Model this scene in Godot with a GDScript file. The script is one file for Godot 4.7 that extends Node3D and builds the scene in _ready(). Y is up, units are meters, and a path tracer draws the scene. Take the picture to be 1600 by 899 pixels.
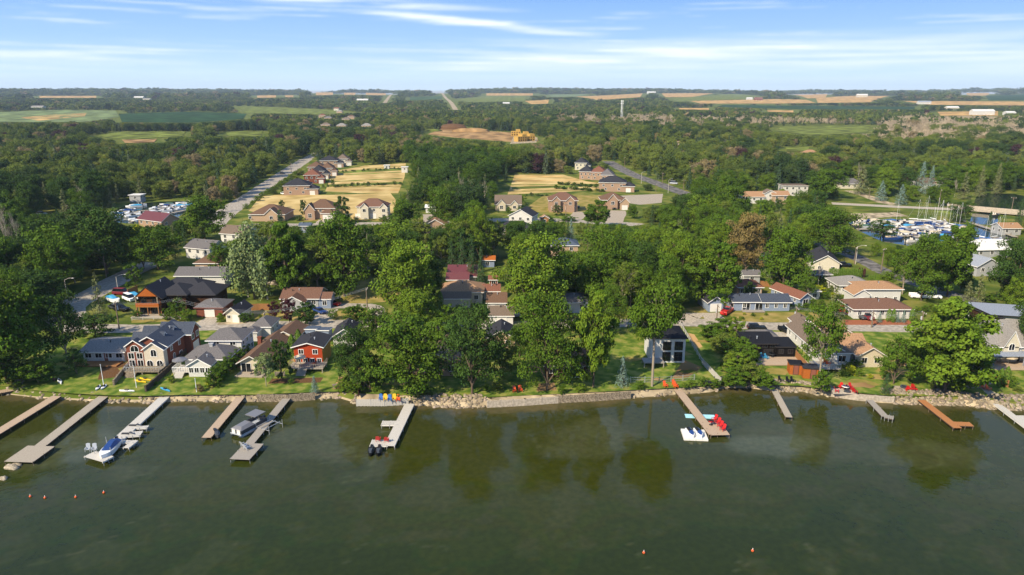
extends Node3D
# A lakeside village seen from the air: docks and boats on a green lake, houses under big trees, fields and low hills behind.
# Units are metres, y is up, the lake lies at y = 0 and the village on flat land at GY.

const GY := 1.2
const EYE := 60.0
var rng := RandomNumberGenerator.new()
var mats := {}
var marks := []        # [where, short phrase] of the houses and other landmarks that labels refer to
var waiting := []      # things whose label names the nearest landmark
var open_land := []    # polygons that trees keep off
var open_boxes := []
var footprints := []   # [where, radius]
var views := {}        # azimuth bin -> [[distance, height]] of open ground and houses that the trees leave free
var names := {}
var shapes := {}

class Mb:
	var v := PackedVector3Array()
	var n := PackedVector3Array()
	var c := PackedColorArray()
	var ix := PackedInt32Array()
	var tint := Color(1, 1, 1)
	func quad(a: Vector3, b: Vector3, cc: Vector3, d: Vector3) -> void:   # counter-clockwise seen from outside
		var nn := (b - a).cross(d - a)
		if nn.length_squared() < 1e-12:
			nn = (cc - b).cross(d - b)
		nn = nn.normalized()
		var k := v.size()
		v.append(a); v.append(b); v.append(cc); v.append(d)
		for i in 4:
			n.append(nn); c.append(tint)
		ix.append_array(PackedInt32Array([k, k + 2, k + 1, k, k + 3, k + 2]))
	func tri(a: Vector3, b: Vector3, cc: Vector3) -> void:
		var nn := (b - a).cross(cc - a).normalized()
		var k := v.size()
		v.append(a); v.append(b); v.append(cc)
		for i in 3:
			n.append(nn); c.append(tint)
		ix.append_array(PackedInt32Array([k, k + 2, k + 1]))
	func box(p: Vector3, s: Vector3, turn := Basis()) -> void:
		var h := s / 2
		var q := []
		for i in 8:
			q.append(p + turn * Vector3(h.x * (1 if i & 1 else -1), h.y * (1 if i & 2 else -1), h.z * (1 if i & 4 else -1)))
		quad(q[4], q[5], q[7], q[6]); quad(q[1], q[0], q[2], q[3])
		quad(q[5], q[1], q[3], q[7]); quad(q[0], q[4], q[6], q[2])
		quad(q[6], q[7], q[3], q[2]); quad(q[0], q[1], q[5], q[4])
	func bar(a: Vector3, b: Vector3, w: float, h: float) -> void:      # a straight bar of rectangular section
		var f := (b - a).normalized()
		var s := f.cross(Vector3.UP)
		s = Vector3.RIGHT if s.length() < 0.01 else s.normalized()
		box((a + b) / 2, Vector3(w, h, a.distance_to(b)), Basis(s, s.cross(f).normalized() if f.dot(Vector3.UP) < 0.99 else Vector3.BACK, -f))
	func tube(pts: Array, radii: Array, sides := 6) -> void:
		var k := v.size()
		for i in pts.size():
			var f: Vector3 = (pts[mini(i + 1, pts.size() - 1)] - pts[maxi(i - 1, 0)]).normalized()
			var s := f.cross(Vector3(0.31, 0.17, 0.93)).normalized()
			var t := s.cross(f)
			for j in sides:
				var a := TAU * j / sides
				var o := s * cos(a) + t * sin(a)
				v.append(pts[i] + o * radii[i]); n.append(o); c.append(tint)
		for i in pts.size() - 1:
			for j in sides:
				var a := k + i * sides + j
				var b := k + i * sides + (j + 1) % sides
				ix.append_array(PackedInt32Array([a, b, a + sides, b, b + sides, a + sides]))
	func loft(rings: Array, closed := true) -> void:                    # rings of equally many points; flat shaded
		for i in rings.size() - 1:
			var a: Array = rings[i]
			var b: Array = rings[i + 1]
			for j in (a.size() if closed else a.size() - 1):
				var k: int = (j + 1) % a.size()
				quad(a[j], a[k], b[k], b[j])
	func fan(ring: Array) -> void:
		for j in range(1, ring.size() - 1):
			tri(ring[0], ring[j], ring[j + 1])
	func blob(p: Vector3, r: Vector3, seed_: int, rough := 0.18, rows := 5, cols := 7) -> void:
		var k := v.size()
		var g := RandomNumberGenerator.new()
		g.seed = seed_
		for i in rows + 1:
			for j in cols:
				var th := PI * i / rows
				var ph := TAU * (j + 0.5 * (i % 2)) / cols
				var d := Vector3(sin(th) * cos(ph), cos(th), sin(th) * sin(ph))
				var w := 1.0 + (g.randf_range(-rough, rough) if i > 0 and i < rows else 0.0)
				v.append(p + d * r * w); n.append((d / r).normalized()); c.append(tint)
		for i in rows:
			for j in cols:
				var a := k + i * cols + j
				var b := k + i * cols + (j + 1) % cols
				ix.append_array(PackedInt32Array([a, a + cols, b, b, a + cols, b + cols]))
	func leaf(p: Vector3, nn: Vector3, s: float, spin: float, col: Color) -> void:
		var a := nn.cross(Vector3(0.2, 0.9, 0.4)).normalized()
		var b := nn.cross(a)
		var e := (a * cos(spin) + b * sin(spin)) * s
		var f := nn.cross(e) * 0.72
		var k := v.size()
		v.append(p - e); v.append(p - f); v.append(p + e); v.append(p + f)
		for i in 4:
			n.append(nn); c.append(col)
		ix.append_array(PackedInt32Array([k, k + 2, k + 1, k, k + 3, k + 2]))
	func into(m: ArrayMesh) -> ArrayMesh:
		if v.is_empty():
			return m
		var a := []
		a.resize(Mesh.ARRAY_MAX)
		a[Mesh.ARRAY_VERTEX] = v; a[Mesh.ARRAY_NORMAL] = n; a[Mesh.ARRAY_COLOR] = c; a[Mesh.ARRAY_INDEX] = ix
		m.add_surface_from_arrays(Mesh.PRIMITIVE_TRIANGLES, a)
		return m
	func mesh() -> ArrayMesh:
		return into(ArrayMesh.new())

# ---------------------------------------------------------------- names, labels, parts
func numbered(called: String) -> String:
	var k: int = names.get(called, 0)
	names[called] = k + 1
	return called if k == 0 else "%s_%03d" % [called, k]

func tag(o: Node, label := "", category := "", group := "", kind := "") -> Node:
	if label: o.set_meta("label", label)
	if category: o.set_meta("category", category)
	if group: o.set_meta("group", group)
	if kind: o.set_meta("kind", kind)
	return o

func thing(called: String, label: String, category: String, at: Vector3, turn := 0.0, group := "") -> Node3D:
	var o := Node3D.new()
	o.name = numbered(called)
	add_child(o)
	o.position = at
	o.rotation.y = turn
	tag(o, label, category, group)
	return o

func part(called: String, shape, material: Material, parent: Node, at := Vector3.ZERO, turn := 0.0) -> MeshInstance3D:
	var o := MeshInstance3D.new()
	o.mesh = shape.mesh() if shape is Mb else shape
	o.name = called if parent != self else numbered(called)
	parent.add_child(o, true)
	o.position = at
	o.rotation.y = turn
	for i in o.mesh.get_surface_count():
		if material: o.set_surface_override_material(i, material)
	return o

func struct(called: String, shape, material: Material) -> MeshInstance3D:
	var o := part(called, shape, material, self)
	tag(o, "", "", "", "structure")
	return o

func mark(where: Vector3, phrase: String) -> void:
	marks.append([Vector2(where.x, where.z), phrase])

func later(o: Node3D, look: String) -> void:      # its label will be <look> <rank> <landmark>
	waiting.append([o, look])

func settle_labels() -> void:
	var ranks := ["nearest", "second nearest", "third nearest", "fourth nearest", "fifth nearest", "sixth nearest", "seventh nearest", "eighth nearest", "ninth nearest", "tenth nearest"]
	var sets := {}
	for w in waiting:
		var p := Vector2(w[0].position.x, w[0].position.z)
		var best := 1e9
		var phrase := ""
		for m in marks:
			var d: float = p.distance_to(m[0])
			if d < best:
				best = d; phrase = m[1]
		var key: String = w[1] + "|" + phrase
		if not sets.has(key): sets[key] = []
		sets[key].append([best, w[0]])
	for key in sets:
		var all: Array = sets[key]
		all.sort_custom(func(a, b): return a[0] < b[0])
		var said: PackedStringArray = key.split("|")
		for i in all.size():
			var rank: String = "beside" if all.size() == 1 else (ranks[i] if i < 10 else "%dth nearest" % (i + 1)) + " to"
			var text := "%s %s %s" % [said[0], rank, said[1]]
			if text.split(" ").size() > 16: print("LONG ", text)
			all[i][1].set_meta("label", text)

# ---------------------------------------------------------------- materials
func noise_texture(freq: float, low: Color, high: Color, octaves := 4, size := 256, mid = null, kind := FastNoiseLite.TYPE_SIMPLEX_SMOOTH) -> NoiseTexture2D:
	var f := FastNoiseLite.new()
	f.noise_type = kind
	f.frequency = freq
	f.fractal_octaves = octaves
	f.seed = 7
	var g := Gradient.new()
	g.set_color(0, low); g.set_color(1, high)
	g.set_offset(0, 0.2); g.set_offset(1, 0.8)
	if mid != null: g.add_point(0.5, mid)
	var t := NoiseTexture2D.new()
	t.width = size; t.height = size; t.seamless = true; t.noise = f; t.color_ramp = g
	return t

var grain: Texture2D
var mottle: Texture2D
var soft: Texture2D
var rough_bump: Texture2D

func mat(called: String, color: Color, roughness := 0.85, texture: Texture2D = null, scale_ := 0.25, metallic := 0.0) -> StandardMaterial3D:
	if mats.has(called):
		return mats[called]
	var m := StandardMaterial3D.new()
	m.resource_name = called
	m.albedo_color = color
	m.roughness = roughness
	m.metallic = metallic
	if roughness > 0.8: m.metallic_specular = 0.12
	if texture:
		m.albedo_texture = texture
		m.uv1_triplanar = true
		m.uv1_world_triplanar = true
		m.uv1_scale = Vector3(scale_, scale_, scale_)
	mats[called] = m
	return m

func h(hex: String) -> Color:
	return Color.html(hex)

func leafy(called: String, color: Color, through := 0.2) -> StandardMaterial3D:
	var m := mat(called, color, 0.75)
	m.vertex_color_use_as_albedo = true
	m.backlight_enabled = true
	m.backlight = Color(through, through, through * 0.5)
	m.metallic_specular = 0.2
	return m

func make_materials() -> void:
	grain = noise_texture(0.09, Color(0.7, 0.7, 0.7), Color(1, 1, 1), 4)
	soft = noise_texture(0.05, Color(0.8, 0.8, 0.8), Color(1, 1, 1), 6)
	mottle = noise_texture(0.02, Color(0.62, 0.62, 0.62), Color(1, 1, 1), 5)
	var grass := noise_texture(0.012, h("45541f"), h("757239"), 6, 512, h("566026"))
	mat("ground", Color(1, 1, 1), 0.95, grass, 0.012)
	mat("lawn", Color(1, 1, 1), 0.95, noise_texture(0.02, h("465c20"), h("827f42"), 6, 512, h("61702b")), 0.03)
	mat("dry_lawn", Color(1, 1, 1), 0.95, noise_texture(0.02, h("6e6a30"), h("978250"), 5, 256, h("84773f")), 0.03)
	mat("gold_field", Color(1, 1, 1), 0.95, noise_texture(0.015, h("9a8452"), h("c0a873"), 5, 256, h("b09762")), 0.012)
	mat("stubble", h("cfa668"), 0.95, mottle, 0.004)
	mat("crop", h("47602f"), 0.95, mottle, 0.004)
	mat("dark_crop", h("33502c"), 0.95, mottle, 0.004)
	mat("meadow", h("78823a"), 0.95, mottle, 0.006)
	mat("pale_crop", h("7d8c5a"), 0.95, mottle, 0.004)
	mat("dirt", h("b08d5f"), 0.95, mottle, 0.007)
	mat("sand", h("bba98b"), 0.95, mottle, 0.04)
	mat("mulch", h("6f5238"), 0.95, grain, 0.2)
	mat("asphalt", h("a89e90"), 0.9, soft, 0.05)
	mat("new_asphalt", h("7b7773"), 0.9, mottle, 0.05)
	mat("concrete", h("b3a796"), 0.85, soft, 0.12)
	mat("pavers", h("b5a794"), 0.85, grain, 0.3)
	mat("dark_stone", h("5d5348"), 0.9, mottle, 0.4)
	mat("red_pavers", h("a8694c"), 0.85, grain, 0.3)
	mat("stone", h("9a8c78"), 0.9, mottle, 0.4)
	mat("rock", h("b5a893"), 0.9, mottle, 0.5)
	for r in [["slate", "4a505c"], ["grey_shingle", "6e6a69"], ["pale_shingle", "8f8a84"], ["dark_shingle", "3b3b40"], ["black_shingle", "26272c"], ["brown_shingle", "6f5747"], ["red_brown_shingle", "75584a"],
			["rust_shingle", "7f5646"], ["tan_shingle", "a68263"], ["taupe_shingle", "77685b"], ["white_roof", "d9d7d2"], ["grey_metal", "969ca6"], ["blue_roof", "56606f"]]:
		mat(r[0], h(r[1]), 0.85, soft, 0.2)
	mat("maroon_metal", h("6a3033"), 0.6, grain, 0.2)
	for w in [["white_siding", "dedbd4"], ["cream_siding", "d8cbb0"], ["pale_cream", "dcd3bd"], ["grey_siding", "b4b5b6"], ["blue_siding", "8e9bb0"], ["red_siding", "b54a2c"], ["ochre_siding", "b08a45"], ["black_siding", "1f1d1d"],
			["brick", "885241"], ["pink_brick", "b2957e"], ["orange_wood", "b4662f"], ["cream_stucco", "d9cdb8"], ["dark_wood", "4a3426"], ["tan_brick", "c0a488"], ["yellow_frame", "cda556"]]:
		mat(w[0], h(w[1]), 0.85, grain, 0.3)
	mat("white", h("e2e0dc"), 0.6)
	mat("off_white", h("cfcbc3"), 0.7)
	mat("glass", h("14181c"), 0.08)
	mat("black", h("161618"), 0.5)
	mat("dark_trim", h("2b2826"), 0.6)
	mat("garage_door", h("d0ccc4"), 0.6)
	mat("brown_door", h("7c4838"), 0.6)
	mat("deck_grey", h("a59c90"), 0.8, grain, 0.6)
	mat("deck_weathered", h("b4a999"), 0.85, grain, 0.6)
	mat("deck_pale", h("d2ccc1"), 0.75, grain, 0.6)
	mat("deck_tan", h("c0a78c"), 0.8, grain, 0.6)
	mat("deck_orange", h("b97c47"), 0.8, grain, 0.6)
	mat("deck_beam", h("54463a"), 0.85, grain, 0.6)
	mat("alu", h("b9bbbd"), 0.4, null, 1.0, 0.6)
	mat("pole_wood", h("8a7a68"), 0.9, grain, 0.4)
	mat("pole_concrete", h("bdb6ab"), 0.85)
	mat("fence_wood", h("a9794f"), 0.85, grain, 0.5)
	mat("fence_grey", h("90857a"), 0.85, grain, 0.5)
	mat("fence_pale", h("c9c4ba"), 0.8, grain, 0.5)
	mat("tyre", h("1c1c1d"), 0.9)
	for p in [["red", "b3201c"], ["blue", "2a62a8"], ["yellow", "e0b21e"], ["orange", "d9581f"], ["navy", "1f3a70"], ["teal", "3f8fb5"], ["sky_blue", "9fd0dd"], ["silver", "a6aab0"], ["dark_grey", "3a3d42"],
			["paint_black", "121316"], ["paint_white", "e6e6e4"], ["maroon", "6e1f26"], ["tan_canvas", "b9a88c"], ["grey_canvas", "6c6a6b"], ["green_canvas", "3f5a44"]]:
		mat(p[0], h(p[1]), 0.35)
	mat("bark", h("6f6152"), 0.95, grain, 0.6)
	mat("pale_bark", h("a59886"), 0.95, grain, 0.6)
	mat("dead_wood", h("a39a90"), 0.95)
	mat("grey_twigs", h("9a9082"), 0.95)
	leafy("leaf_mid", h("4a621b"))
	leafy("leaf_bright", h("5d7321"))
	leafy("leaf_dark", h("395020"))
	leafy("leaf_olive", h("5d6b2b"))
	leafy("leaf_lime", h("94991f"))
	leafy("leaf_brown", h("786942"))
	leafy("leaf_pale", h("78865a"))
	leafy("needle_dark", h("3c5534"), 0.25)
	leafy("needle_blue", h("6f8583"), 0.25)
	leafy("needle_olive", h("6d7350"), 0.25)
	leafy("cedar_green", h("587229"), 0.3)
	leafy("purple_leaf", h("46202b"), 0.3)
	leafy("wood_tint", Color(1, 1, 1), 0.2)

func M(called: String) -> StandardMaterial3D:
	return mats[called]

# ---------------------------------------------------------------- land
func smooth(a: float, b: float, x: float) -> float:
	var t := clampf((x - a) / (b - a), 0, 1)
	return t * t * (3 - 2 * t)

func land(x: float, z: float) -> float:
	var d := sqrt(x * x + z * z)
	var t := smooth(1300, 7000, d)
	var y := GY + 44 * t * (1 - 0.35 * smooth(8000, 11500, d))
	y += smooth(4200, 6800, d) * (8 * sin(x * 0.0016 + 0.5) + 5 * sin(x * 0.0041 + z * 0.0007))
	return y + smooth(1500, 4000, d) * (4 * sin(x * 0.0011 + 1.3) + 3.5 * sin(z * 0.0016 + x * 0.0004) + 2.5 * sin(x * 0.0029 + z * 0.002 + 0.7))

func watch(x: float, z: float, y: float) -> void:      # trees must not hide this point of open ground or wall
	var b := int(floor(atan2(x, -z) / 0.004))
	for k in [b - 1, b, b + 1]:
		if not views.has(k): views[k] = []
		views[k].append([sqrt(x * x + z * z), y])

func room_for(x: float, z: float, r: float, want: float) -> float:   # how tall a tree may grow here before it hides something that is in open view
	var d := sqrt(x * x + z * z)
	var a := atan2(x, -z)
	var g := land(x, z)
	var most := want
	var w := int(ceil((r * 0.8 / d) / 0.004))
	var b := int(floor(a / 0.004))
	for k in range(b - w, b + w + 1):
		if views.has(k):
			for q in views[k]:
				if q[0] > d + 0.5:
					var slope: float = (q[1] - EYE) / q[0]
					most = minf(most, EYE + slope * d - g)
	return most

func sheet(called: String, poly: Array, material: String, lift: float, keep := true, seen := true, kind := "structure") -> void:
	var pts := PackedVector2Array(poly)
	if keep: 
		open_land.append(pts)
		var bb := Rect2(pts[0], Vector2.ZERO)
		for p in pts: bb = bb.expand(p)
		open_boxes.append(bb)
	var far := absf(pts[0].y) > 1200
	var ids := Geometry2D.triangulate_polygon(pts)
	var mb := Mb.new()
	var todo := []
	for i in range(0, ids.size(), 3):
		todo.append([pts[ids[i]], pts[ids[i + 1]], pts[ids[i + 2]]])
	while todo.size():
		var t: Array = todo.pop_back()
		var l := [t[0].distance_to(t[1]), t[1].distance_to(t[2]), t[2].distance_to(t[0])]
		var m: int = l.find(l.max())
		if far and l[m] > 60:
			var half: Vector2 = (t[m] + t[(m + 1) % 3]) / 2
			todo.append([t[m], half, t[(m + 2) % 3]])
			todo.append([half, t[(m + 1) % 3], t[(m + 2) % 3]])
			continue
		var q := []
		for p in t: q.append(Vector3(p.x, land(p.x, p.y) + lift, p.y))
		if (q[1] - q[0]).cross(q[2] - q[0]).y < 0:
			mb.tri(q[0], q[2], q[1])
		else:
			mb.tri(q[0], q[1], q[2])
	struct(called, mb, M(material))
	if seen:
		var bb2 := Rect2(pts[0], Vector2.ZERO)
		for p in pts: bb2 = bb2.expand(p)
		var step := maxf(4.0, sqrt(bb2.get_area()) / 14)
		var x := bb2.position.x
		while x < bb2.end.x:
			var z := bb2.position.y
			while z < bb2.end.y:
				if Geometry2D.is_point_in_polygon(Vector2(x, z), pts): watch(x, z, land(x, z))
				z += step
			x += step
		for i in pts.size():
			for k in 4:
				var p := pts[i].lerp(pts[(i + 1) % pts.size()], k / 4.0)
				watch(p.x, p.y, land(p.x, p.y))

func ribbon(called: String, line: Array, width: float, material: String, lift: float, seen := true) -> void:
	var mb := Mb.new()
	var pts := []
	for i in line.size() - 1:                         # rounded with a spline
		var a: Vector2 = line[maxi(i - 1, 0)]
		var d: Vector2 = line[mini(i + 2, line.size() - 1)]
		var steps := clampi(int(line[i].distance_to(line[i + 1]) / 5), 2, 60)
		for k in steps:
			pts.append(line[i].cubic_interpolate(line[i + 1], a, d, float(k) / steps))
	pts.append(line[-1])
	var left := []
	var right := []
	for i in pts.size():
		var f: Vector2 = (pts[mini(i + 1, pts.size() - 1)] - pts[maxi(i - 1, 0)]).normalized()
		var s := Vector2(-f.y, f.x) * (width / 2 + 0.25 * sin(i * 1.7))
		left.append(pts[i] - s); right.append(pts[i] + s)
		if seen: watch(pts[i].x, pts[i].y, land(pts[i].x, pts[i].y))
	for i in pts.size() - 1:
		var q := []
		for p in [left[i], right[i], right[i + 1], left[i + 1]]: q.append(Vector3(p.x, land(p.x, p.y) + lift, p.y))
		mb.quad(q[0], q[1], q[2], q[3]) if (q[1] - q[0]).cross(q[3] - q[0]).y > 0 else mb.quad(q[3], q[2], q[1], q[0])
	struct(called, mb, M(material))
	left.reverse()
	var area := PackedVector2Array(right + left)
	open_land.append(area)
	var bb := Rect2(area[0], Vector2.ZERO)
	for p in area: bb = bb.expand(p)
	open_boxes.append(bb)

func is_open(p: Vector2, margin: float) -> bool:
	for i in open_land.size():
		if open_boxes[i].grow(margin).has_point(p):
			if Geometry2D.is_point_in_polygon(p, open_land[i]): return true
			if margin > 0:
				for k in 8:
					if Geometry2D.is_point_in_polygon(p + Vector2.from_angle(k * TAU / 8) * margin, open_land[i]): return true
	for f in footprints:
		if p.distance_squared_to(f[0]) < (f[1] + margin) * (f[1] + margin): return true
	return false

# ---------------------------------------------------------------- houses
func bk(x: float, z: float, w: float, d: float, hh: float, roof: String, rise: float, wall: String, top: String, wins := "", oh := 0.45, y0 := 0.0) -> Dictionary:
	return {"x": x, "z": z, "w": w, "d": d, "h": hh, "roof": roof, "rise": rise, "wall": wall, "top": top, "wins": wins, "oh": oh, "y0": y0}

func slab(top: Mb, edge: Mb, q: Array, t: float) -> void:
	top.quad(q[0], q[1], q[2], q[3])
	var d := Vector3(0, -t, 0)
	for i in 4:
		var j: int = (i + 1) % 4
		edge.quad(q[i] + d, q[j] + d, q[j], q[i])
	edge.quad(q[3] + d, q[2] + d, q[1] + d, q[0] + d)

func add_block(o: Node3D, b: Dictionary, trim: String) -> void:
	var w: float = b.w / 2
	var d: float = b.d / 2
	var y0: float = b.y0
	var y1: float = b.y0 + b.h
	var rise: float = b.rise
	var at := Vector3(b.x, 0, b.z)
	var wall := Mb.new()
	var hs := [y1, y1, y1, y1]                           # front left, front right, back right, back left
	match b.roof:
		"shed_f": hs = [y1, y1, y1 + rise, y1 + rise]
		"shed_b": hs = [y1 + rise, y1 + rise, y1, y1]
		"shed_l": hs = [y1, y1 + rise, y1 + rise, y1]
		"shed_r": hs = [y1 + rise, y1, y1, y1 + rise]
	var cx := [-w, w, w, -w]
	var cz := [d, d, -d, -d]
	for i in 4:
		var j: int = (i + 1) % 4
		wall.quad(Vector3(cx[i], y0, cz[i]), Vector3(cx[j], y0, cz[j]), Vector3(cx[j], hs[j], cz[j]), Vector3(cx[i], hs[i], cz[i]))
	if b.roof == "gz":
		wall.tri(Vector3(-w, y1, d), Vector3(w, y1, d), Vector3(0, y1 + rise, d))
		wall.tri(Vector3(w, y1, -d), Vector3(-w, y1, -d), Vector3(0, y1 + rise, -d))
	elif b.roof == "gx":
		wall.tri(Vector3(w, y1, d), Vector3(w, y1, -d), Vector3(w, y1 + rise, 0))
		wall.tri(Vector3(-w, y1, -d), Vector3(-w, y1, d), Vector3(-w, y1 + rise, 0))
	part("wall", wall, M(b.wall), o, at)
	var top := Mb.new()
	var edge := Mb.new()
	var oh: float = b.oh
	var t := 0.22
	var lift := 0.03 + t
	match b.roof:
		"gz":
			var e := y1 - rise * oh / w + lift
			var r := y1 + rise + lift
			slab(top, edge, [Vector3(-w - oh, e, d + oh), Vector3(0, r, d + oh), Vector3(0, r, -d - oh), Vector3(-w - oh, e, -d - oh)], t)
			slab(top, edge, [Vector3(0.002, r, d + oh), Vector3(w + oh, e, d + oh), Vector3(w + oh, e, -d - oh), Vector3(0.002, r, -d - oh)], t)
		"gx":
			var e := y1 - rise * oh / d + lift
			var r := y1 + rise + lift
			slab(top, edge, [Vector3(-w - oh, e, d + oh), Vector3(w + oh, e, d + oh), Vector3(w + oh, r, 0), Vector3(-w - oh, r, 0)], t)
			slab(top, edge, [Vector3(-w - oh, r, -0.002), Vector3(w + oh, r, -0.002), Vector3(w + oh, e, -d - oh), Vector3(-w - oh, e, -d - oh)], t)
		"hip":
			var e := y1 + lift - 0.1
			var r := y1 + rise + lift
			var W := w + oh
			var D := d + oh
			var rx := maxf(W - D, 0.01)
			var rz := maxf(D - W, 0.01)
			var a := [Vector3(-W, e, D), Vector3(W, e, D), Vector3(W, e, -D), Vector3(-W, e, -D)]
			var p := [Vector3(-rx, r, rz), Vector3(rx, r, rz), Vector3(rx, r, -rz), Vector3(-rx, r, -rz)]
			for i in 4:
				var j: int = (i + 1) % 4
				top.quad(a[i], a[j], p[j], p[i])
				edge.quad(a[i] - Vector3(0, t, 0), a[j] - Vector3(0, t, 0), a[j], a[i])
			edge.quad(a[3] - Vector3(0, t, 0), a[2] - Vector3(0, t, 0), a[1] - Vector3(0, t, 0), a[0] - Vector3(0, t, 0))
		"flat":
			slab(top, edge, [Vector3(-w - oh, y1 + lift, d + oh), Vector3(w + oh, y1 + lift, d + oh), Vector3(w + oh, y1 + lift, -d - oh), Vector3(-w - oh, y1 + lift, -d - oh)], t)
		_:
			var fx := [-w - oh, w + oh, w + oh, -w - oh]
			var fz := [d + oh, d + oh, -d - oh, -d - oh]
			var q := []
			var gx: float = (hs[1] - hs[0]) / b.w
			var gz: float = (hs[0] - hs[3]) / b.d
			for i in 4:
				q.append(Vector3(fx[i], y1 + rise / 2 + lift + gx * fx[i] + gz * fz[i], fz[i]))
			slab(top, edge, q, t)
	var rm := ArrayMesh.new()
	top.into(rm)
	edge.into(rm)
	var roof := part("roof", rm, null, o, at)
	roof.set_surface_override_material(0, M(b.top))
	roof.set_surface_override_material(1, M(trim))
	for word in b.wins.split(" ", false):
		add_opening(o, b, word, trim)

# An opening is written as <kind><face><how many>@<height>/<width>x<height>:<shift>; kinds w window, a arched window, d door, g garage door, s sliding glass door; faces f b l r.
func add_opening(o: Node3D, b: Dictionary, word: String, trim: String) -> void:
	var kind := word[0]
	var face := word[1]
	var rest := word.substr(2)
	var shift := 0.0
	if ":" in rest:
		shift = float(rest.get_slice(":", 1)); rest = rest.get_slice(":", 0)
	var size := Vector2(1.1, 1.2)
	if kind == "d": size = Vector2(0.95, 2.05)
	if kind == "g": size = Vector2(2.7, 2.2)
	if kind == "s": size = Vector2(2.0, 2.1)
	if "/" in rest:
		var s := rest.get_slice("/", 1)
		size = Vector2(float(s.get_slice("x", 0)), float(s.get_slice("x", 1))); rest = rest.get_slice("/", 0)
	var mid := size.y / 2 + 0.08
	if "@" in rest:
		mid = float(rest.get_slice("@", 1)); rest = rest.get_slice("@", 0)
	var count := maxi(int(rest), 1)
	var along: float = b.w if face in "fb" else b.d
	var turn: float = {"f": 0.0, "r": PI / 2, "b": PI, "l": -PI / 2}[face]
	var out: float = (b.d if face in "fb" else b.w) / 2
	for i in count:
		var u: float = shift + (0.0 if count == 1 else (float(i) + 0.5) / count * along - along / 2)
		var p := Vector3(b.x, b.y0 + mid, b.z) + Basis(Vector3.UP, turn) * Vector3(u, 0, out)
		opening(o, kind, size, p, turn, trim)

func opening(o: Node3D, kind: String, s: Vector2, p: Vector3, turn: float, trim: String) -> void:
	var called: String = {"w": "window", "a": "window", "d": "door", "g": "garage_door", "s": "sliding_door"}[kind]
	var key := "%s%.2f,%.2f" % [kind, s.x, s.y]
	if not shapes.has(key):
		var fr := Mb.new()
		var pane := Mb.new()
		var t := 0.09
		var x := s.x / 2
		var y := s.y / 2
		if kind == "a":
			var ring := []
			var inner := []
			for i in 9:
				var an := PI * i / 8
				ring.append(Vector3(cos(an) * (x + t), sin(an) * (x + t) + y - x, 0.07))
				inner.append(Vector3(cos(an) * x, sin(an) * x + y - x, 0.07))
			for i in 8:
				fr.quad(inner[i], ring[i], ring[i + 1], inner[i + 1])
				fr.quad(ring[i], ring[i] - Vector3(0, 0, 0.1), ring[i + 1] - Vector3(0, 0, 0.1), ring[i + 1])
			fr.box(Vector3(-x - t / 2, -x / 2, 0.02), Vector3(t, s.y - x, 0.1)); fr.box(Vector3(x + t / 2, -x / 2, 0.02), Vector3(t, s.y - x, 0.1))
			fr.box(Vector3(0, -y - t / 2, 0.02), Vector3(s.x + 2 * t, t, 0.1)); fr.box(Vector3(0, 0, 0.035), Vector3(0.06, s.y - 0.02, 0.05))
			var glass := [Vector3(-x, -y, 0.03), Vector3(x, -y, 0.03)]
			for q in inner: glass.append(Vector3(q.x, q.y, 0.03))
			pane.fan(glass)
		else:
			for sx in [-1, 1]: fr.box(Vector3(sx * (x + t / 2), 0, 0.02), Vector3(t, s.y + 2 * t, 0.1))
			for sy in [-1, 1]: fr.box(Vector3(0, sy * (y + t / 2), 0.02), Vector3(s.x, t, 0.1))
			if kind == "w" or kind == "s": fr.box(Vector3(0, 0, 0.035), Vector3(0.06, s.y, 0.05))
			if kind == "w" and s.y > 1.6: fr.box(Vector3(0, 0, 0.036), Vector3(s.x, 0.06, 0.05))
			pane.box(Vector3(0, 0, 0.005), Vector3(s.x, s.y, 0.06))
			if kind == "g":
				for k in 3: pane.box(Vector3(0, -y + s.y * (k + 1) / 4, 0.04), Vector3(s.x, 0.04, 0.02))
		shapes[key] = [fr.mesh(), pane.mesh()]
	var f := part(called, shapes[key][0], M(trim if trim != "dark_trim" or kind != "w" else "dark_trim"), o, p, turn)
	var pane_mat := "glass"
	if kind == "g": pane_mat = "garage_door"
	if kind == "d": pane_mat = "brown_door"
	part("pane" if kind in "was" else "panel", shapes[key][1], M(pane_mat), f)

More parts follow.
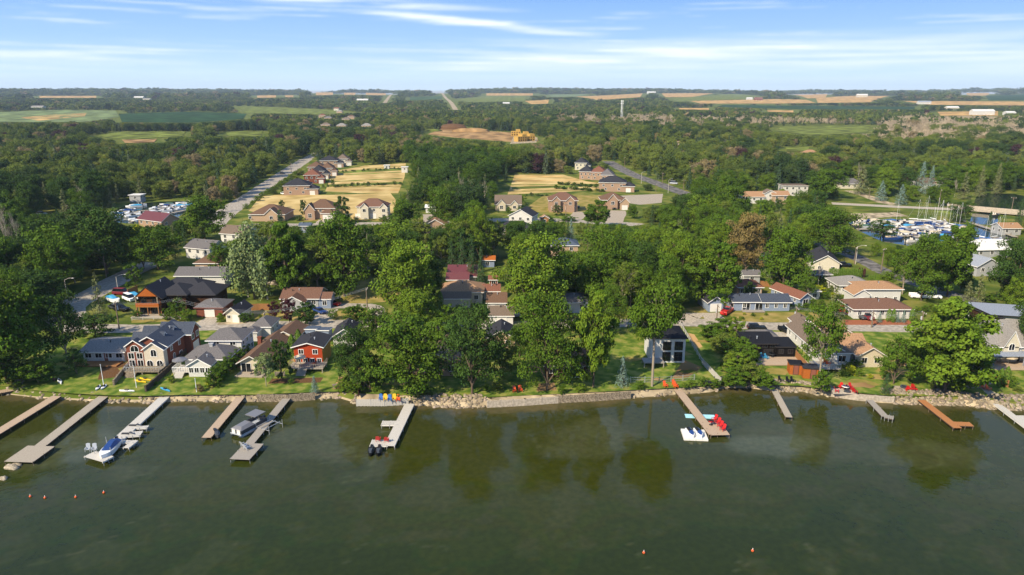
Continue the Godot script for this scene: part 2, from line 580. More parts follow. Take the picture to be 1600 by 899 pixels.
func house(called: String, label: String, short: String, at: Vector2, turn: float, blocks: Array, trim := "white", seen := true, category := "house") -> Node3D:
	var o := thing(called, label, category, Vector3(at.x, land(at.x, at.y), at.y), deg_to_rad(turn))
	var bas := Basis(Vector3.UP, deg_to_rad(turn))
	for b in blocks:
		add_block(o, b, trim)
		var ctr := o.position + bas * Vector3(b.x, 0, b.z)
		footprints.append([Vector2(ctr.x, ctr.z), maxf(b.w, b.d) * 0.5 + 0.5])
		if maxf(b.w, b.d) > 1.5 * minf(b.w, b.d):
			for s in [-0.3, 0.3]:
				var e := o.position + bas * Vector3(b.x + (b.w * s if b.w > b.d else 0.0), 0, b.z + (b.d * s if b.d > b.w else 0.0))
				footprints.append([Vector2(e.x, e.z), minf(b.w, b.d) * 0.5 + 1])
		if seen:
			for s in [-0.35, 0, 0.35]:
				for k in [[0.5, 0.7], [0.0, 1.0]]:
					var q := o.position + bas * Vector3(b.x + b.w * s, 0, b.z + b.d * k[0])
					watch(q.x, q.z, o.position.y + b.y0 + b.h * k[1])
	if short: mark(o.position + bas * Vector3(0, 0, -3), short)
	if at.y > -300 and category in ["house", "garage"]:        # vent pipes on the near roofs
		var b: Dictionary = blocks[0]
		var roof: Node = o.get_node("roof")
		for i in 2:
			var v := Mb.new()
			v.tube([Vector3(0, -0.3, 0), Vector3(0, 0.35, 0)], [0.09, 0.09], 6)
			v.box(Vector3(0, 0.38, 0), Vector3(0.28, 0.08, 0.28))
			var u := rng.randf_range(-0.3, 0.3)
			var t := rng.randf_range(0.15, 0.4)
			var rise: float = b.rise
			var y: float = b.h + b.y0 + 0.35
			var p := Vector3(u * b.w, y, t * b.d * 0.5)
			match b.roof:
				"gx": p.y += rise * (1 - t)
				"gz": p = Vector3((0.5 if i else -0.5) * t * b.w, y + rise * (1 - t), u * b.d)
				"hip": p = Vector3(0, y + rise * (1 - t), t * minf(b.w, b.d) * 0.5)
				_: p.y += rise * 0.6
			part("vent", v, M("silver" if i else "dark_trim"), roof, p)
	return o

func chimney(o: Node3D, p: Vector3, s := Vector3(0.8, 1.6, 0.8), m := "brick") -> void:
	var roof: Node = o.get_node("roof")
	var mb := Mb.new()
	mb.box(Vector3(0, s.y / 2, 0), s); mb.box(Vector3(0, s.y + 0.06, 0), Vector3(s.x + 0.16, 0.12, s.z + 0.16))
	var c := part("chimney", mb, M(m), roof)
	c.position = p - roof.position

func platform(o: Node3D, called: String, x: float, z: float, w: float, d: float, hh: float, m: String, rail := "", y0 := 0.0) -> void:   # a deck or terrace of a house
	var mb := Mb.new()
	mb.box(Vector3(0, hh - 0.1, 0), Vector3(w, 0.2, d))
	if hh > 0.35 and y0 == 0.0:
		for sx in [-0.47, 0, 0.47]:
			for sz in [-0.45, 0.45]: mb.box(Vector3(w * sx, (hh - 0.2) / 2, d * sz), Vector3(0.16, hh - 0.2, 0.16))
	var p := part(called, mb, M(m), o, Vector3(x, y0, z))
	if rail:
		var r := Mb.new()
		for sx in [-0.5, 0.5]: r.bar(Vector3(w * sx, hh + 0.95, -d / 2), Vector3(w * sx, hh + 0.95, d / 2), 0.08, 0.08)
		r.bar(Vector3(-w / 2, hh + 0.952, d / 2), Vector3(w / 2, hh + 0.952, d / 2), 0.08, 0.08)
		var k := int(w / 0.5)
		for i in k + 1: r.box(Vector3(-w / 2 + w * i / k, hh + 0.46, d / 2), Vector3(0.06, 0.9, 0.06))
		k = int(d / 0.5)
		for i in k:
			for sx in [-0.5, 0.5]: r.box(Vector3(w * sx, hh + 0.46, -d / 2 + d * i / k), Vector3(0.06, 0.9, 0.06))
		part("railing", r, M(rail), p)

func stairs(o: Node3D, x: float, z: float, w: float, top: float, m: String) -> void:
	var n := int(ceil(top / 0.19))
	var mb := Mb.new()
	for i in n: mb.box(Vector3(0, top - (i + 1) * top / (n + 1) - 0.06, i * 0.28 + 0.14), Vector3(w, 0.12, 0.3))
	part("steps", mb, M(m), o, Vector3(x, 0, z))

# ---------------------------------------------------------------- docks and boats
# legs: [from, to, width] in world x and z
func dock(label: String, short: String, legs: Array, wood: String, top := 0.75) -> Node3D:
	var a: Vector2 = legs[0][0]
	var o := thing("dock", label, "dock", Vector3(a.x, 0, a.y), 0.0, "docks along the shore")
	var li := 0
	for l in legs:
		var p: Vector2 = l[0] - a
		var q: Vector2 = l[1] - a
		var f := (q - p).normalized()
		var s := Vector2(-f.y, f.x)
		var length := p.distance_to(q)
		var w: float = l[2]
		var boards := Mb.new()
		var n := int(length / 0.3)
		var bas := Basis(Vector3(s.x, 0, s.y), Vector3.UP, Vector3(-f.x, 0, -f.y))
		for i in n:
			var c := p + f * (i + 0.5) * length / n
			boards.tint = Color.WHITE * rng.randf_range(0.82, 1.0)
			boards.box(Vector3(c.x, top - 0.03 - li * 0.006 + rng.randf_range(-0.006, 0.006), c.y), Vector3(w, 0.05, length / n - 0.03), bas)
		var bo := part("deck_boards", boards, M(wood), o)
		bo.set_meta("kind", "stuff")
		for e in [-1, 1]:
			var fr := Mb.new()
			var off: Vector2 = s * e * (w / 2 - 0.06)
			fr.bar(Vector3(p.x + off.x, top - 0.17, p.y + off.y), Vector3(q.x + off.x, top - 0.17, q.y + off.y), 0.1, 0.2)
			part("side_beam", fr, M("deck_beam" if wood != "deck_pale" else "off_white"), o)
		var k := maxi(2, int(length / 3.2))
		for i in k + 1:
			for e in [-1, 1]:
				var c: Vector2 = p + f * (length - 0.3) * i / k + f * 0.15 + s * e * (w / 2 - 0.02)
				var po := Mb.new()
				po.tube([Vector3(0, -1.6, 0), Vector3(0, top + 0.1, 0)], [0.05, 0.05], 6)
				part("post", po, M("alu" if wood in ["deck_pale", "deck_grey"] else "pole_wood"), o, Vector3(c.x, 0, c.y))
		li += 1
	mark(o.position, short)
	return o

func hull_shape(length: float, beam: float, depth: float, pointed := 0.75) -> Mb:   # bow towards +z
	var rings := []
	var n := 9
	for i in n:
		var t := float(i) / (n - 1)
		var k := t * 2 - 1
		var wide := beam / 2 * (1.0 if k < 0 else pow(1 - pow(k, 2.4), pointed)) * (0.9 + 0.1 * t)
		wide = maxf(wide, 0.02)
		var z := (t - 0.5) * length
		var sheer := depth + 0.25 * t * t * depth
		var keel := 0.35 * depth * maxf(0, k) * maxf(0, k) - 0.25
		rings.append([Vector3(-wide, sheer, z), Vector3(-wide * 0.86, keel + 0.25 * depth, z), Vector3(0, keel, z), Vector3(wide * 0.86, keel + 0.25 * depth, z), Vector3(wide, sheer, z)])
	var mb := Mb.new()
	for i in n - 1:
		for j in 4: mb.quad(rings[i][j], rings[i][j + 1], rings[i + 1][j + 1], rings[i + 1][j])
		mb.quad(rings[i][4], rings[i][0], rings[i + 1][0], rings[i + 1][4])
	mb.fan([rings[0][4], rings[0][3], rings[0][2], rings[0][1], rings[0][0]])
	return mb

func motorboat(label: String, at: Vector3, turn: float, length: float, cover: String, group := "", hull_mat := "paint_white") -> Node3D:
	var o := thing("motorboat", label, "boat", at, turn, group)
	var b := length * 0.36
	part("hull", hull_shape(length, b, 0.85), M(hull_mat), o)
	if cover:
		var c := Mb.new()
		var rings := []
		for i in 6:
			var t := i / 5.0
			var z := -length * 0.46 + t * length * 0.66
			var w := b * 0.47 * (1.0 - 0.25 * t * t)
			var hh := 0.9 + 0.55 * sin(PI * clampf(t * 0.9 + 0.12, 0, 1))
			rings.append([Vector3(-w, 0.9 + 0.15 * t, z), Vector3(-w * 0.5, hh + 0.08, z), Vector3(w * 0.5, hh + 0.08, z), Vector3(w, 0.9 + 0.15 * t, z)])
		for i in 5:
			for j in 3: c.quad(rings[i][j + 1], rings[i][j], rings[i + 1][j], rings[i + 1][j + 1])
		c.quad(rings[0][0], rings[0][1], rings[0][2], rings[0][3])
		c.quad(rings[5][3], rings[5][2], rings[5][1], rings[5][0])
		part("canvas_cover", c, M(cover), o)
	else:
		var d := Mb.new()
		d.box(Vector3(0, 0.92, -length * 0.12), Vector3(b * 0.72, 0.06, length * 0.5))
		part("cockpit_floor", d, M("tan_canvas"), o)
		var w := Mb.new()
		w.quad(Vector3(-b * 0.42, 0.95, length * 0.1), Vector3(b * 0.42, 0.95, length * 0.1), Vector3(b * 0.34, 1.5, length * 0.02), Vector3(-b * 0.34, 1.5, length * 0.02))
		for s in [-1, 1]: w.quad(Vector3(s * b * 0.42, 0.95, length * 0.1), Vector3(s * b * 0.34, 1.5, length * 0.02), Vector3(s * b * 0.34, 1.45, -length * 0.08), Vector3(s * b * 0.42, 0.95, -length * 0.1))
		part("windshield", w, M("glass"), o)
		var st := Mb.new()
		for s in [-0.22, 0.22]:
			st.box(Vector3(b * s, 1.15, -length * 0.08), Vector3(0.5, 0.4, 0.5)); st.box(Vector3(b * s, 1.45, -length * 0.08 - 0.25), Vector3(0.5, 0.5, 0.12))
		part("seat", st, M("off_white"), o)
	var m := Mb.new()
	m.box(Vector3(0, 1.05, -length * 0.53), Vector3(0.4, 0.55, 0.5)); m.box(Vector3(0, 0.4, -length * 0.55), Vector3(0.16, 1.1, 0.25))
	part("outboard_motor", m, M("paint_black"), o)
	return o

func sailboat(at: Vector3, turn: float, length: float, mast: float, cover: String, group: String, hull := "off_white") -> Node3D:
	var o := thing("sailboat", "", "sailboat", at, turn, group)
	part("hull", hull_shape(length, length * 0.31, 1.05, 0.6), M(hull), o)
	var c := Mb.new()
	var w := length * 0.1
	c.loft([[Vector3(-w, 1.1, -length * 0.12), Vector3(w, 1.1, -length * 0.12), Vector3(w * 0.6, 1.1, length * 0.26), Vector3(-w * 0.6, 1.1, length * 0.26)],
		[Vector3(-w * 0.85, 1.6, -length * 0.12), Vector3(w * 0.85, 1.6, -length * 0.12), Vector3(w * 0.5, 1.45, length * 0.22), Vector3(-w * 0.5, 1.45, length * 0.22)]])
	c.quad(Vector3(-w * 0.85, 1.6, -length * 0.12), Vector3(w * 0.85, 1.6, -length * 0.12), Vector3(w * 0.5, 1.45, length * 0.22), Vector3(-w * 0.5, 1.45, length * 0.22))
	part("cabin", c, M("deck_grey"), o)
	var m := Mb.new()
	m.tube([Vector3(0, 1.0, length * 0.1), Vector3(0, mast, length * 0.1)], [0.04, 0.028], 6)
	part("mast", m, M("paint_white"), o)
	var bo := Mb.new()
	bo.tube([Vector3(0, 2.0, length * 0.1), Vector3(0, 2.0, -length * 0.35)], [0.22, 0.14], 6)
	part("furled_sail", bo, M(cover), o)
	var st := Mb.new()
	st.tube([Vector3(0, mast, length * 0.1), Vector3(0, 1.2, length * 0.5)], [0.025, 0.025], 3)
	st.tube([Vector3(0, mast, length * 0.1), Vector3(0, 1.1, -length * 0.5)], [0.025, 0.025], 3)
	part("stay", st, M("alu"), o)
	return o

func jet_ski(label: String, at: Vector3, turn: float, color: String) -> Node3D:
	var o := thing("jet_ski", label, "jet ski", at, turn, "jet skis by the docks")
	part("hull", hull_shape(3.1, 1.15, 0.5), M(color), o)
	var s := Mb.new()
	s.loft([[Vector3(-0.3, 0.5, -1.4), Vector3(0.3, 0.5, -1.4), Vector3(0.28, 0.55, 0.3), Vector3(-0.28, 0.55, 0.3)], [Vector3(-0.18, 0.85, -1.3), Vector3(0.18, 0.85, -1.3), Vector3(0.16, 0.92, 0.2), Vector3(-0.16, 0.92, 0.2)]])
	s.quad(Vector3(-0.18, 0.85, -1.3), Vector3(0.18, 0.85, -1.3), Vector3(0.16, 0.92, 0.2), Vector3(-0.16, 0.92, 0.2))
	part("saddle", s, M("black"), o)
	var k := Mb.new()
	k.loft([[Vector3(-0.42, 0.55, 0.2), Vector3(0.42, 0.55, 0.2), Vector3(0.2, 0.6, 1.35), Vector3(-0.2, 0.6, 1.35)], [Vector3(-0.3, 1.0, 0.3), Vector3(0.3, 1.0, 0.3), Vector3(0.12, 0.75, 1.1), Vector3(-0.12, 0.75, 1.1)]])
	k.quad(Vector3(-0.3, 1.0, 0.3), Vector3(0.3, 1.0, 0.3), Vector3(0.12, 0.75, 1.1), Vector3(-0.12, 0.75, 1.1))
	part("cowl", k, M("dark_grey" if color != "paint_white" else "navy"), o)
	var hb := Mb.new()
	hb.bar(Vector3(-0.38, 1.08, 0.25), Vector3(0.38, 1.08, 0.25), 0.07, 0.07)
	part("handlebar", hb, M("black"), o)
	return o

# ---------------------------------------------------------------- cars
func car(look: String, at: Vector2, turn: float, kind: String, paint: String) -> Node3D:
	var o := thing({"pickup": "pickup_truck", "van": "parked_van"}.get(kind, "parked_car"), "", "car" if kind in ["sedan", "suv"] else kind, Vector3(at.x, land(at.x, at.y) + 0.05, at.y), turn, "cars parked by the houses")
	if not shapes.has("car_" + kind):
		var L: float = {"sedan": 4.6, "suv": 4.7, "pickup": 5.6, "van": 5.2}[kind]
		var W := 1.85
		var hood: float = {"sedan": 0.85, "suv": 1.05, "pickup": 1.1, "van": 1.15}[kind]
		var top: float = {"sedan": 1.42, "suv": 1.72, "pickup": 1.85, "van": 2.1}[kind]
		var b := Mb.new()
		var ring := func(y: float, in_: float, z0: float, z1: float) -> Array: return [Vector3(-W / 2 + in_, y, z1), Vector3(W / 2 - in_, y, z1), Vector3(W / 2 - in_, y, z0), Vector3(-W / 2 + in_, y, z0)]
		var rs := [ring.call(0.28, 0.08, -L / 2 + 0.1, L / 2 - 0.1), ring.call(0.55, 0.0, -L / 2, L / 2), ring.call(hood - 0.1, 0.02, -L / 2 + 0.03, L / 2 - 0.05), ring.call(hood, 0.12, -L / 2 + 0.1, L / 2 - 0.25)]
		b.loft(rs)
		b.quad(rs[3][0], rs[3][1], rs[3][2], rs[3][3])
		var z0: float = {"sedan": -L * 0.4, "suv": -L * 0.47, "pickup": -L * 0.08, "van": -L * 0.48}[kind]
		var z1: float = {"sedan": L * 0.2, "suv": L * 0.22, "pickup": L * 0.27, "van": L * 0.34}[kind]
		var g := Mb.new()
		var lo: Array = ring.call(hood, 0.13, z0, z1)
		var hi: Array = ring.call(top - 0.06, 0.3, z0 + (0.7 if kind == "sedan" else 0.25), z1 - 0.75)
		g.loft([lo, hi])
		var r := Mb.new()
		var hi2: Array = ring.call(top, 0.36, z0 + (0.76 if kind == "sedan" else 0.3), z1 - 0.82)
		r.loft([hi, hi2])
		r.quad(hi2[0], hi2[1], hi2[2], hi2[3])
		if kind == "pickup":
			b.box(Vector3(-W / 2 + 0.12, hood + 0.12, -L * 0.29), Vector3(0.1, 0.3, L * 0.4)); b.box(Vector3(W / 2 - 0.12, hood + 0.12, -L * 0.29), Vector3(0.1, 0.3, L * 0.4))
		var wh := Mb.new()
		wh.tube([Vector3(-0.11, 0, 0), Vector3(-0.1, 0, 0), Vector3(0.1, 0, 0), Vector3(0.11, 0, 0)], [0.1, 0.34, 0.34, 0.1], 10)
		var li := Mb.new()
		li.box(Vector3(0, 0, 0), Vector3(0.35, 0.16, 0.08))
		shapes["car_" + kind] = [b.mesh(), g.mesh(), r.mesh(), wh.mesh(), li.mesh(), L, W, hood]
	var s: Array = shapes["car_" + kind]
	part("body", s[0], M(paint), o); part("windows", s[1], M("glass"), o); part("roof", s[2], M(paint), o)
	for x in [-1, 1]:
		for z in [-0.31, 0.32]: part("wheel", s[3], M("tyre"), o, Vector3(x * (s[6] / 2 - 0.12), 0.34, z * s[5]))
		part("headlight", s[4], M("alu"), o, Vector3(x * 0.62, s[7] - 0.25, s[5] / 2 - 0.02))
		part("tail_light", s[4], M("red"), o, Vector3(x * 0.66, s[7] - 0.2, -s[5] / 2 + 0.02))
	later(o, look)
	return o

# ---------------------------------------------------------------- street and garden things
func utility_pole(at: Vector2, hh: float, turn: float, arm := true, can := false, look := "weathered wooden utility pole") -> Node3D:
	var o := thing("utility_pole", "", "utility pole", Vector3(at.x, land(at.x, at.y), at.y), turn, "utility poles along the streets")
	var p := Mb.new()
	p.tube([Vector3(0, -0.3, 0), Vector3(0, hh * 0.5, 0), Vector3(0, hh, 0)], [0.19, 0.16, 0.12], 7)
	part("pole", p, M("pole_wood"), o)
	if arm:
		var a := Mb.new()
		a.box(Vector3(0, hh - 0.5, 0.16), Vector3(2.2, 0.14, 0.12))
		var am := part("crossarm", a, M("pole_wood"), o)
		for x in [-0.95, 0.0, 0.95]:
			var i := Mb.new()
			i.tube([Vector3(0, 0, 0), Vector3(0, 0.3, 0)], [0.07, 0.05], 6)
			part("insulator", i, M("off_white"), am, Vector3(x, hh - 0.43, 0.16))
	if can:
		var c := Mb.new()
		c.tube([Vector3(0.42, hh - 2.4, 0), Vector3(0.42, hh - 2.39, 0), Vector3(0.42, hh - 1.4, 0), Vector3(0.42, hh - 1.39, 0)], [0.02, 0.3, 0.3, 0.02], 8)
		part("transformer", c, M("silver"), o)
	later(o, look)
	return o

func street_lamp(at: Vector2, hh: float, turn: float, look := "pale concrete street lamp") -> Node3D:
	var o := thing("street_lamp", "", "street lamp", Vector3(at.x, land(at.x, at.y), at.y), turn, "street lamps along the roads")
	var p := Mb.new()
	p.tube([Vector3(0, 0, 0), Vector3(0, hh, 0)], [0.11, 0.07], 6)
	part("pole", p, M("pole_concrete"), o)
	var a := Mb.new()
	a.tube([Vector3(0, hh - 0.2, 0), Vector3(1.2, hh + 0.4, 0), Vector3(2.2, hh + 0.45, 0)], [0.06, 0.05, 0.05], 5)
	part("arm", a, M("pole_concrete"), o)
	var l := Mb.new()
	l.box(Vector3(2.45, hh + 0.42, 0), Vector3(0.6, 0.12, 0.26))
	part("lamp_head", l, M("off_white"), o)
	later(o, look)
	return o

func fence(label: String, line: Array, hh: float, m: String, style := "board", category := "fence", base := GY) -> Node3D:
	var a: Vector2 = line[0]
	var o := thing("fence" if category == "fence" else category.replace(" ", "_"), label, category, Vector3(a.x, base, a.y))
	for k in line.size() - 1:
		var p: Vector2 = line[k] - a
		var q: Vector2 = line[k + 1] - a
		var length := p.distance_to(q)
		var n := maxi(1, int(length / 2.4))
		var turn := -atan2(q.y - p.y, q.x - p.x)
		for i in n:
			var c := p.lerp(q, (i + 0.5) / n)
			var s := Mb.new()
			var w := length / n
			match style:
				"board":
					for j in 8: s.box(Vector3((j - 3.5) * w / 8, hh / 2 + 0.04 * (j % 2), 0), Vector3(w / 8 - 0.025, hh, 0.05))
				"wall":
					s.box(Vector3(0, hh / 2, 0), Vector3(w - 0.03, hh, 0.3))
				"rail":
					for y in [0.35, 0.7, 0.98]: s.box(Vector3(0, hh * y, 0), Vector3(w, 0.1, 0.05))
				"wire":
					for y in [0.1, 0.5, 0.97]: s.box(Vector3(0, hh * y, 0), Vector3(w, 0.045, 0.045))
					for j in 7: s.box(Vector3((j - 3) * w / 7, hh / 2, 0), Vector3(0.015, hh, 0.015))
			part("panel", s, M(m), o, Vector3(c.x, 0, c.y), turn)
		for i in n + 1:
			var c := p.lerp(q, float(i) / n)
			var s := Mb.new()
			s.box(Vector3(0, hh / 2 + 0.05, 0), Vector3(0.13 if style != "wall" else 0.36, hh + 0.1, 0.13 if style != "wall" else 0.36))
			part("post", s, M(m), o, Vector3(c.x, 0, c.y), turn)
	return o

func garden_chair(look: String, at: Vector3, turn: float, m: String, group: String) -> void:
	var o := thing("garden_chair", "", "chair", at, turn, group)
	if not shapes.has("chair"):
		var s := Mb.new()
		for i in 5: s.box(Vector3(0, 0.36 - 0.02 * (4 - i), -0.26 + i * 0.13), Vector3(0.6, 0.03, 0.12))
		var b := Mb.new()
		for i in 5: b.box(Vector3(-0.26 + i * 0.13, 0.72, -0.48), Vector3(0.12, 0.85 + 0.08 * (2 - absi(i - 2)), 0.03), Basis(Vector3.RIGHT, -0.35))
		var a := Mb.new()
		a.box(Vector3(0, 0.56, 0), Vector3(0.13, 0.03, 0.75))
		var l := Mb.new()
		l.box(Vector3(0, 0.28, 0), Vector3(0.06, 0.56, 0.08))
		shapes["chair"] = [s.mesh(), b.mesh(), a.mesh(), l.mesh()]
	var c: Array = shapes["chair"]
	part("seat", c[0], M(m), o); part("backrest", c[1], M(m), o)
	for x in [-0.36, 0.36]:
		part("armrest", c[2], M(m), o, Vector3(x, 0, 0))
		for z in [-0.33, 0.3]: part("leg", c[3], M(m), o, Vector3(x * 0.98, 0, z))
	later(o, look)

func patio_table(look: String, at: Vector3, m: String, top_r := 0.7) -> void:
	var o := thing("patio_table", "", "table", at, 0.0)
	var t := Mb.new()
	t.tube([Vector3(0, 0.7, 0), Vector3(0, 0.7, 0), Vector3(0, 0.75, 0), Vector3(0, 0.75, 0)], [0.01, top_r, top_r, 0.01], 12)
	part("tabletop", t, M(m), o)
	var l := Mb.new()
	l.tube([Vector3(0, 0, 0), Vector3(0, 0.04, 0), Vector3(0, 0.06, 0), Vector3(0, 0.7, 0)], [0.35, 0.35, 0.06, 0.06], 8)
	part("pedestal", l, M("dark_grey"), o)
	later(o, look)

func fire_pit(label: String, at: Vector3, r := 0.7, m := "stone") -> void:
	var o := thing("fire_pit", label, "fire pit", at)
	for i in 12:
		var s := Mb.new()
		s.box(Vector3(0, 0.18, r), Vector3(r * 0.5, 0.36, 0.25))
		part("stone_block", s, M(m), o, Vector3.ZERO, TAU * i / 12)
	var a := Mb.new()
	a.tube([Vector3(0, 0.1, 0), Vector3(0, 0.12, 0)], [r - 0.1, 0.01], 12)
	part("ash_bed", a, M("black"), o)

func kayak(label: String, at: Vector3, turn: float, m: String, length := 3.2) -> void:
	var o := thing("kayak", label, "kayak", at, turn)
	var rings := []
	for i in 9:
		var k := i / 4.0 - 1.0
		var w := maxf(0.02, 0.36 * (1 - k * k))
		rings.append([Vector3(-w, 0.22 + 0.08 * k * k, k * length / 2), Vector3(-w * 0.6, 0.02, k * length / 2), Vector3(w * 0.6, 0.02, k * length / 2), Vector3(w, 0.22 + 0.08 * k * k, k * length / 2), Vector3(0, 0.34, k * length / 2)])
	var b := Mb.new()
	for i in 8:
		for j in 5: b.quad(rings[i][j], rings[i][(j + 1) % 5], rings[i + 1][(j + 1) % 5], rings[i + 1][j])
	part("hull", b, M(m), o)
	var c := Mb.new()
	c.tube([Vector3(0, 0.36, -0.4), Vector3(0, 0.365, 0.35)], [0.2, 0.2], 8)
	part("cockpit", c, M("black"), o)

func parasol(label: String, at: Vector3, m: String, r := 1.5) -> void:
	var o := thing("parasol", label, "parasol", at)
	var p := Mb.new()
	p.tube([Vector3(0, 0, 0), Vector3(0, 2.6, 0)], [0.04, 0.03], 6)
	part("pole", p, M("alu"), o)
	var c := Mb.new()
	for i in 8:
		var a := Vector3(cos(TAU * i / 8) * r, 2.1, sin(TAU * i / 8) * r)
		var b := Vector3(cos(TAU * (i + 1) / 8) * r, 2.1, sin(TAU * (i + 1) / 8) * r)
		c.tri(b, a, Vector3(0, 2.65, 0))
		c.quad(a, b, b - Vector3(0, 0.2, 0), a - Vector3(0, 0.2, 0))
	part("canopy", c, M(m), o)

# ---------------------------------------------------------------- trees
func leaf_tint(g: RandomNumberGenerator, spread := 0.3) -> Color:
	var b := 1.0 + g.randf_range(-spread, spread)
	return Color(b * g.randf_range(0.9, 1.1), b, b * g.randf_range(0.75, 1.05))

# A crown of unit height 1 and unit radius 0.5 grown from leaf puffs at the ends of limbs. Returns [crown, trunk].
func broadleaf(seed_: int, puffs: int, leaves: int, size: float, low := 0.22, slim := 1.0, droop := 0.0, gaps := 0.0) -> Array:
	var g := RandomNumberGenerator.new()
	g.seed = seed_
	var crown := Mb.new()
	var wood := Mb.new()
	var lean := Vector3(g.randf_range(-0.03, 0.03), 0, g.randf_range(-0.03, 0.03))
	wood.tube([Vector3(0, -0.02, 0), Vector3(0, low, 0) + lean * 0.4, Vector3(0, 0.55, 0) + lean, Vector3(0, 0.85, 0) + lean * 1.6], [0.022, 0.017, 0.01, 0.003], 7)
	var lobes := []
	var count := g.randi_range(8, 10)
	for i in count:                                    # a few big lobes make the outline uneven
		var a := TAU * i * 0.382 + g.randf_range(-0.25, 0.25)
		var y := lerpf(low + 0.14, 0.84, (i + g.randf_range(0.0, 0.8)) / count)
		var r := g.randf_range(0.2, 0.33) * sqrt(maxf(0.1, 1.0 - pow((y - 0.48) / 0.5, 2)))
		lobes.append([Vector3(cos(a) * r, y, sin(a) * r), g.randf_range(0.14, 0.2)])
	lobes.append([Vector3(lean.x, 0.82, lean.z), g.randf_range(0.13, 0.17)])
	lobes.append([Vector3(0, 0.55, 0), 0.22])
	for l in lobes:
		wood.tube([Vector3(0, low + 0.6 * maxf(0, l[0].y - low - 0.2), 0) + lean * 0.5, l[0] * Vector3(0.5, 0.85, 0.5), l[0] * Vector3(1, 1, 1)], [0.012, 0.008, 0.003], 5)
	var fine := g.randf_range(0.8, 1.22)
	var puffy := g.randf_range(0.82, 1.2)
	var reach := 0.0
	var roof := 0.0
	for i in puffs:
		var l: Array = lobes[i % lobes.size()]
		var d := Vector3(g.randfn(), g.randfn(), g.randfn()).normalized()
		d.y = d.y * 0.9 + 0.1
		var p: Vector3 = l[0] + d * l[1] * g.randf_range(0.7, 1.08)
		if p.y < low + 0.05: p.y = low + g.randf_range(0.05, 0.11)
		if g.randf() < gaps: continue
		p.x *= slim; p.z *= slim
		var pr := g.randf_range(0.055, 0.1) * puffy
		var shade := leaf_tint(g, 0.28)
		wood.tube([(p * Vector3(0.45, 0.9, 0.45)), p], [0.004, 0.0015], 3)
		reach += Vector2(p.x, p.z).length()
		roof = maxf(roof, p.y + pr * 0.6)
		for k in leaves:
			var o := Vector3(g.randfn(), g.randfn() * 0.8, g.randfn()).normalized()
			var q: Vector3 = p + o * pr * Vector3(1.15, 0.75 + droop, 1.15) * g.randf_range(0.55, 1.1)
			if droop > 0: q.y -= droop * 0.12 * g.randf()
			var nn := (o * 0.8 + Vector3(0, 0.35, 0) + Vector3(g.randfn(), g.randfn(), g.randfn()) * 0.4).normalized()
			crown.leaf(q, nn, size * fine * g.randf_range(0.6, 1.35), g.randf() * TAU, shade * leaf_tint(g, 0.2))
	# bring the crown to its unit width and height
	var radii := []
	for q in crown.v: radii.append(Vector2(q.x, q.z).length())
	radii.sort()
	var k := 0.5 / float(radii[int(radii.size() * 0.97)])
	for m in [crown, wood]:
		for i in m.v.size():
			m.v[i] = Vector3(m.v[i].x * (k if m == crown or m.v[i].y > low else lerpf(1.0, k, clampf(m.v[i].y / low, 0, 1))), m.v[i].y / roof, m.v[i].z * (k if m == crown or m.v[i].y > low else lerpf(1.0, k, clampf(m.v[i].y / low, 0, 1))))
	return [crown.mesh(), wood.mesh()]

func conifer(seed_: int, tiers: int, sprays: int, size: float, loose := 0.0) -> Array:
	var g := RandomNumberGenerator.new()
	g.seed = seed_
	var crown := Mb.new()
	var wood := Mb.new()
	wood.tube([Vector3(0, -0.02, 0), Vector3(0, 0.5, 0), Vector3(0, 0.98, 0)], [0.02, 0.012, 0.002], 6)
	for i in tiers:
		var t := (i + 0.5) / tiers
		var y := 0.06 + 0.93 * t
		var r := 0.5 * pow(1 - t, 0.85) * g.randf_range(0.82, 1.1) + 0.02
		var arms := maxi(4, int(9 * (1 - t)) + 3)
		for k in arms:
			if g.randf() < loose: continue
			var a := TAU * (k + g.randf()) / arms
			var d := Vector3(cos(a), 0, sin(a))
			var rr := r * g.randf_range(0.7, 1.1)
			var tip := Vector3(0, y - 0.1 * rr, 0) + d * rr
			wood.tube([Vector3(0, y, 0), tip], [0.004, 0.001], 3)
			var shade := leaf_tint(g, 0.2)
			for s in sprays:
				var f := sqrt(g.randf())
				var q := Vector3(0, y, 0).lerp(tip, f) + Vector3(g.randfn(), g.randfn() * 0.5, g.randfn()) * 0.022 * (1 + 2 * f * rr)
				var nn := (Vector3(0, 0.75, 0) + d * 0.5 + Vector3(g.randfn(), g.randfn(), g.randfn()) * 0.35).normalized()
				crown.leaf(q, nn, size * g.randf_range(0.7, 1.3), g.randf() * TAU, shade * leaf_tint(g, 0.2))
	return [crown.mesh(), wood.mesh()]

func column_tree(seed_: int, leaves: int, size: float) -> Array:     # a cedar or poplar: a dense flame
	var g := RandomNumberGenerator.new()
	g.seed = seed_
	var crown := Mb.new()
	var wood := Mb.new()
	wood.tube([Vector3(0, -0.02, 0), Vector3(0, 0.9, 0)], [0.03, 0.004], 5)
	for i in leaves:
		var t := pow(g.randf(), 0.8)
		var a := g.randf() * TAU
		var r := 0.5 * pow(sin(PI * clampf(0.12 + 0.88 * t, 0, 1)), 0.6) * (1.0 + 0.12 * sin(a * 3 + t * 9 + seed_)) * g.randf_range(0.75, 1.05)
		var o := Vector3(cos(a), 0, sin(a))
		var nn := (o + Vector3(0, 0.4, 0) + Vector3(g.randfn(), g.randfn(), g.randfn()) * 0.35).normalized()
		crown.leaf(Vector3(0, 0.03 + 0.97 * t, 0) + o * r, nn, size * g.randf_range(0.7, 1.3), g.randf() * TAU, leaf_tint(g, 0.3))
	return [crown.mesh(), wood.mesh()]

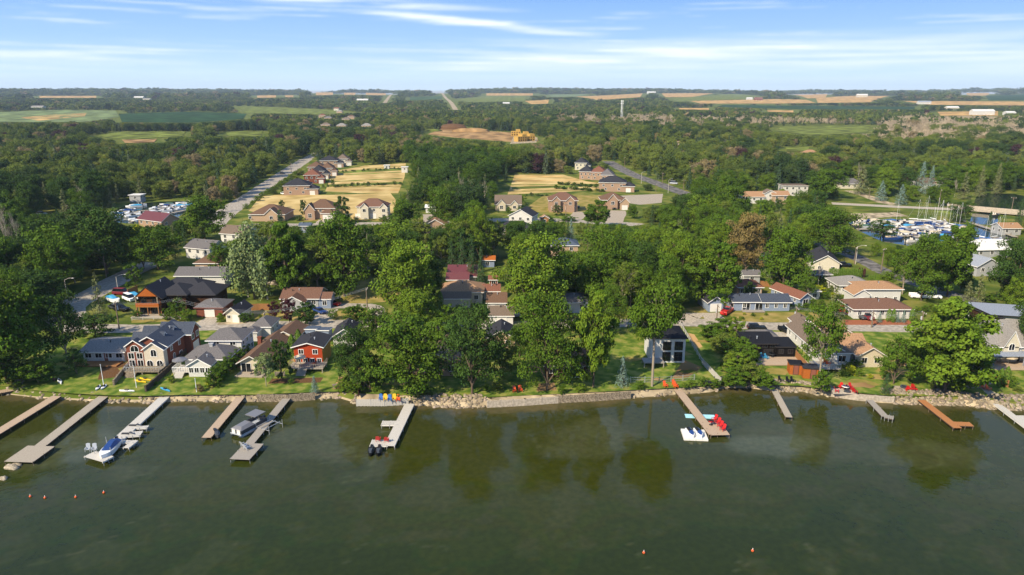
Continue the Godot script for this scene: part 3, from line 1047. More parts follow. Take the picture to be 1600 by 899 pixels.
func bare(seed_: int, depth: int, thick := 1.0) -> Array:                          # a dead tree: limbs and twigs only
	var g := RandomNumberGenerator.new()
	g.seed = seed_
	var wood := Mb.new()
	var twigs := Mb.new()
	wood.tube([Vector3(0, -0.02, 0), Vector3(0.01, 0.4, 0), Vector3(0, 0.8, 0.01)], [0.02, 0.014, 0.005], 6)
	var todo := []
	for i in 9:
		var a := TAU * i / 9.0 + g.randf() * 0.5
		todo.append([Vector3(0, 0.3 + 0.055 * i, 0), Vector3(cos(a) * 0.6, 1.0, sin(a) * 0.6).normalized(), g.randf_range(0.25, 0.38) * (1.15 - 0.06 * i), 0.009 * thick, 0])
	while todo.size():
		var b: Array = todo.pop_back()
		var tip: Vector3 = b[0] + b[1] * b[2] + Vector3(0, 0.03, 0)
		(wood if b[4] == 0 else twigs).tube([b[0], (b[0] + tip) / 2 + Vector3(g.randfn(), g.randfn(), g.randfn()) * 0.012, tip], [b[3], b[3] * 0.7, b[3] * 0.35], 4 if b[4] == 0 else 3)
		if b[4] < depth:
			for k in 4:
				var s: float = g.randf_range(0.35, 1.0)
				var d: Vector3 = (b[1] + Vector3(g.randfn(), g.randfn() * 0.6, g.randfn()) * 0.55).normalized()
				todo.append([b[0].lerp(tip, s), d, b[2] * g.randf_range(0.4, 0.62), b[3] * 0.45, b[4] + 1])
	return [twigs.mesh(), wood.mesh()]

var kinds := {}        # kind -> {forms: [[crown, trunk] ...], name, category}

func make_trees() -> void:
	var maples := []
	for i in 7: maples.append(broadleaf(11 + i, 120, 112, 0.0138, 0.06))
	var open_ones := []
	for i in 4: open_ones.append(broadleaf(31 + i, 90, 84, 0.0142, 0.24, 0.92, 0.0, 0.14))
	var willows := []
	for i in 2: willows.append(broadleaf(51 + i, 100, 80, 0.017, 0.12, 1.0, 0.9))
	var bushes := []
	for i in 4: bushes.append(broadleaf(61 + i, 70, 90, 0.022, -0.05, 1.1))
	var spruces := []
	for i in 3: spruces.append(conifer(71 + i, 20, 15, 0.02))
	var pines := []
	for i in 2: pines.append(conifer(81 + i, 15, 17, 0.024, 0.3))
	var small := []
	for i in 5: small.append(broadleaf(111 + i, 70, 70, 0.02, 0.06))
	kinds = {
		"maple": {"forms": maples, "name": "broadleaf_tree", "category": "tree", "word": "broadleaf tree", "trunk": "bark"},
		"open": {"forms": open_ones, "name": "broadleaf_tree", "category": "tree", "word": "open-crowned broadleaf tree", "trunk": "pale_bark"},
		"willow": {"forms": willows, "name": "willow_tree", "category": "tree", "word": "drooping willow tree", "trunk": "bark"},
		"bush": {"forms": bushes, "name": "shrub", "category": "shrub", "word": "rounded shrub", "trunk": "bark"},
		"spruce": {"forms": spruces, "name": "spruce_tree", "category": "tree", "word": "spruce tree", "trunk": "bark"},
		"pine": {"forms": pines, "name": "pine_tree", "category": "tree", "word": "sparse pine tree", "trunk": "bark"},
		"cedar": {"forms": [column_tree(91, 620, 0.05), column_tree(92, 620, 0.05)], "name": "cedar_tree", "category": "tree", "word": "columnar cedar", "trunk": "bark"},
		"dead": {"forms": [bare(95, 3), bare(96, 3), bare(97, 3)], "name": "dead_tree", "category": "tree", "word": "leafless grey tree", "trunk": "dead_wood"},
		"sapling": {"forms": small, "name": "nursery_sapling", "category": "tree", "word": "nursery sapling", "trunk": "bark"},
		"high": {"forms": [broadleaf(131, 90, 110, 0.0145, 0.46, 0.9, 0.0, 0.05)], "name": "broadleaf_tree", "category": "tree", "word": "high-crowned broadleaf tree", "trunk": "pale_bark"},
		"small": {"forms": small, "name": "garden_tree", "category": "tree", "word": "garden tree", "trunk": "bark"},
	}

var tree_count := 0
var crowd := []        # the trees past the first 300 of a kind
const TONES := {"leaf_mid": "mid-green", "leaf_bright": "bright green", "leaf_dark": "dark green", "leaf_olive": "olive", "leaf_lime": "yellow-green", "leaf_brown": "brownish", "leaf_pale": "grey-green", "needle_dark": "dark", "needle_blue": "blue-grey", "needle_olive": "olive",
	"cedar_green": "green", "purple_leaf": "purple-leaved", "grey_twigs": "bare"}

func tree(kind: String, x: float, z: float, hh: float, wide: float, leaf: String) -> Node3D:
	var k: Dictionary = kinds[kind]
	var forms: Array = k.forms
	var f: Array = forms[tree_count % forms.size()]
	tree_count += 1
	var o := thing(k.name, "", k.category, Vector3(x, land(x, z), z), rng.randf() * TAU, {"broadleaf_tree": "broadleaf trees of the village", "shrub": "shrubs and bushes in the gardens"}.get(k.name, str(k.word) + "s of the village"))
	o.scale = Vector3(wide, hh, wide)
	part("crown" if kind != "dead" else "twigs", f[0], M(leaf), o)
	part("trunk" if kind != "bush" else "stem", f[1], M(k.trunk), o)
	var size := "tall " if hh > 15 else ("low " if hh < 6 else "")
	if kind in ["bush", "cedar"]: size = ""
	later(o, "%s%s%s %s" % [size, "slim " if hh > wide * 1.9 and kind in ["maple", "open", "small"] else "", TONES[leaf], k.word if kind != "dead" else "leafless tree"])
	return o

func pick(g: RandomNumberGenerator, mix: Array):
	var all := 0.0
	for m in mix: all += m[1]
	var r := g.randf() * all
	for m in mix:
		r -= m[1]
		if r <= 0: return m
	return mix[-1]

# Fills an area with single trees. mix: [[kind, share, leaf, lowest, highest, width per height] ...]
func grove(area: Array, step: float, mix: Array, seed_: int, margin := 2.0) -> int:
	var g := RandomNumberGenerator.new()
	g.seed = seed_
	var poly := PackedVector2Array(area)
	var bb := Rect2(poly[0], Vector2.ZERO)
	for p in poly: bb = bb.expand(p)
	var made := 0
	var z := bb.end.y
	while z > bb.position.y:
		var x := bb.position.x
		while x < bb.end.x:
			var p := Vector2(x, z) + Vector2(g.randf_range(-0.42, 0.42), g.randf_range(-0.42, 0.42)) * step
			var m: Array = pick(g, mix)
			var hh := g.randf_range(m[3], m[4])
			x += step
			if not Geometry2D.is_point_in_polygon(p, poly) or is_open(p, margin): continue
			var r: float = hh * m[5] / 2
			hh = minf(hh, room_for(p.x, p.y, r, hh))
			if hh < m[3] * 0.5: continue
			if names.get(kinds[m[0]].name, 0) >= 300:
				crowd.append([m[0], m[2], Transform3D(Basis(Vector3.UP, g.randf() * TAU).scaled(Vector3(hh * m[5], hh, hh * m[5])), Vector3(p.x, GY, p.y))])
				footprints.append([p, 1.5])
				continue
			tree(m[0], p.x, p.y, hh, hh * m[5] * g.randf_range(0.88, 1.15), m[2])
			footprints.append([p, 1.5])
			made += 1
		z -= step
	return made

func swarm(called: String, label: String, category: String, mesh: Mesh, where: Array, tints: Array, material: Material) -> MultiMeshInstance3D:
	var mm := MultiMesh.new()
	mm.transform_format = MultiMesh.TRANSFORM_3D
	mm.use_colors = tints.size() > 0
	mm.mesh = mesh
	mm.instance_count = where.size()
	for i in where.size():
		mm.set_instance_transform(i, where[i])
		if tints.size(): mm.set_instance_color(i, tints[i])
	var o := MultiMeshInstance3D.new()
	o.name = numbered(called)
	o.multimesh = mm
	o.material_override = material
	add_child(o)
	tag(o, label, category, "", "stuff")
	return o

func inside_any(p: Vector2, areas: Array) -> bool:
	for a in areas:
		if Geometry2D.is_point_in_polygon(p, a): return true
	return false

# ---------------------------------------------------------------- the scene
func _ready() -> void:
	rng.seed = 20
	var cam := Camera3D.new()
	cam.name = "camera"
	cam.position = Vector3(0, EYE, 0)
	cam.rotation_degrees = Vector3(-15.6, 0, 0)
	cam.fov = 44.42
	cam.near = 0.5
	cam.far = 30000
	add_child(cam)
	cam.current = true

	var env := Environment.new()
	env.background_mode = Environment.BG_SKY
	env.sky = Sky.new()
	env.sky.sky_material = make_sky()
	env.background_energy_multiplier = 1.06
	env.tonemap_mode = Environment.TONE_MAPPER_LINEAR
	env.tonemap_exposure = 1.62
	env.sdfgi_enabled = true
	env.ssao_enabled = true
	env.ssil_enabled = true
	env.fog_enabled = true
	env.fog_density = 0.00006
	env.fog_light_color = Color(0.80, 0.88, 0.97)
	var we := WorldEnvironment.new()
	we.name = "world_environment"
	we.environment = env
	add_child(we)

	var sun := DirectionalLight3D.new()
	sun.name = "sun"
	sun.light_energy = 1.6
	sun.light_color = Color(1.0, 0.945, 0.84)
	sun.light_angular_distance = 0.5
	sun.shadow_enabled = true
	add_child(sun)
	sun.look_at_from_position(Vector3.ZERO, Vector3(0.55, -0.62, -0.56))

	make_materials()
	make_land()
	make_roads_and_fields()
	make_front_row()
	make_second_row()
	make_back_rows()
	make_far_buildings()
	make_docks()
	make_marinas()
	make_street_things()
	make_gardens()
	make_trees()
	make_near_trees()
	make_groves()
	make_forests()
	settle_labels()

func make_sky() -> PanoramaSkyMaterial:
	var W := 3072
	var H := 1536
	var img := Image.create(W, H, false, Image.FORMAT_RGBF)
	var f := FastNoiseLite.new()
	f.noise_type = FastNoiseLite.TYPE_SIMPLEX_SMOOTH
	f.fractal_octaves = 5
	f.frequency = 1.0
	f.seed = 3
	var stops := [[0.0, Color(0.475, 0.575, 0.65)], [1.2, Color(0.415, 0.545, 0.675)], [3.5, Color(0.262, 0.415, 0.65)], [7.0, Color(0.155, 0.302, 0.595)], [20.0, Color(0.15, 0.28, 0.56)], [90.0, Color(0.09, 0.165, 0.33)]]
	img.fill(Color(0.32, 0.36, 0.30))
	var data := PackedFloat32Array()
	data.resize(W * H * 3)
	data.fill(0.3)
	for y in H / 2 + 2:
		var el := 90.0 - (y + 0.5) * 180.0 / H
		var base: Color = stops[0][1]
		for i in stops.size() - 1:
			if el >= stops[i][0] and el <= stops[i + 1][0]:
				base = stops[i][1].lerp(stops[i + 1][1], (el - stops[i][0]) / (stops[i + 1][0] - stops[i][0]))
		var skip := 1 if el < 14 else 4
		var bank := clampf(1.0 - absf(el - 2.4) / 1.9, 0, 1)
		var row := y * W * 3
		for x in W:
			var c := base
			if x % skip == 0:
				# azimuth 0 is the way the camera looks, growing to its right
				var az := fmod((x + 0.5) * 360.0 / W + 180.0, 360.0) - 180.0
				var e := maxf(el, -0.5)
				var fine := f.get_noise_3d(az * 0.07, e * 2.6 + az * 0.03, 3.0)
				var broad := f.get_noise_3d(az * 0.03, e * 0.55 + az * 0.012, 40.0)
				var a := 0.0
				a += bank * clampf(0.30 + broad * 0.8 + fine * 0.8 + 0.25 * sin(deg_to_rad(az) * 3.0 - 0.1), 0, 0.75)
				a += clampf(broad * 1.2 + fine * 0.9 - 0.42, 0, 0.4) * smooth(0.5, 3.0, e)
				if absf(az) < 40:
					# one long feathered streak of cirrus that slopes down to the right
					var t := (az + 6.0) / 17.0
					var core := 5.35 - t * 1.75 - 0.35 * t * t
					var wide := 0.24 + 0.3 * fine
					var side := e - core
					a += clampf(1.15 - absf(t), 0, 1) * exp(-side * side / (wide * wide + 0.02)) * clampf(0.75 + fine * 1.3, 0, 1.1)
					var core2 := 6.35 - (az + 12.0) * 0.035
					a += clampf(1.0 - absf(az + 9.0) / 11.0, 0, 1) * exp(-pow((e - core2) / 0.28, 2)) * clampf(0.55 + fine * 1.5, 0, 0.8)
				a = clampf(a, 0, 0.92)
				c = base.lerp(Color(0.64, 0.685, 0.735), a)
				for k in skip:
					var at := row + (x + k) * 3
					if x + k < W:
						data[at] = c.r; data[at + 1] = c.g; data[at + 2] = c.b
	img.set_data(W, H, false, Image.FORMAT_RGBF, data.to_byte_array())
	var m := PanoramaSkyMaterial.new()
	m.panorama = ImageTexture.create_from_image(img)
	return m

# the shoreline, from left to right
var shore := [Vector2(-187.67, -126.27), Vector2(-141.9, -130.71), Vector2(-120.43, -132.88), Vector2(-105.38, -133.83), Vector2(-96.06, -131.63), Vector2(-89.01, -130.71), Vector2(-81.41, -129.8), Vector2(-72.93, -129.5), Vector2(-64.23, -130.1), Vector2(-51.28, -129.8), Vector2(-40.07, -131.01), Vector2(-35.05, -131.63), Vector2(-31.15, -129.2), Vector2(-20.3, -128.31), Vector2(-10.07, -127.13), Vector2(-5.05, -127.42), Vector2(8.94, -129.2), Vector2(24.01, -131.63), Vector2(34.11, -133.19), Vector2(41.01, -134.47), Vector2(44.98, -136.75), Vector2(50.25, -136.42), Vector2(54.35, -134.79), Vector2(59.66, -134.79), Vector2(65.17, -132.25), Vector2(74.05, -129.2), Vector2(80.27, -128.9), Vector2(88.83, -128.31), Vector2(95.09, -126.27), Vector2(105.1, -126.27), Vector2(122.65, -123.45), Vector2(173.72, -115.63)]

func shore_z(x: float) -> float:
	for i in shore.size() - 1:
		if x >= shore[i].x and x <= shore[i + 1].x:
			return lerpf(shore[i].y, shore[i + 1].y, (x - shore[i].x) / (shore[i + 1].x - shore[i].x))
	return -95.0

func make_land() -> void:
	# the lake: clear green water; what shows through it is sand by the shore, weed beds and the dark deep
	var w := Mb.new()
	var bed := FastNoiseLite.new()
	bed.frequency = 0.02
	bed.fractal_octaves = 5
	bed.seed = 12
	var tones := []
	var nx := 420
	var nz := 210
	for j in nz + 1:
		for i in nx + 1:
			var x := lerpf(-170, 170, float(i) / nx)
			var z := lerpf(-150, -35, float(j) / nz)
			var off := z - shore_z(x)
			var patch := bed.get_noise_2d(x, z * 1.3)
			var small := bed.get_noise_2d(x * 5 + 400, z * 5)
			var c := Color(0.037, 0.041, 0.008).lerp(Color(0.021, 0.030, 0.0055), smooth(8, 60, off + patch * 25))
			c = c.lerp(Color(0.10, 0.078, 0.036), (1 - smooth(0.3, 5, off + small * 3)) * 0.8)
			c = c.lerp(Color(0.060, 0.062, 0.026), smooth(0.12, 0.4, patch) * (1 - smooth(15, 45, off)) * 0.8)
			c = c.lerp(Color(0.042, 0.044, 0.012), smooth(0.05, 0.35, small) * 0.4)
			# thin pale weed lines that wander over the bed
			var line := absf(bed.get_noise_2d(x * 1.6 + 900, z * 0.9 + 300))
			c = c.lerp(Color(0.075, 0.08, 0.035), (1 - smooth(0.0, 0.02, line)) * 0.4 * smooth(0.0, 0.3, patch + 0.1))
			# pale scoured sand before the square dock and near the left docks
			for s in [[46.0, -112.0, 11.0, 4.5], [-78.0, -113.0, 12.0, 9.0]]:
				var e := Vector2((x - s[0]) / s[2], (z - s[1]) / s[3]).length() + small * 0.5
				c = c.lerp(Color(0.085, 0.095, 0.062), (1 - smooth(0.4, 1.1, e)) * 0.55)
			w.v.append(Vector3(x, 0, z)); w.n.append(Vector3.UP); w.c.append(c)
	for j in nz:
		for i in nx:
			var k := j * (nx + 1) + i
			w.ix.append_array(PackedInt32Array([k, k + 1, k + nx + 1, k + 1, k + nx + 2, k + nx + 1]))
	w.tint = Color(0.021, 0.030, 0.0055)
	w.quad(Vector3(-2500, 0, -35), Vector3(-2500, 0, 600), Vector3(2500, 0, 600), Vector3(2500, 0, -35))
	w.quad(Vector3(-2500, 0, -175), Vector3(-2500, 0, -35), Vector3(-170, 0, -35), Vector3(-170, 0, -175))
	w.quad(Vector3(170, 0, -175), Vector3(170, 0, -35), Vector3(2500, 0, -35), Vector3(2500, 0, -175))
	var wm := mat("lake_water", Color(1, 1, 1), 0.05)
	wm.vertex_color_use_as_albedo = true
	wm.albedo_texture = noise_texture(0.03, Color(0.88, 0.9, 0.87), Color(1.0, 1.0, 1.0), 6, 1024)
	wm.uv1_triplanar = true
	wm.uv1_world_triplanar = true
	wm.uv1_scale = Vector3(0.021, 0.021, 0.021)
	wm.metallic_specular = 0.255
	wm.normal_enabled = true
	var nf := FastNoiseLite.new()
	nf.noise_type = FastNoiseLite.TYPE_SIMPLEX_SMOOTH
	nf.frequency = 0.035
	nf.fractal_octaves = 5
	var nt := NoiseTexture2D.new()
	nt.width = 1024; nt.height = 1024; nt.seamless = true; nt.noise = nf; nt.as_normal_map = true; nt.bump_strength = 4.0
	wm.normal_texture = nt
	wm.normal_scale = 0.055
	struct("lake_water", w, wm)
	# the land: a fan of ever longer fields from the shore to the hills
	var mb := Mb.new()
	var cols := 360
	var grid := []
	for i in cols + 1:
		var a := lerpf(-1.25, 1.25, float(i) / cols)
		var dirx := sin(a)
		var dirz := -cos(a)
		var d0 := 90.0
		for k in 60:
			var zz := shore_z(dirx * d0)
			var miss := zz / dirz - d0
			d0 += miss * 0.5
			if absf(miss) < 0.01: break
		d0 = clampf(d0, 80, 420)
		var line := []
		for off in [-2.0, 0.0, 0.7, 1.8, 6.0]:
			var y: float = {-2.0: -1.4, 0.0: -0.02, 0.7: 0.55, 1.8: 1.05, 6.0: GY}[off]
			line.append(Vector3(dirx * (d0 + off), y, dirz * (d0 + off)))
		var d := d0 + 30
		while d < 12500:
			line.append(Vector3(dirx * d, land(dirx * d, dirz * d), dirz * d))
			d *= 1.06
		grid.append(line)
	var rows: int = grid[0].size()
	for l in grid: rows = mini(rows, l.size())
	for i in cols:
		for j in rows - 1:
			mb.quad(grid[i][j], grid[i + 1][j], grid[i + 1][j + 1], grid[i][j + 1])
	struct("ground", mb, M("ground"))
	# a pale bank of gravel and sand between the grass and the water
	var bank := Mb.new()
	var x := -135.0
	while x < 140.0:
		var q := []
		for e in [[x, -0.4], [x, 0.7], [x, 1.8], [x, 2.2 + 0.7 * sin(x * 0.6) + 0.4 * sin(x * 1.9)], [x + 1.0, -0.4], [x + 1.0, 0.7], [x + 1.0, 1.8], [x + 1.0, 2.2 + 0.7 * sin(x * 0.6 + 0.6) + 0.4 * sin(x * 1.9 + 1.9)]]:
			var y: float = lerpf(-0.02, 0.55, e[1] / 0.7) if e[1] < 0.7 else (lerpf(0.55, 1.05, (e[1] - 0.7) / 1.1) if e[1] < 1.8 else lerpf(1.05, GY, (e[1] - 1.8) / 4.2))
			q.append(Vector3(e[0], y + 0.06, shore_z(e[0]) - e[1]))
		for k in 3: bank.quad(q[k], q[k + 4], q[k + 5], q[k + 1])
		x += 1.0
	struct("shore", bank, M("sand"))

func make_roads_and_fields() -> void:
	sheet("lawn", [Vector2(-112.69, -133.37), Vector2(-105.96, -134.99), Vector2(-96.34, -132.41), Vector2(-89.07, -131.15), Vector2(-81.46, -130.22), Vector2(-72.97, -129.91), Vector2(-64.27, -130.53), Vector2(-51.42, -130.53), Vector2(-40.19, -131.78), Vector2(-35.08, -132.09), Vector2(-30.98, -131.15), Vector2(-20.52, -130.22), Vector2(-10.18, -129), Vector2(-5.1, -129.3), Vector2(9.02, -130.84), Vector2(24.14, -132.73), Vector2(34.22, -134.01), Vector2(41.15, -135.32), Vector2(44.96, -136.99), Vector2(50.22, -136.65), Vector2(54.42, -135.32), Vector2(59.6, -134.99), Vector2(65.24, -132.73), Vector2(74.4, -130.22), Vector2(80.65, -129.91), Vector2(89.42, -129.61), Vector2(95.88, -127.8), Vector2(107.61, -126.61), Vector2(137.47, -166.31), Vector2(100.69, -169.23), Vector2(65.48, -170.72), Vector2(33.01, -172.24), Vector2(-16.46, -171.73), Vector2(-49.25, -171.23), Vector2(-97.18, -168.74), Vector2(-113.08, -168.25), Vector2(-125.63, -150.57)], "lawn", 0.004, false, false)
	sheet("dry_lawn", [Vector2(-78.05, -179.66), Vector2(-51.17, -178.57), Vector2(-38.49, -179.11), Vector2(-40.17, -187.69), Vector2(-58.24, -185.33), Vector2(-79.42, -185.33)], "dry_lawn", 0.006, false)
	sheet("dry_lawn", [Vector2(58.36, -176.95), Vector2(82.43, -175.88), Vector2(85.6, -185.33), Vector2(59.83, -184.75)], "dry_lawn", 0.006, false)
	sheet("dry_lawn", [Vector2(48.85, -188.89), Vector2(54.16, -191.34), Vector2(54.24, -178.57), Vector2(49.16, -180.77)], "dry_lawn", 0.006)
	sheet("dry_lawn", [Vector2(-100.09, -175.88), Vector2(-88.21, -177.48), Vector2(-89.45, -180.21), Vector2(-101.78, -179.11)], "dry_lawn", 0.006, false)
	sheet("bare_earth", [Vector2(-87.54, -138.01), Vector2(-81.83, -140.79), Vector2(-86.41, -148.21), Vector2(-91.31, -146.67)], "mulch", 0.008, false)
	sheet("garden_soil", [Vector2(-50.93, -135.98), Vector2(-40.17, -136.65), Vector2(-40.21, -139.39), Vector2(-50.88, -138.69)], "mulch", 0.008, false)
	sheet("bare_earth", [Vector2(-36.69, -133.37), Vector2(-35.38, -133.37), Vector2(-35.17, -139.39), Vector2(-36.97, -140.09)], "dirt", 0.008, false)
	sheet("bare_earth", [Vector2(33.92, -138.69), Vector2(37.48, -139.39), Vector2(42.12, -145.16), Vector2(38.96, -149.78)], "dirt", 0.008, false)
	sheet("bare_earth", [Vector2(45.68, -166.79), Vector2(45.49, -158.09), Vector2(43.23, -156.36), Vector2(44.26, -168.25)], "dirt", 0.008, false)
	sheet("garden_bed", [Vector2(71.4, -141.15), Vector2(74.62, -140.09), Vector2(78.1, -145.91), Vector2(74.47, -146.67)], "meadow", 0.008, false)
	sheet("bare_earth", [Vector2(4.94, -132.09), Vector2(9.13, -132.73), Vector2(8.84, -136.65), Vector2(5.6, -135.98)], "dirt", 0.008, false)
	# streets
	ribbon("street", [Vector2(-109.46, -171.73), Vector2(-98.49, -171.23), Vector2(-82.74, -172.75), Vector2(-66.56, -173.78), Vector2(-50.19, -174.83), Vector2(-33.55, -175.35)], 6.6, "asphalt", 0.016)
	ribbon("street", [Vector2(-33.55, -175.35), Vector2(-16.73, -174.83), Vector2(0, -174.3), Vector2(16.78, -175.35), Vector2(48.08, -176.41)], 6.6, "asphalt", 0.0165, false)
	ribbon("street", [Vector2(48.08, -176.41), Vector2(66.37, -173.27), Vector2(82.63, -172.5), Vector2(102.19, -171.99)], 6.6, "asphalt", 0.016)
	ribbon("street", [Vector2(102.19, -171.99), Vector2(116.79, -174.3), Vector2(127.08, -178.57)], 6.6, "asphalt", 0.017, false)
	ribbon("road", [Vector2(-127.61, -244.07), Vector2(-128.1, -226.82), Vector2(-126.41, -205.9), Vector2(-125.8, -193.21), Vector2(-122.13, -184.17), Vector2(-115.74, -175.88), Vector2(-109.46, -171.73)], 9.0, "asphalt", 0.02)
	ribbon("road", [Vector2(-136.7, -316.05), Vector2(-145.4, -363.05), Vector2(-153.67, -422.75), Vector2(-166.62, -512.64), Vector2(-183.88, -636.37)], 11.5, "asphalt", 0.012)
	ribbon("road", [Vector2(-183.88, -636.37), Vector2(-203.73, -815.31), Vector2(-232.92, -1092.97)], 9.0, "asphalt", 0.012, false)
	ribbon("road", [Vector2(83.32, -618.55), Vector2(87.62, -524.96), Vector2(94.65, -475.36), Vector2(102.32, -420)], 10.0, "new_asphalt", 0.012)
	ribbon("road", [Vector2(102.32, -420), Vector2(107.21, -354.97), Vector2(119.37, -300.93), Vector2(126.23, -258.43)], 8.0, "new_asphalt", 0.012, false)
	ribbon("road", [Vector2(126.23, -258.43), Vector2(126.26, -245.05), Vector2(125.6, -231.13)], 6.6, "new_asphalt", 0.012)
	ribbon("road", [Vector2(125.6, -231.13), Vector2(128.24, -216.28), Vector2(131.41, -204.49)], 6.6, "new_asphalt", 0.0125, false)
	ribbon("road", [Vector2(131.41, -204.49), Vector2(133.87, -193.21), Vector2(135.41, -180.77), Vector2(135.7, -168.25)], 6.6, "new_asphalt", 0.012)
	ribbon("cross_street", [Vector2(-128.66, -306.81), Vector2(-116.34, -316.05), Vector2(-98.89, -316.05), Vector2(-81.83, -317.64), Vector2(-70.47, -319.24), Vector2(-46.98, -319.24)], 8.0, "asphalt", 0.02)
	ribbon("cross_street", [Vector2(-46.98, -319.24), Vector2(-29.65, -322.5), Vector2(-9.07, -329.22)], 8.0, "asphalt", 0.0205, false)
	ribbon("cross_street", [Vector2(-9.07, -329.22), Vector2(12.15, -330.94), Vector2(29.94, -325.83), Vector2(52.85, -319.24), Vector2(58.17, -316.05)], 8.0, "asphalt", 0.02)
	ribbon("causeway_road", [Vector2(173.53, -380.31), Vector2(191.09, -373.65), Vector2(208.08, -367.22), Vector2(227.81, -361)], 8.0, "concrete", 0.02)
	ribbon("gravel_road", [Vector2(206.75, -431.2), Vector2(206.78, -417.29), Vector2(205.56, -401.7), Vector2(203.61, -384.87), Vector2(205.89, -375.85)], 7.0, "sand", 0.012)
	ribbon("driveway", [Vector2(-37.28, -176.41), Vector2(-36.43, -181.89), Vector2(-37.68, -187.69), Vector2(-40.71, -191.34), Vector2(-46.34, -191.34), Vector2(-53.3, -190.11)], 4.2, "asphalt", 0.024)
	ribbon("driveway", [Vector2(-50.19, -174.83), Vector2(-50.74, -180.21), Vector2(-51.42, -187.69)], 5.5, "concrete", 0.022)
	ribbon("driveway", [Vector2(-80.75, -174.3), Vector2(-80.51, -178.57), Vector2(-80.15, -181.89)], 4.5, "concrete", 0.022)
	ribbon("driveway", [Vector2(-73.28, -174.83), Vector2(-73.75, -176.95)], 7.0, "sand", 0.022)
	ribbon("driveway", [Vector2(53.87, -174.83), Vector2(54.36, -180.21), Vector2(54.2, -184.75)], 5.5, "concrete", 0.022)
	ribbon("driveway", [Vector2(44.83, -176.95), Vector2(48.71, -182.46), Vector2(51.55, -181.33)], 5.5, "concrete", 0.026)
	sheet("driveway", [Vector2(85.42, -174.3), Vector2(105.45, -174.3), Vector2(107.16, -178.02), Vector2(88.02, -178.57)], "red_pavers", 0.024)
	sheet("driveway", [Vector2(63.98, -168.74), Vector2(72.08, -168.74), Vector2(69.07, -163.02), Vector2(65.15, -163.02)], "concrete", 0.024)
	ribbon("driveway", [Vector2(-86.33, -319.24), Vector2(-87.51, -330.94), Vector2(-86.81, -338)], 8.0, "concrete", 0.026)
	ribbon("driveway", [Vector2(27.08, -327.52), Vector2(32.1, -339.8), Vector2(34.9, -353)], 8.0, "pavers", 0.026)
	ribbon("driveway", [Vector2(45.96, -322.5), Vector2(51, -343.48), Vector2(52.91, -356.96)], 10.0, "pavers", 0.026)
	ribbon("driveway", [Vector2(-37.95, -322.5), Vector2(-41.14, -345.34)], 6.0, "pavers", 0.026)
	ribbon("garden_path", [Vector2(96.68, -129), Vector2(96.79, -132.09), Vector2(96.99, -134.01)], 1.8, "pavers", 0.02, false)
	sheet("parking_lot", [Vector2(62.2, -409.35), Vector2(89.54, -417.29), Vector2(81.68, -382.57), Vector2(68.63, -375.85), Vector2(64.21, -380.31)], "pavers", 0.012)
	sheet("boat_ramp", [Vector2(167.97, -347.23), Vector2(192.88, -351.06), Vector2(193.21, -339.8), Vector2(164.91, -332.68)], "sand", 0.014)
	sheet("grass_verge", [Vector2(176.38, -356.96), Vector2(220.93, -354.97), Vector2(230.25, -349.13), Vector2(222.1, -336.2), Vector2(190.87, -347.23), Vector2(168.6, -347.23)], "meadow", 0.008)
	sheet("sandy_lot", [Vector2(-81.15, -215.5), Vector2(-72.08, -212.46), Vector2(-71.72, -217.84), Vector2(-81.01, -221.03)], "sand", 0.012, true, false)
	# open plots between the streets
	sheet("dry_field", [Vector2(-113.61, -428.35), Vector2(-135.77, -537.86), Vector2(-120.11, -580.53), Vector2(-89.76, -601.68), Vector2(-76.03, -500.88), Vector2(-67.96, -420), Vector2(-91.63, -420)], "gold_field", 0.006)
	sheet("dry_field", [Vector2(-2.64, -414.61), Vector2(0, -471.92), Vector2(1.87, -516.68), Vector2(37.31, -516.68), Vector2(49.83, -478.85), Vector2(64.41, -458.62), Vector2(53.2, -434.09), Vector2(30.93, -425.53)], "gold_field", 0.006)
	sheet("dry_plot", [Vector2(-133.86, -354.97), Vector2(-146.01, -409.35), Vector2(-122.17, -420), Vector2(-112.43, -411.97), Vector2(-72.54, -420), Vector2(-65.39, -394.32), Vector2(-56.14, -336.2), Vector2(-72.93, -330.94), Vector2(-101.8, -336.2)], "gold_field", 0.005, true, false)
	sheet("dry_plot", [Vector2(4.87, -354.97), Vector2(18.74, -411.97), Vector2(37.48, -411.97), Vector2(52.47, -411.97), Vector2(45.89, -345.34), Vector2(33.23, -345.34)], "dry_lawn", 0.005, true, false)
	sheet("green_strip", [Vector2(-135.77, -537.86), Vector2(-85.54, -565.59), Vector2(-82.28, -546.8), Vector2(-131.12, -520.79)], "meadow", 0.01, false, false)
	sheet("green_strip", [Vector2(-124.67, -458.62), Vector2(-74, -475.36), Vector2(-71.97, -461.88), Vector2(-121.37, -446.03)], "meadow", 0.01, false, false)
	sheet("green_strip", [Vector2(0, -449.12), Vector2(58.58, -461.88), Vector2(57.4, -452.24), Vector2(0, -437.02)], "meadow", 0.01, false, false)
	# mown strips of the dry fields
	var k := 0
	for e in [[Vector2(-123.04, -475.36), Vector2(-76.25, -493.32)], [Vector2(-117.7, -449.12), Vector2(-70.93, -452.24)], [Vector2(-114.29, -434.09), Vector2(-69.36, -434.09)], [Vector2(-130.52, -512.64), Vector2(-81.3, -533.49)], [Vector2(-133.73, -533.49), Vector2(-87.73, -580.53)], [Vector2(0, -478.85), Vector2(43.95, -485.98)], [Vector2(-0.83, -458.62), Vector2(58.58, -461.88)], [Vector2(-1.17, -428.35), Vector2(51.23, -434.09)], [Vector2(1.36, -500.88), Vector2(36.47, -504.74)]]:
		var d: Vector2 = e[1] - e[0]
		var n := Vector2(-d.y, d.x).normalized()
		var a := []
		var b := []
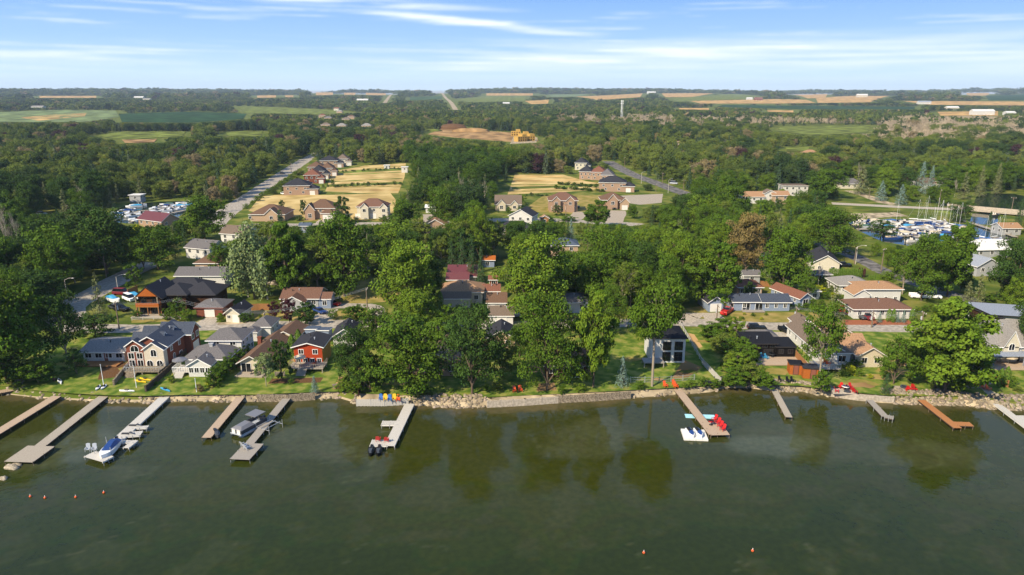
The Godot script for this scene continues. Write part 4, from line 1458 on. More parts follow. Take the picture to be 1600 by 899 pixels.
		for i in 13:
			var p: Vector2 = e[0] + d * i / 12.0
			var wv := 2.2 + 1.2 * sin(i * 1.9 + k * 2.3)
			a.append(p + n * wv); b.append(p - n * (wv * 0.8))
		b.reverse()
		sheet("mown_strip", a + b, ["meadow", "dry_lawn", "stubble"][k % 3], 0.012 + k * 0.0006, false, false)
		k += 1
	# worn and dry patches in the lawns
	for i in 46:
		var x := rng.randf_range(-105, 105)
		var c := Vector2(x, shore_z(x) - rng.randf_range(5, 26))
		var r := rng.randf_range(1.0, 3.4)
		var ring := []
		for j in 11: ring.append(c + Vector2.from_angle(TAU * j / 11) * Vector2(r * rng.randf_range(0.7, 1.5), r * rng.randf_range(0.35, 0.8)))
		sheet("worn_grass", ring, ["dry_lawn", "meadow", "dry_lawn", "dirt"][i % 4], 0.0085 + i * 0.00012, false, false)
	sheet("verge", [Vector2(-98.8, -325.83), Vector2(-48.14, -327.52), Vector2(-48.86, -332.68), Vector2(-98.76, -330.94)], "dry_lawn", 0.01, true, false)
	sheet("verge", [Vector2(-9.3, -338), Vector2(29.6, -339.8), Vector2(29.16, -334.43), Vector2(-9.21, -334.43)], "lawn", 0.01, true, false)
	sheet("village_green", [Vector2(-49.98, -191.34), Vector2(-32.58, -196.41), Vector2(-36.48, -217.84), Vector2(-49.52, -219.42), Vector2(-51.55, -210.23)], "dry_lawn", 0.006, true, false)
	sheet("yard", [Vector2(-8.12, -215.5), Vector2(-5.07, -215.5), Vector2(-4.75, -230.26), Vector2(-8.2, -230.26)], "lawn", 0.006)
	# water of the two marinas and the creek
	var basin := mat("basin_water", h("1d2a22"), 0.05)
	basin.metallic_specular = 0.36
	sheet("marina_basin", [Vector2(-190.72, -325.83), Vector2(-202.73, -354.97), Vector2(-206.5, -380.31), Vector2(-190.66, -387.19), Vector2(-177.57, -389.54), Vector2(-168.31, -371.49), Vector2(-162.05, -339.8), Vector2(-165.2, -316.05)], "basin_water", 0.01)
	sheet("marina_basin", [Vector2(156.42, -324.16), Vector2(180.79, -332.68), Vector2(203.59, -320.87), Vector2(212.62, -309.83), Vector2(217.93, -300.93), Vector2(197.6, -272.07), Vector2(180.21, -269.7), Vector2(177.48, -281.93), Vector2(156.47, -272.07), Vector2(150.1, -279.4), Vector2(151.56, -306.81)], "basin_water", 0.01)
	sheet("creek", [Vector2(244.32, -371.49), Vector2(267.15, -404.22), Vector2(284.43, -420), Vector2(297.84, -417.29), Vector2(297.97, -409.35), Vector2(281.12, -380.31), Vector2(261.3, -356.96), Vector2(251.51, -356.96)], "basin_water", 0.01)
	sheet("creek", [Vector2(209.95, -319.24), Vector2(230.25, -349.13), Vector2(243.04, -349.13), Vector2(221.04, -316.05)], "basin_water", 0.012)
	# farmland
	for f in [["green_field", "meadow", [Vector2(-950.74, -2519.08), Vector2(-773.66, -2375.63), Vector2(-529.64, -2147.08), Vector2(-414.17, -1956.94), Vector2(-482.6, -1822.93), Vector2(-695.03, -1898.73)]], ["bean_field", "dark_crop", [Vector2(-998.16, -1839.62), Vector2(-873.92, -1982.51), Vector2(-679.54, -1855.96), Vector2(-578.56, -1558.4), Vector2(-609.89, -1377.97), Vector2(-756.99, -1402.23)]],
			["pale_field", "pale_crop", [Vector2(-1383.87, -1913.78), Vector2(-1328.16, -2123.31), Vector2(-1133.93, -2075.45), Vector2(-894.03, -1648.43), Vector2(-830.18, -1400.11), Vector2(-1011.12, -1393.33)]], ["wheat_field", "stubble", [Vector2(-1090.42, -1602.84), Vector2(-1122.19, -1791.05), Vector2(-1102.17, -1879.03), Vector2(-990.89, -1679.73), Vector2(-950.39, -1451.9)]], ["hay_meadow", "meadow", [Vector2(-567.66, -981.88), Vector2(-582.74, -1075.61), Vector2(-487.21, -1075.61), Vector2(-443.41, -967.8), Vector2(-484.23, -891.01)]],
			["ploughed_strip", "dirt", [Vector2(-484.23, -891.01), Vector2(-446.38, -902.97), Vector2(-422.56, -846.15), Vector2(-450.95, -835.62)]], ["wheat_field", "stubble", [Vector2(-2437.79, -9071.94), Vector2(-1593.64, -6502.4), Vector2(-1343.96, -5478.5), Vector2(-1420.57, -5298.13)]], ["wheat_field", "stubble", [Vector2(-1462.72, -6353.25), Vector2(-1382.06, -6470.33), Vector2(-1197.04, -5554.01), Vector2(-1267.81, -5523.16)]],
			["wheat_field", "stubble", [Vector2(-1318.44, -6576.81), Vector2(-1117.16, -6476.48), Vector2(-865.26, -4987.25), Vector2(-1111.65, -5564.99)]], ["wheat_field", "stubble", [Vector2(-1756.51, -5023.53), Vector2(-1670.09, -5165.28), Vector2(-1321.44, -4083.6), Vector2(-1388.84, -3978.71)]], ["wheat_field", "stubble", [Vector2(-1615.44, -5193.3), Vector2(-1564.43, -5220.48), Vector2(-1258.6, -4196.96), Vector2(-1309.93, -4220.07)]], ["green_field", "meadow", [Vector2(-281.03, -3681.32), Vector2(-163.21, -4655.39), Vector2(90.8, -4709.27), Vector2(54.52, -3104.64), Vector2(-168.16, -2944.79)]],
			["wheat_field", "stubble", [Vector2(-187.48, -5352.7), Vector2(157.3, -5443.89), Vector2(135.03, -4814.99), Vector2(-166.17, -4740.5)]], ["wheat_field", "stubble", [Vector2(54.52, -3104.64), Vector2(168.56, -3311.16), Vector2(136.11, -2765.35), Vector2(71.08, -2695.26)]], ["wheat_field", "stubble", [Vector2(387.46, -4419.85), Vector2(999.38, -5594.84), Vector2(676.92, -3859.94), Vector2(376.09, -3173.35)]], ["wheat_field", "stubble", [Vector2(1132.09, -5525.29), Vector2(1545.51, -5603.39), Vector2(944.38, -3846.49), Vector2(808.03, -3839.62)]],
			["green_field", "meadow", [Vector2(771.36, -3517.12), Vector2(1640.92, -5353.09), Vector2(1479.7, -4385.24), Vector2(1125.12, -3465.48), Vector2(689.5, -3019.36)]], ["wheat_field", "stubble", [Vector2(759.11, -3109.73), Vector2(1290.56, -3501.84), Vector2(1038.77, -2813.98), Vector2(725.48, -2798.01)]], ["wheat_field", "stubble", [Vector2(536.27, -2342.85), Vector2(635.39, -2343.25), Vector2(589.75, -2173.41), Vector2(514.45, -2229.28)]], ["wheat_field", "stubble", [Vector2(761.85, -2167.29), Vector2(817.78, -2109.12), Vector2(760.06, -1958.87), Vector2(709.26, -2011.22)]],
			["wheat_field", "stubble", [Vector2(1224.1, -3487.58), Vector2(1370.82, -3395.36), Vector2(1207.79, -2893.67), Vector2(988.97, -2813.01)]], ["wheat_field", "stubble", [Vector2(2275.03, -5902.25), Vector2(2658.75, -6157.68), Vector2(1662.56, -3868.6), Vector2(1490.12, -3676.63)]], ["wheat_field", "stubble", [Vector2(1535.54, -3684.99), Vector2(2298.6, -4948.42), Vector2(2506.05, -4846.38), Vector2(1457.1, -2961.8), Vector2(1215.3, -2893.39)]], ["wheat_field", "stubble", [Vector2(1677.26, -3131.35), Vector2(2058.86, -2894), Vector2(1757.24, -2466.53), Vector2(1487.08, -2601.74)]],
			["bean_field", "dark_crop", [Vector2(2779.26, -4285.26), Vector2(3863.72, -5447.65), Vector2(2183.67, -3070.89), Vector2(2041.72, -3121.77)]], ["wheat_field", "stubble", [Vector2(4019.3, -6465.94), Vector2(4003.51, -6121.53), Vector2(2912.83, -4491.74), Vector2(2874.09, -4586.95)]], ["wheat_field", "stubble", [Vector2(1156.04, -1971.8), Vector2(1338.49, -1998.1), Vector2(1146.93, -1709.29), Vector2(1017.57, -1720.21)]], ["bean_field", "dark_crop", [Vector2(772.4, -2661.79), Vector2(1336.83, -2411.41), Vector2(1209.44, -2179.56), Vector2(878.62, -2216.74), Vector2(694.04, -2464.74)]],
			["hay_meadow", "meadow", [Vector2(458.64, -1231.86), Vector2(633.54, -1276.82), Vector2(514.11, -1042.47), Vector2(410.46, -981.88), Vector2(402.76, -1092.97)]], ["hay_meadow", "meadow", [Vector2(297.24, -777.46), Vector2(322.94, -777.46), Vector2(297.19, -718.9), Vector2(276.6, -718.9)]], ["green_field", "pale_crop", [Vector2(260.87, -5134.36), Vector2(570.45, -5427.81), Vector2(387.46, -4419.85), Vector2(227.92, -4192.51)]], ["wheat_field", "stubble", [Vector2(-2856.73, -4404.71), Vector2(-2618.16, -4595.81), Vector2(-2388.85, -4190.32), Vector2(-2639.46, -4077.84)]],
			["hay_meadow", "meadow", [Vector2(-427.98, -1075.61), Vector2(-378.49, -1092.97), Vector2(-337.51, -967.8), Vector2(-382.28, -967.8)]], ["green_field", "crop", [Vector2(-591.94, -4219.2), Vector2(-443.57, -4600.94), Vector2(-357.35, -3702.25), Vector2(-476.21, -3390.34)]]]:
		sheet(f[0], f[2], f[1], 0.5)
	ribbon("far_road", [Vector2(-167.52, -2160.8), Vector2(-249.5, -2958.41), Vector2(-427.66, -4603.31), Vector2(-1111.08, -10949.25)], 16.0, "sand", 0.6)
	ribbon("far_road", [Vector2(-508.31, -2906.87), Vector2(-658.89, -3871.5), Vector2(-936.5, -5686.33)], 16.0, "sand", 0.6)
	sheet("building_site", [Vector2(-118.67, -1011.28), Vector2(-115.27, -1129.4), Vector2(-87.36, -1231.88), Vector2(-54.24, -1110.89), Vector2(0, -1058.78), Vector2(32.26, -954.11), Vector2(32.5, -868.01), Vector2(0, -856.94), Vector2(-75.36, -940.8)], "dirt", 0.02)
	sheet("building_site", [Vector2(-2.21, -825.34), Vector2(28.67, -846.15), Vector2(33.5, -940.8), Vector2(1.7, -954.11)], "sand", 0.03)

func make_front_row() -> void:
	var o: Node3D
	o = house("ranch_house", "low grey-roofed ranch house beside the big brick lake house", "the low grey-roofed ranch house", Vector2(-91.88, -148.21), 0, [bk(0, -4.8, 9.24, 9.0, 2.4, "gx", 1.1, "white_siding", "pale_shingle", "wf4@1.45/1.4x1.0 df1:0.5 wr2@1.4", 0.6)])
	platform(o, "terrace", 0, 1.6, 9, 3, 0.3, "fence_wood")
	# the big brick house: cream gabled bay, tall arched windows, slate roof
	o = house("brick_house", "large red brick house with slate roof and cream stone gabled front", "the large brick lake house", Vector2(-79.97, -143.68), 0, [
		bk(0.4, -7.4, 7.6, 11.6, 4.9, "gz", 2.1, "brick", "slate", "ar1@1.7/0.9x1.1:-3 wr3@3.7/0.9x1.0 wl3@3.6/1.0x1.1 wr2@1.2/1.2x0.8:3"),
		bk(2.0, -0.9, 4.3, 1.8, 4.7, "gz", 1.5, "cream_stucco", "slate", "af2@1.5/1.3x1.4 af1@3.9/1.2x1.6", 0.35),
		bk(-2.35, -1.3, 3.7, 1.4, 5.2, "gz", 1.3, "brick", "slate", "wf2@1.3/1.2x1.4 wf2@3.0/1.2x1.3 af1@4.7/1.7x1.4", 0.3),
		bk(-1.2, -5.4, 6.6, 3.0, 5.1, "gx", 1.6, "brick", "slate", "", 0.25), bk(-1.0, -9.6, 6.6, 3.0, 5.1, "gx", 1.6, "brick", "slate", "", 0.25), bk(2.2, -12.2, 7.0, 4.6, 4.9, "gx", 1.9, "brick", "slate", "wr2@3.8 gr1:0")])
	platform(o, "terrace", 0.6, 1.6, 7.4, 3.2, 0.9, "stone", "alu"); stairs(o, -1.5, 3.2, 2.2, 0.9, "stone")
	# the white house under grey hips
	o = house("white_house", "white two-storey house with grey roofs and a gabled lake porch", "the white two-storey lake house", Vector2(-66.66, -139.74), 0, [
		bk(0.1, -1.9, 4.7, 3.8, 2.6, "gz", 1.4, "white_siding", "grey_shingle", "wf4@1.5/0.85x1.1 wr2@1.5", 0.4),
		bk(0.2, -7.0, 9.2, 7.4, 2.7, "hip", 2.0, "white_siding", "grey_shingle", "wr3@1.5 wl2@1.5", 0.5), bk(1.9, -13.4, 7.4, 7.4, 4.7, "hip", 1.7, "white_siding", "grey_shingle", "wf2@4.0/1.2x0.7 wr3@3.7/1.0x0.9 wr3@1.4", 0.5)])
	platform(o, "deck", -4.2, -2.6, 3.6, 4.0, 0.9, "deck_pale", "white"); stairs(o, -4.4, -0.5, 2.0, 0.9, "deck_pale"); chimney(o, Vector3(0, 0, 0) + Vector3(0.4, 4.2, -6.4), Vector3(0.7, 0.9, 0.7), "grey_siding")
	o = house("garden_shed", "white shed with grey hipped roof behind the cream cottage", "the white shed behind the cream cottage", Vector2(-63.56, -161.65), 0, [bk(0, -1.6, 3.2, 3.2, 2.3, "hip", 1.0, "white_siding", "grey_shingle", "wf1@1.4/0.8x0.8", 0.3), bk(1.6, -6.6, 4.4, 6.5, 2.6, "hip", 1.5, "white_siding", "grey_shingle", "wr2@1.5", 0.4)], "white", true, "shed")
	o = house("cream_cottage", "long cream cottage with brown roof and sliding glass doors", "the long cream cottage", Vector2(-56.22, -141.86), -3, [bk(0, -8, 5.0, 16, 2.5, "gz", 1.4, "cream_siding", "brown_shingle", "sf1:-1.2 wf1@1.6/1.2x1.2:1.3 wl4@1.6 wr3@1.6", 0.7), bk(1.4, -20, 5.6, 8.0, 2.5, "gz", 1.4, "cream_siding", "brown_shingle", "wl2@1.5", 0.5)], "off_white")
	platform(o, "terrace", 0.2, 1.3, 6.0, 2.6, 0.25, "pavers"); chimney(o, Vector3(-2.0, 2.2, -10), Vector3(0.8, 2.4, 0.8))
	# the red house
	o = house("red_house", "red board house with yellow side walls, dark roof and lake deck", "the red lake house", Vector2(-44.91, -145.53), 0, [bk(0, -3.5, 6.2, 7.0, 4.6, "gz", 0.9, "red_siding", "dark_shingle", "wf2@3.5/1.0x1.0 wf4@1.35/0.85x1.1 wr3@3.6/0.9x0.9", 0.55)])
	var side := Mb.new()
	side.box(Vector3(3.14, 2.3, -3.5), Vector3(0.06, 4.6, 6.9)); side.box(Vector3(-3.14, 2.3, -3.5), Vector3(0.06, 4.6, 6.9))
	part("side_cladding", side, M("ochre_siding"), o)
	platform(o, "deck", 0.3, 1.9, 7.6, 3.8, 1.1, "deck_weathered", "fence_grey"); stairs(o, -0.4, 3.8, 2.0, 1.1, "deck_weathered")
	for i in 2:
		o = house("garden_shed", ["blue-grey flat-roofed shed nearer the cedars behind the red house", "blue-grey flat-roofed shed nearer the white garage behind the red house"][i], "", [Vector2(-48.88, -162.11), Vector2(-45.84, -161.2)][i], 0, [bk(0, -1.6, 2.9, 3.4, 2.5, "shed_b", 0.4, "blue_siding", "blue_roof", "df1:0.2", 0.2)], "white", true, "shed")
	o = house("garage", "white garage with dark gable roof behind the red lake house", "the white garage behind the red house", Vector2(-39.74, -157.65), 4, [bk(0, -4, 5.33, 8, 2.8, "gz", 1.7, "white_siding", "dark_shingle", "wf1@1.6/0.8x0.8:1.5 dr1", 0.5)], "white", true, "garage")
	# houses that show only between the trees
	o = house("cottage", "pale pink stone cottage glimpsed between two lakeside maples", "the pale pink cottage", Vector2(-14.51, -140.09), 0, [bk(-1.5, -5, 9, 10, 3.0, "gz", 2.0, "pink_brick", "taupe_shingle", "wf3@1.7 wr3@1.6", 0.5), bk(-1.5, -14, 8, 7, 4.6, "hip", 2.0, "pale_cream", "taupe_shingle", "wr2@3.4", 0.5)], "white", false)
	o = house("cottage", "small dark-roofed cottage showing behind the darkest lakeside maple", "the dark-roofed cottage in the trees", Vector2(-2.57, -156.36), 0, [bk(0, -4, 6.5, 8, 2.8, "gz", 1.8, "tan_brick", "dark_shingle", "wf2@1.6 wr2@1.5", 0.5)], "off_white", false)
	o = house("cottage", "low cottage with red chairs hidden under the tallest lakeside trees", "the low cottage under the tall trees", Vector2(11.59, -139.39), 0, [bk(0, -5, 9, 10, 2.8, "gx", 1.8, "dark_wood", "brown_shingle", "wf3@1.6 sf1:2", 0.5)], "white", false)
	# modern grey house
	o = house("grey_house", "modern pale grey two-storey house with four tall dark windows", "the modern grey lake house", Vector2(34.91, -147.82), 0, [bk(0, -4, 7.6, 8, 5.8, "hip", 1.3, "white_siding", "black_shingle", "wf1@4.0/1.7x1.9:-0.3 wf1@4.0/1.7x1.9:2.3 wf1@1.5/1.7x2.0:-0.3 wf1@1.5/1.7x2.0:2.3 wr3@4.0/1.0x1.2", 0.4)], "dark_trim")
	platform(o, "deck", -3.6, 1.5, 4.5, 3.0, 1.2, "deck_grey", ""); 
	# black house
	o = house("black_house", "black board house with low dark roofs and a wooden terrace", "the black lake house", Vector2(56.82, -150.97), 0, [bk(0, -2.9, 6.88, 5.8, 3.3, "shed_f", 0.6, "black_siding", "black_shingle", "wf4@2.75/1.0x0.6 sf2/2.0x1.9:0 wl2@1.8", 0.4), bk(5.6, -2.2, 4.24, 5.0, 2.6, "shed_f", 0.4, "black_siding", "black_shingle", "wf2@1.6/1.0x1.0 wr2@1.6", 0.3), bk(2.6, -8.4, 6.6, 4.6, 2.7, "hip", 1.0, "black_siding", "grey_shingle", "wr1@1.5", 0.4)], "dark_trim")
	platform(o, "terrace", 3.4, 2.6, 12, 5.0, 0.3, "deck_tan"); platform(o, "porch_roof", -4.2, 1.6, 3.0, 3.4, 2.4, "black_shingle", "", 0.05)
	# long white cottage
	o = house("white_cottage", "long white cottage with taupe roof and grey lake deck", "the long white cottage", Vector2(71.6, -146.29), 0, [bk(-0.2, -10, 6.0, 19, 2.8, "gz", 1.6, "white_siding", "taupe_shingle", "wl5@1.6/1.0x1.1", 0.5), bk(1.6, -2.0, 3.6, 4.2, 2.9, "hip", 1.2, "white_siding", "taupe_shingle", "wf1@1.6/1.6x1.4 wl1@1.6", 0.35)])
	platform(o, "deck", -2.9, 1.8, 5.0, 4.6, 0.8, "deck_grey", "alu")
	o = house("garage", "small white garage with brown roof behind the long white cottage", "the small white garage by the street", Vector2(73.41, -166.79), 0, [bk(0, -2.6, 4.4, 5.2, 2.6, "gz", 1.3, "white_siding", "taupe_shingle", "wl1@1.5", 0.35)], "white", true, "garage")
	# tan-roofed house
	o = house("tan_roofed_house", "cream house with stepped orange-tan roofs beside the street", "the tan-roofed lake house", Vector2(78.87, -145.16), 0, [bk(0.2, -3.6, 5.6, 7.2, 2.8, "gz", 1.7, "cream_siding", "tan_shingle", "wf2@1.6 wl2@1.6 dl1", 0.5), bk(-2.2, -9.0, 7.8, 6.0, 2.9, "gx", 1.7, "cream_siding", "tan_shingle", "wl1@1.6", 0.5), bk(-0.4, -17.0, 5.8, 11, 3.0, "gz", 1.8, "cream_siding", "tan_shingle", "wl4@1.7/0.8x1.0", 0.5)], "off_white")
	# behind and right of the big bright maple
	o = house("dark_cabin", "narrow black cabin with steep metal roof beside the bright maple", "the narrow black cabin", Vector2(100.85, -141.5), 0, [bk(0, -4, 3.59, 8, 5.0, "shed_r", 2.0, "black_siding", "dark_shingle", "sf2/1.2x2.3 wr2@3", 0.45)], "off_white")
	o = house("white_farmhouse", "broad white house with grey roof and steep central front gable", "the broad white gabled house", Vector2(111.18, -148.21), 0, [bk(2.0, -5.5, 15, 11, 3.9, "gx", 4.2, "pale_cream", "pale_shingle", "wf2@3.2/0.9x1.0:-3.5 wf2@3.2/0.9x1.0:4.2 sf3 wl2@2", 0.5), bk(0.3, -1.1, 3.4, 3.2, 4.1, "gz", 3.3, "pale_cream", "pale_shingle", "af1@3.8/1.2x1.5", 0.3)])
	platform(o, "porch_roof", 1.6, 1.7, 14, 3.2, 2.7, "grey_metal"); platform(o, "terrace", 1.6, 2.6, 15, 5.0, 0.3, "deck_tan")
	o = house("modern_house", "flat-roofed modern house with dark brown side wall near the road", "the flat-roofed modern house", Vector2(127.3, -168.25), 0, [bk(0, -5, 14, 10, 3.8, "shed_r", 0.9, "white_siding", "grey_metal", "wf5@2.8/1.0x0.9 wl2@2.4", 0.7), bk(-5.9, -3.4, 3.0, 8.0, 4.0, "shed_r", 0.3, "dark_wood", "dark_shingle", "", 0.4)], "dark_trim")

func make_second_row() -> void:
	var o: Node3D
	o = house("timber_house", "large charcoal house with orange timber gable and balcony", "the charcoal house with timber gable", Vector2(-98.4, -183.02), 0, [bk(0, -4.5, 5.97, 9, 5.4, "gz", 2.6, "dark_wood", "dark_shingle", "sf2:-0.1 wf2@4.1/1.3x1.4 wr2@4.0", 1.0), bk(5.0, -7.0, 7.0, 8, 4.8, "hip", 2.1, "dark_wood", "dark_shingle", "wf2@1.6 wf2@4 wr2@3.8", 0.9), bk(11.2, -9, 9, 9, 4.4, "hip", 2.4, "dark_wood", "dark_shingle", "wf2@1.6 wr2@1.6", 0.9), bk(4.5, -12.5, 12, 7, 4.8, "hip", 2.2, "dark_wood", "dark_shingle", "", 0.9)], "dark_trim")
	var gable := Mb.new()
	gable.tri(Vector3(-2.7, 5.5, 1.04), Vector3(2.7, 5.5, 1.04), Vector3(0, 7.75, 1.04))
	gable.box(Vector3(0, 3.2, 1.4), Vector3(6.2, 1.0, 0.12)); gable.box(Vector3(-3.1, 3.2, 0.7), Vector3(0.12, 1.0, 1.4)); gable.box(Vector3(3.1, 3.2, 0.7), Vector3(0.12, 1.0, 1.4))
	part("timber_facing", gable, M("orange_wood"), o)
	platform(o, "balcony", 0, 0.75, 6.2, 1.5, 2.75, "fence_wood")
	for x in [-2.9, 2.9]:
		var c := Mb.new()
		c.box(Vector3(0, 2.7, 0), Vector3(0.3, 5.4, 0.3))
		part("post", c, M("stone"), o, Vector3(x, 0, 1.3))
	platform(o, "terrace", 0.5, 1.6, 9, 3.2, 0.25, "pavers")
	o = house("grey_roofed_house", "white house with long grey roof behind the charcoal house", "the grey-roofed house behind it", Vector2(-96.13, -208.77), 0, [bk(0, -5, 15, 8, 4.0, "gx", 1.7, "white_siding", "grey_shingle", "wf2@3.2:4", 0.5)])
	o = house("brown_roofed_house", "small brown-roofed house behind the long grey roof", "the brown-roofed house behind the grey roof", Vector2(-99.05, -223.47), 0, [bk(0, -4, 9, 8, 4.6, "hip", 2.4, "tan_brick", "brown_shingle", "wr2@3 wf2@3", 0.5)])
	o = house("brick_garage", "red brick garage with grey hipped roof and brown door", "the red brick garage", Vector2(-81.42, -180.77), 0, [bk(0, -3.6, 7.07, 7.2, 2.7, "hip", 1.4, "brick", "grey_shingle", "gf1", 0.5)], "brown_door", true, "garage")
	o = house("cream_garage", "small cream garage with dark gable roof and hedge", "the small cream garage", Vector2(-73.55, -176.41), -6, [bk(0, -3.4, 3.71, 6.8, 2.6, "gz", 1.4, "pale_cream", "dark_shingle", "gf1/1.6x2.0:0.8 wf1@1.5/0.8x0.8:-1", 0.5)], "off_white", true, "garage")
	o = house("brown_roofed_house", "grey house with long rust-brown roof behind purple trees", "the house behind the purple trees", Vector2(-59.3, -185.92), 0, [bk(0, -7, 10.09, 8.4, 3.0, "gx", 1.8, "grey_siding", "red_brown_shingle", "wf4@1.8 wr2@1.8", 0.6), bk(-1, -1.4, 6, 3.6, 2.7, "gz", 1.6, "grey_siding", "red_brown_shingle", "wf1@1.6", 0.4), bk(6.8, -5.4, 3.4, 5, 2.7, "gx", 1.2, "blue_siding", "red_brown_shingle", "wf1@1.6", 0.3)])
	for t in [["dark red metal-roofed house before the tall spruces", "the dark red roofed house", Vector2(-15.57, -211.71), [bk(0, -5, 8.5, 9, 3.2, "gx", 2.4, "cream_siding", "maroon_metal", "wf2@1.7 wr2@1.7", 0.5), bk(-1.2, 0.5, 6.5, 4, 3.0, "gx", 1.5, "cream_siding", "maroon_metal", "wf1@1.6", 0.4)]],
			["cream house with orange-tan hipped roof and grey lower roof", "the tan hip-roofed house", Vector2(-14.3, -193.21), [bk(0, -5, 11.5, 9, 3.3, "hip", 2.2, "pale_cream", "tan_shingle", "wf2@1.8:-3 wf1@1.8:4 wr2@1.7", 0.6), bk(-1.5, 1.2, 8, 4.5, 2.6, "gx", 1.2, "pale_cream", "taupe_shingle", "", 0.4)]],
			["small white outbuilding with rust roof by the lawn", "the small rust-roofed outbuilding", Vector2(-5.99, -197.71), [bk(0, -2.5, 4.6, 5, 2.5, "gx", 1.3, "white_siding", "rust_shingle", "wf1@1.5", 0.4)]],
			["white bungalow with plain brown roof and paved yard", "the white brown-roofed bungalow", Vector2(-4.22, -184.75), [bk(0, -3.5, 5.1, 7, 2.9, "gx", 1.8, "white_siding", "brown_shingle", "wf1@1.7:1.5 df1:-1", 0.4)]],
			["low taupe-roofed garage just above the paved yard", "the low taupe-roofed garage", Vector2(-2.84, -174.3), [bk(0, -3.5, 6.2, 7, 2.5, "gx", 1.5, "white_siding", "taupe_shingle", "gf1", 0.4)]]]:
		house("bungalow", t[0], t[1], t[2], 0, t[3])
	sheet("yard", [Vector2(-5.92, -176.95), Vector2(0, -177.48), Vector2(2.14, -187.69), Vector2(-0.9, -190.11), Vector2(-1.76, -185.33)], "pavers", 0.02, true, true)
	# blue-grey houses across the street
	o = house("garage", "blue-grey garage with white door and dark roof", "the blue-grey garage", Vector2(56.29, -185.92), 6, [bk(0, -4, 4.25, 8, 2.7, "gz", 1.5, "blue_siding", "dark_shingle", "gf1/3.0x2.1", 0.45)], "white", true, "garage")
	o = house("blue_house", "long blue-grey bungalow with slate roof and white porch", "the long blue-grey bungalow", Vector2(69.23, -186.5), 0, [bk(-4.3, -3.3, 7.1, 6.2, 2.6, "gx", 1.3, "blue_siding", "slate", "wf2@1.6/0.9x1.2:-2.2 sf2:1.8 wl2@1.6", 0.5), bk(3.9, -3.0, 7.46, 6.2, 2.6, "gx", 1.35, "blue_siding", "slate", "wf3@1.6/0.8x1.2 wr2@1.6", 0.5)])
	platform(o, "porch", -2.6, 0.8, 6, 1.8, 0.3, "deck_grey")
	o = house("bungalow", "low rust-brown roofed bungalow behind the blue-grey bungalow", "the rust-roofed bungalow", Vector2(70.77, -201.05), 0, [bk(0, -3.6, 6.85, 7.2, 2.7, "hip", 1.4, "pink_brick", "rust_shingle", "wf3@1.6", 0.5)])
	o = house("long_shed", "long pale blue shed with rust roof and double doors", "the long rust-roofed shed", Vector2(82.99, -190.72), 20, [bk(0, -6, 3.99, 12, 2.5, "gz", 1.3, "blue_siding", "rust_shingle", "sf1/1.7x2.0 wl3@1.5/0.8x0.8", 0.45)], "white", true, "shed")
	o = house("white_house", "white gabled house with charcoal roof behind the cedar hedge", "the white charcoal-roofed house", Vector2(105, -228.53), -14, [bk(0, -7, 8.14, 14, 3.6, "gz", 2.4, "pale_cream", "dark_shingle", "wf2@1.8/0.9x1.0 wl4@1.8", 0.6)])
	o = house("bungalow", "white bungalow with pale grey hipped roof", "the pale hip-roofed bungalow", Vector2(102.73, -201.05), 0, [bk(0, -6, 9.89, 8.4, 2.8, "hip", 1.8, "white_siding", "pale_shingle", "wf3@1.8 wl2@1.7", 0.6), bk(3.4, 1.6, 5.2, 4, 2.8, "gz", 1.5, "white_siding", "tan_shingle", "wf1@1.6", 0.4)])
	o = house("white_house", "white two-storey house with orange-tan hipped roof", "the tall white tan-roofed house", Vector2(105.86, -192.58), 0, [bk(0, -5, 10.97, 7.6, 4.2, "hip", 1.3, "white_siding", "tan_shingle", "wf4@1.3/0.8x1.3 wl2@3.2", 0.6), bk(-6.6, -2, 4.4, 6, 3.2, "gz", 1.4, "white_siding", "tan_shingle", "wf1@1.7", 0.4)])
	o = house("bungalow", "long white bungalow with red-brown hipped roof and clipped cedars", "the long red-brown roofed bungalow", Vector2(98.66, -178.02), 0, [bk(0.3, -5.5, 14.97, 8.0, 2.7, "hip", 1.7, "white_siding", "red_brown_shingle", "wf5@1.7/0.9x1.2 gf1:-3 wl2@1.7", 0.7)])

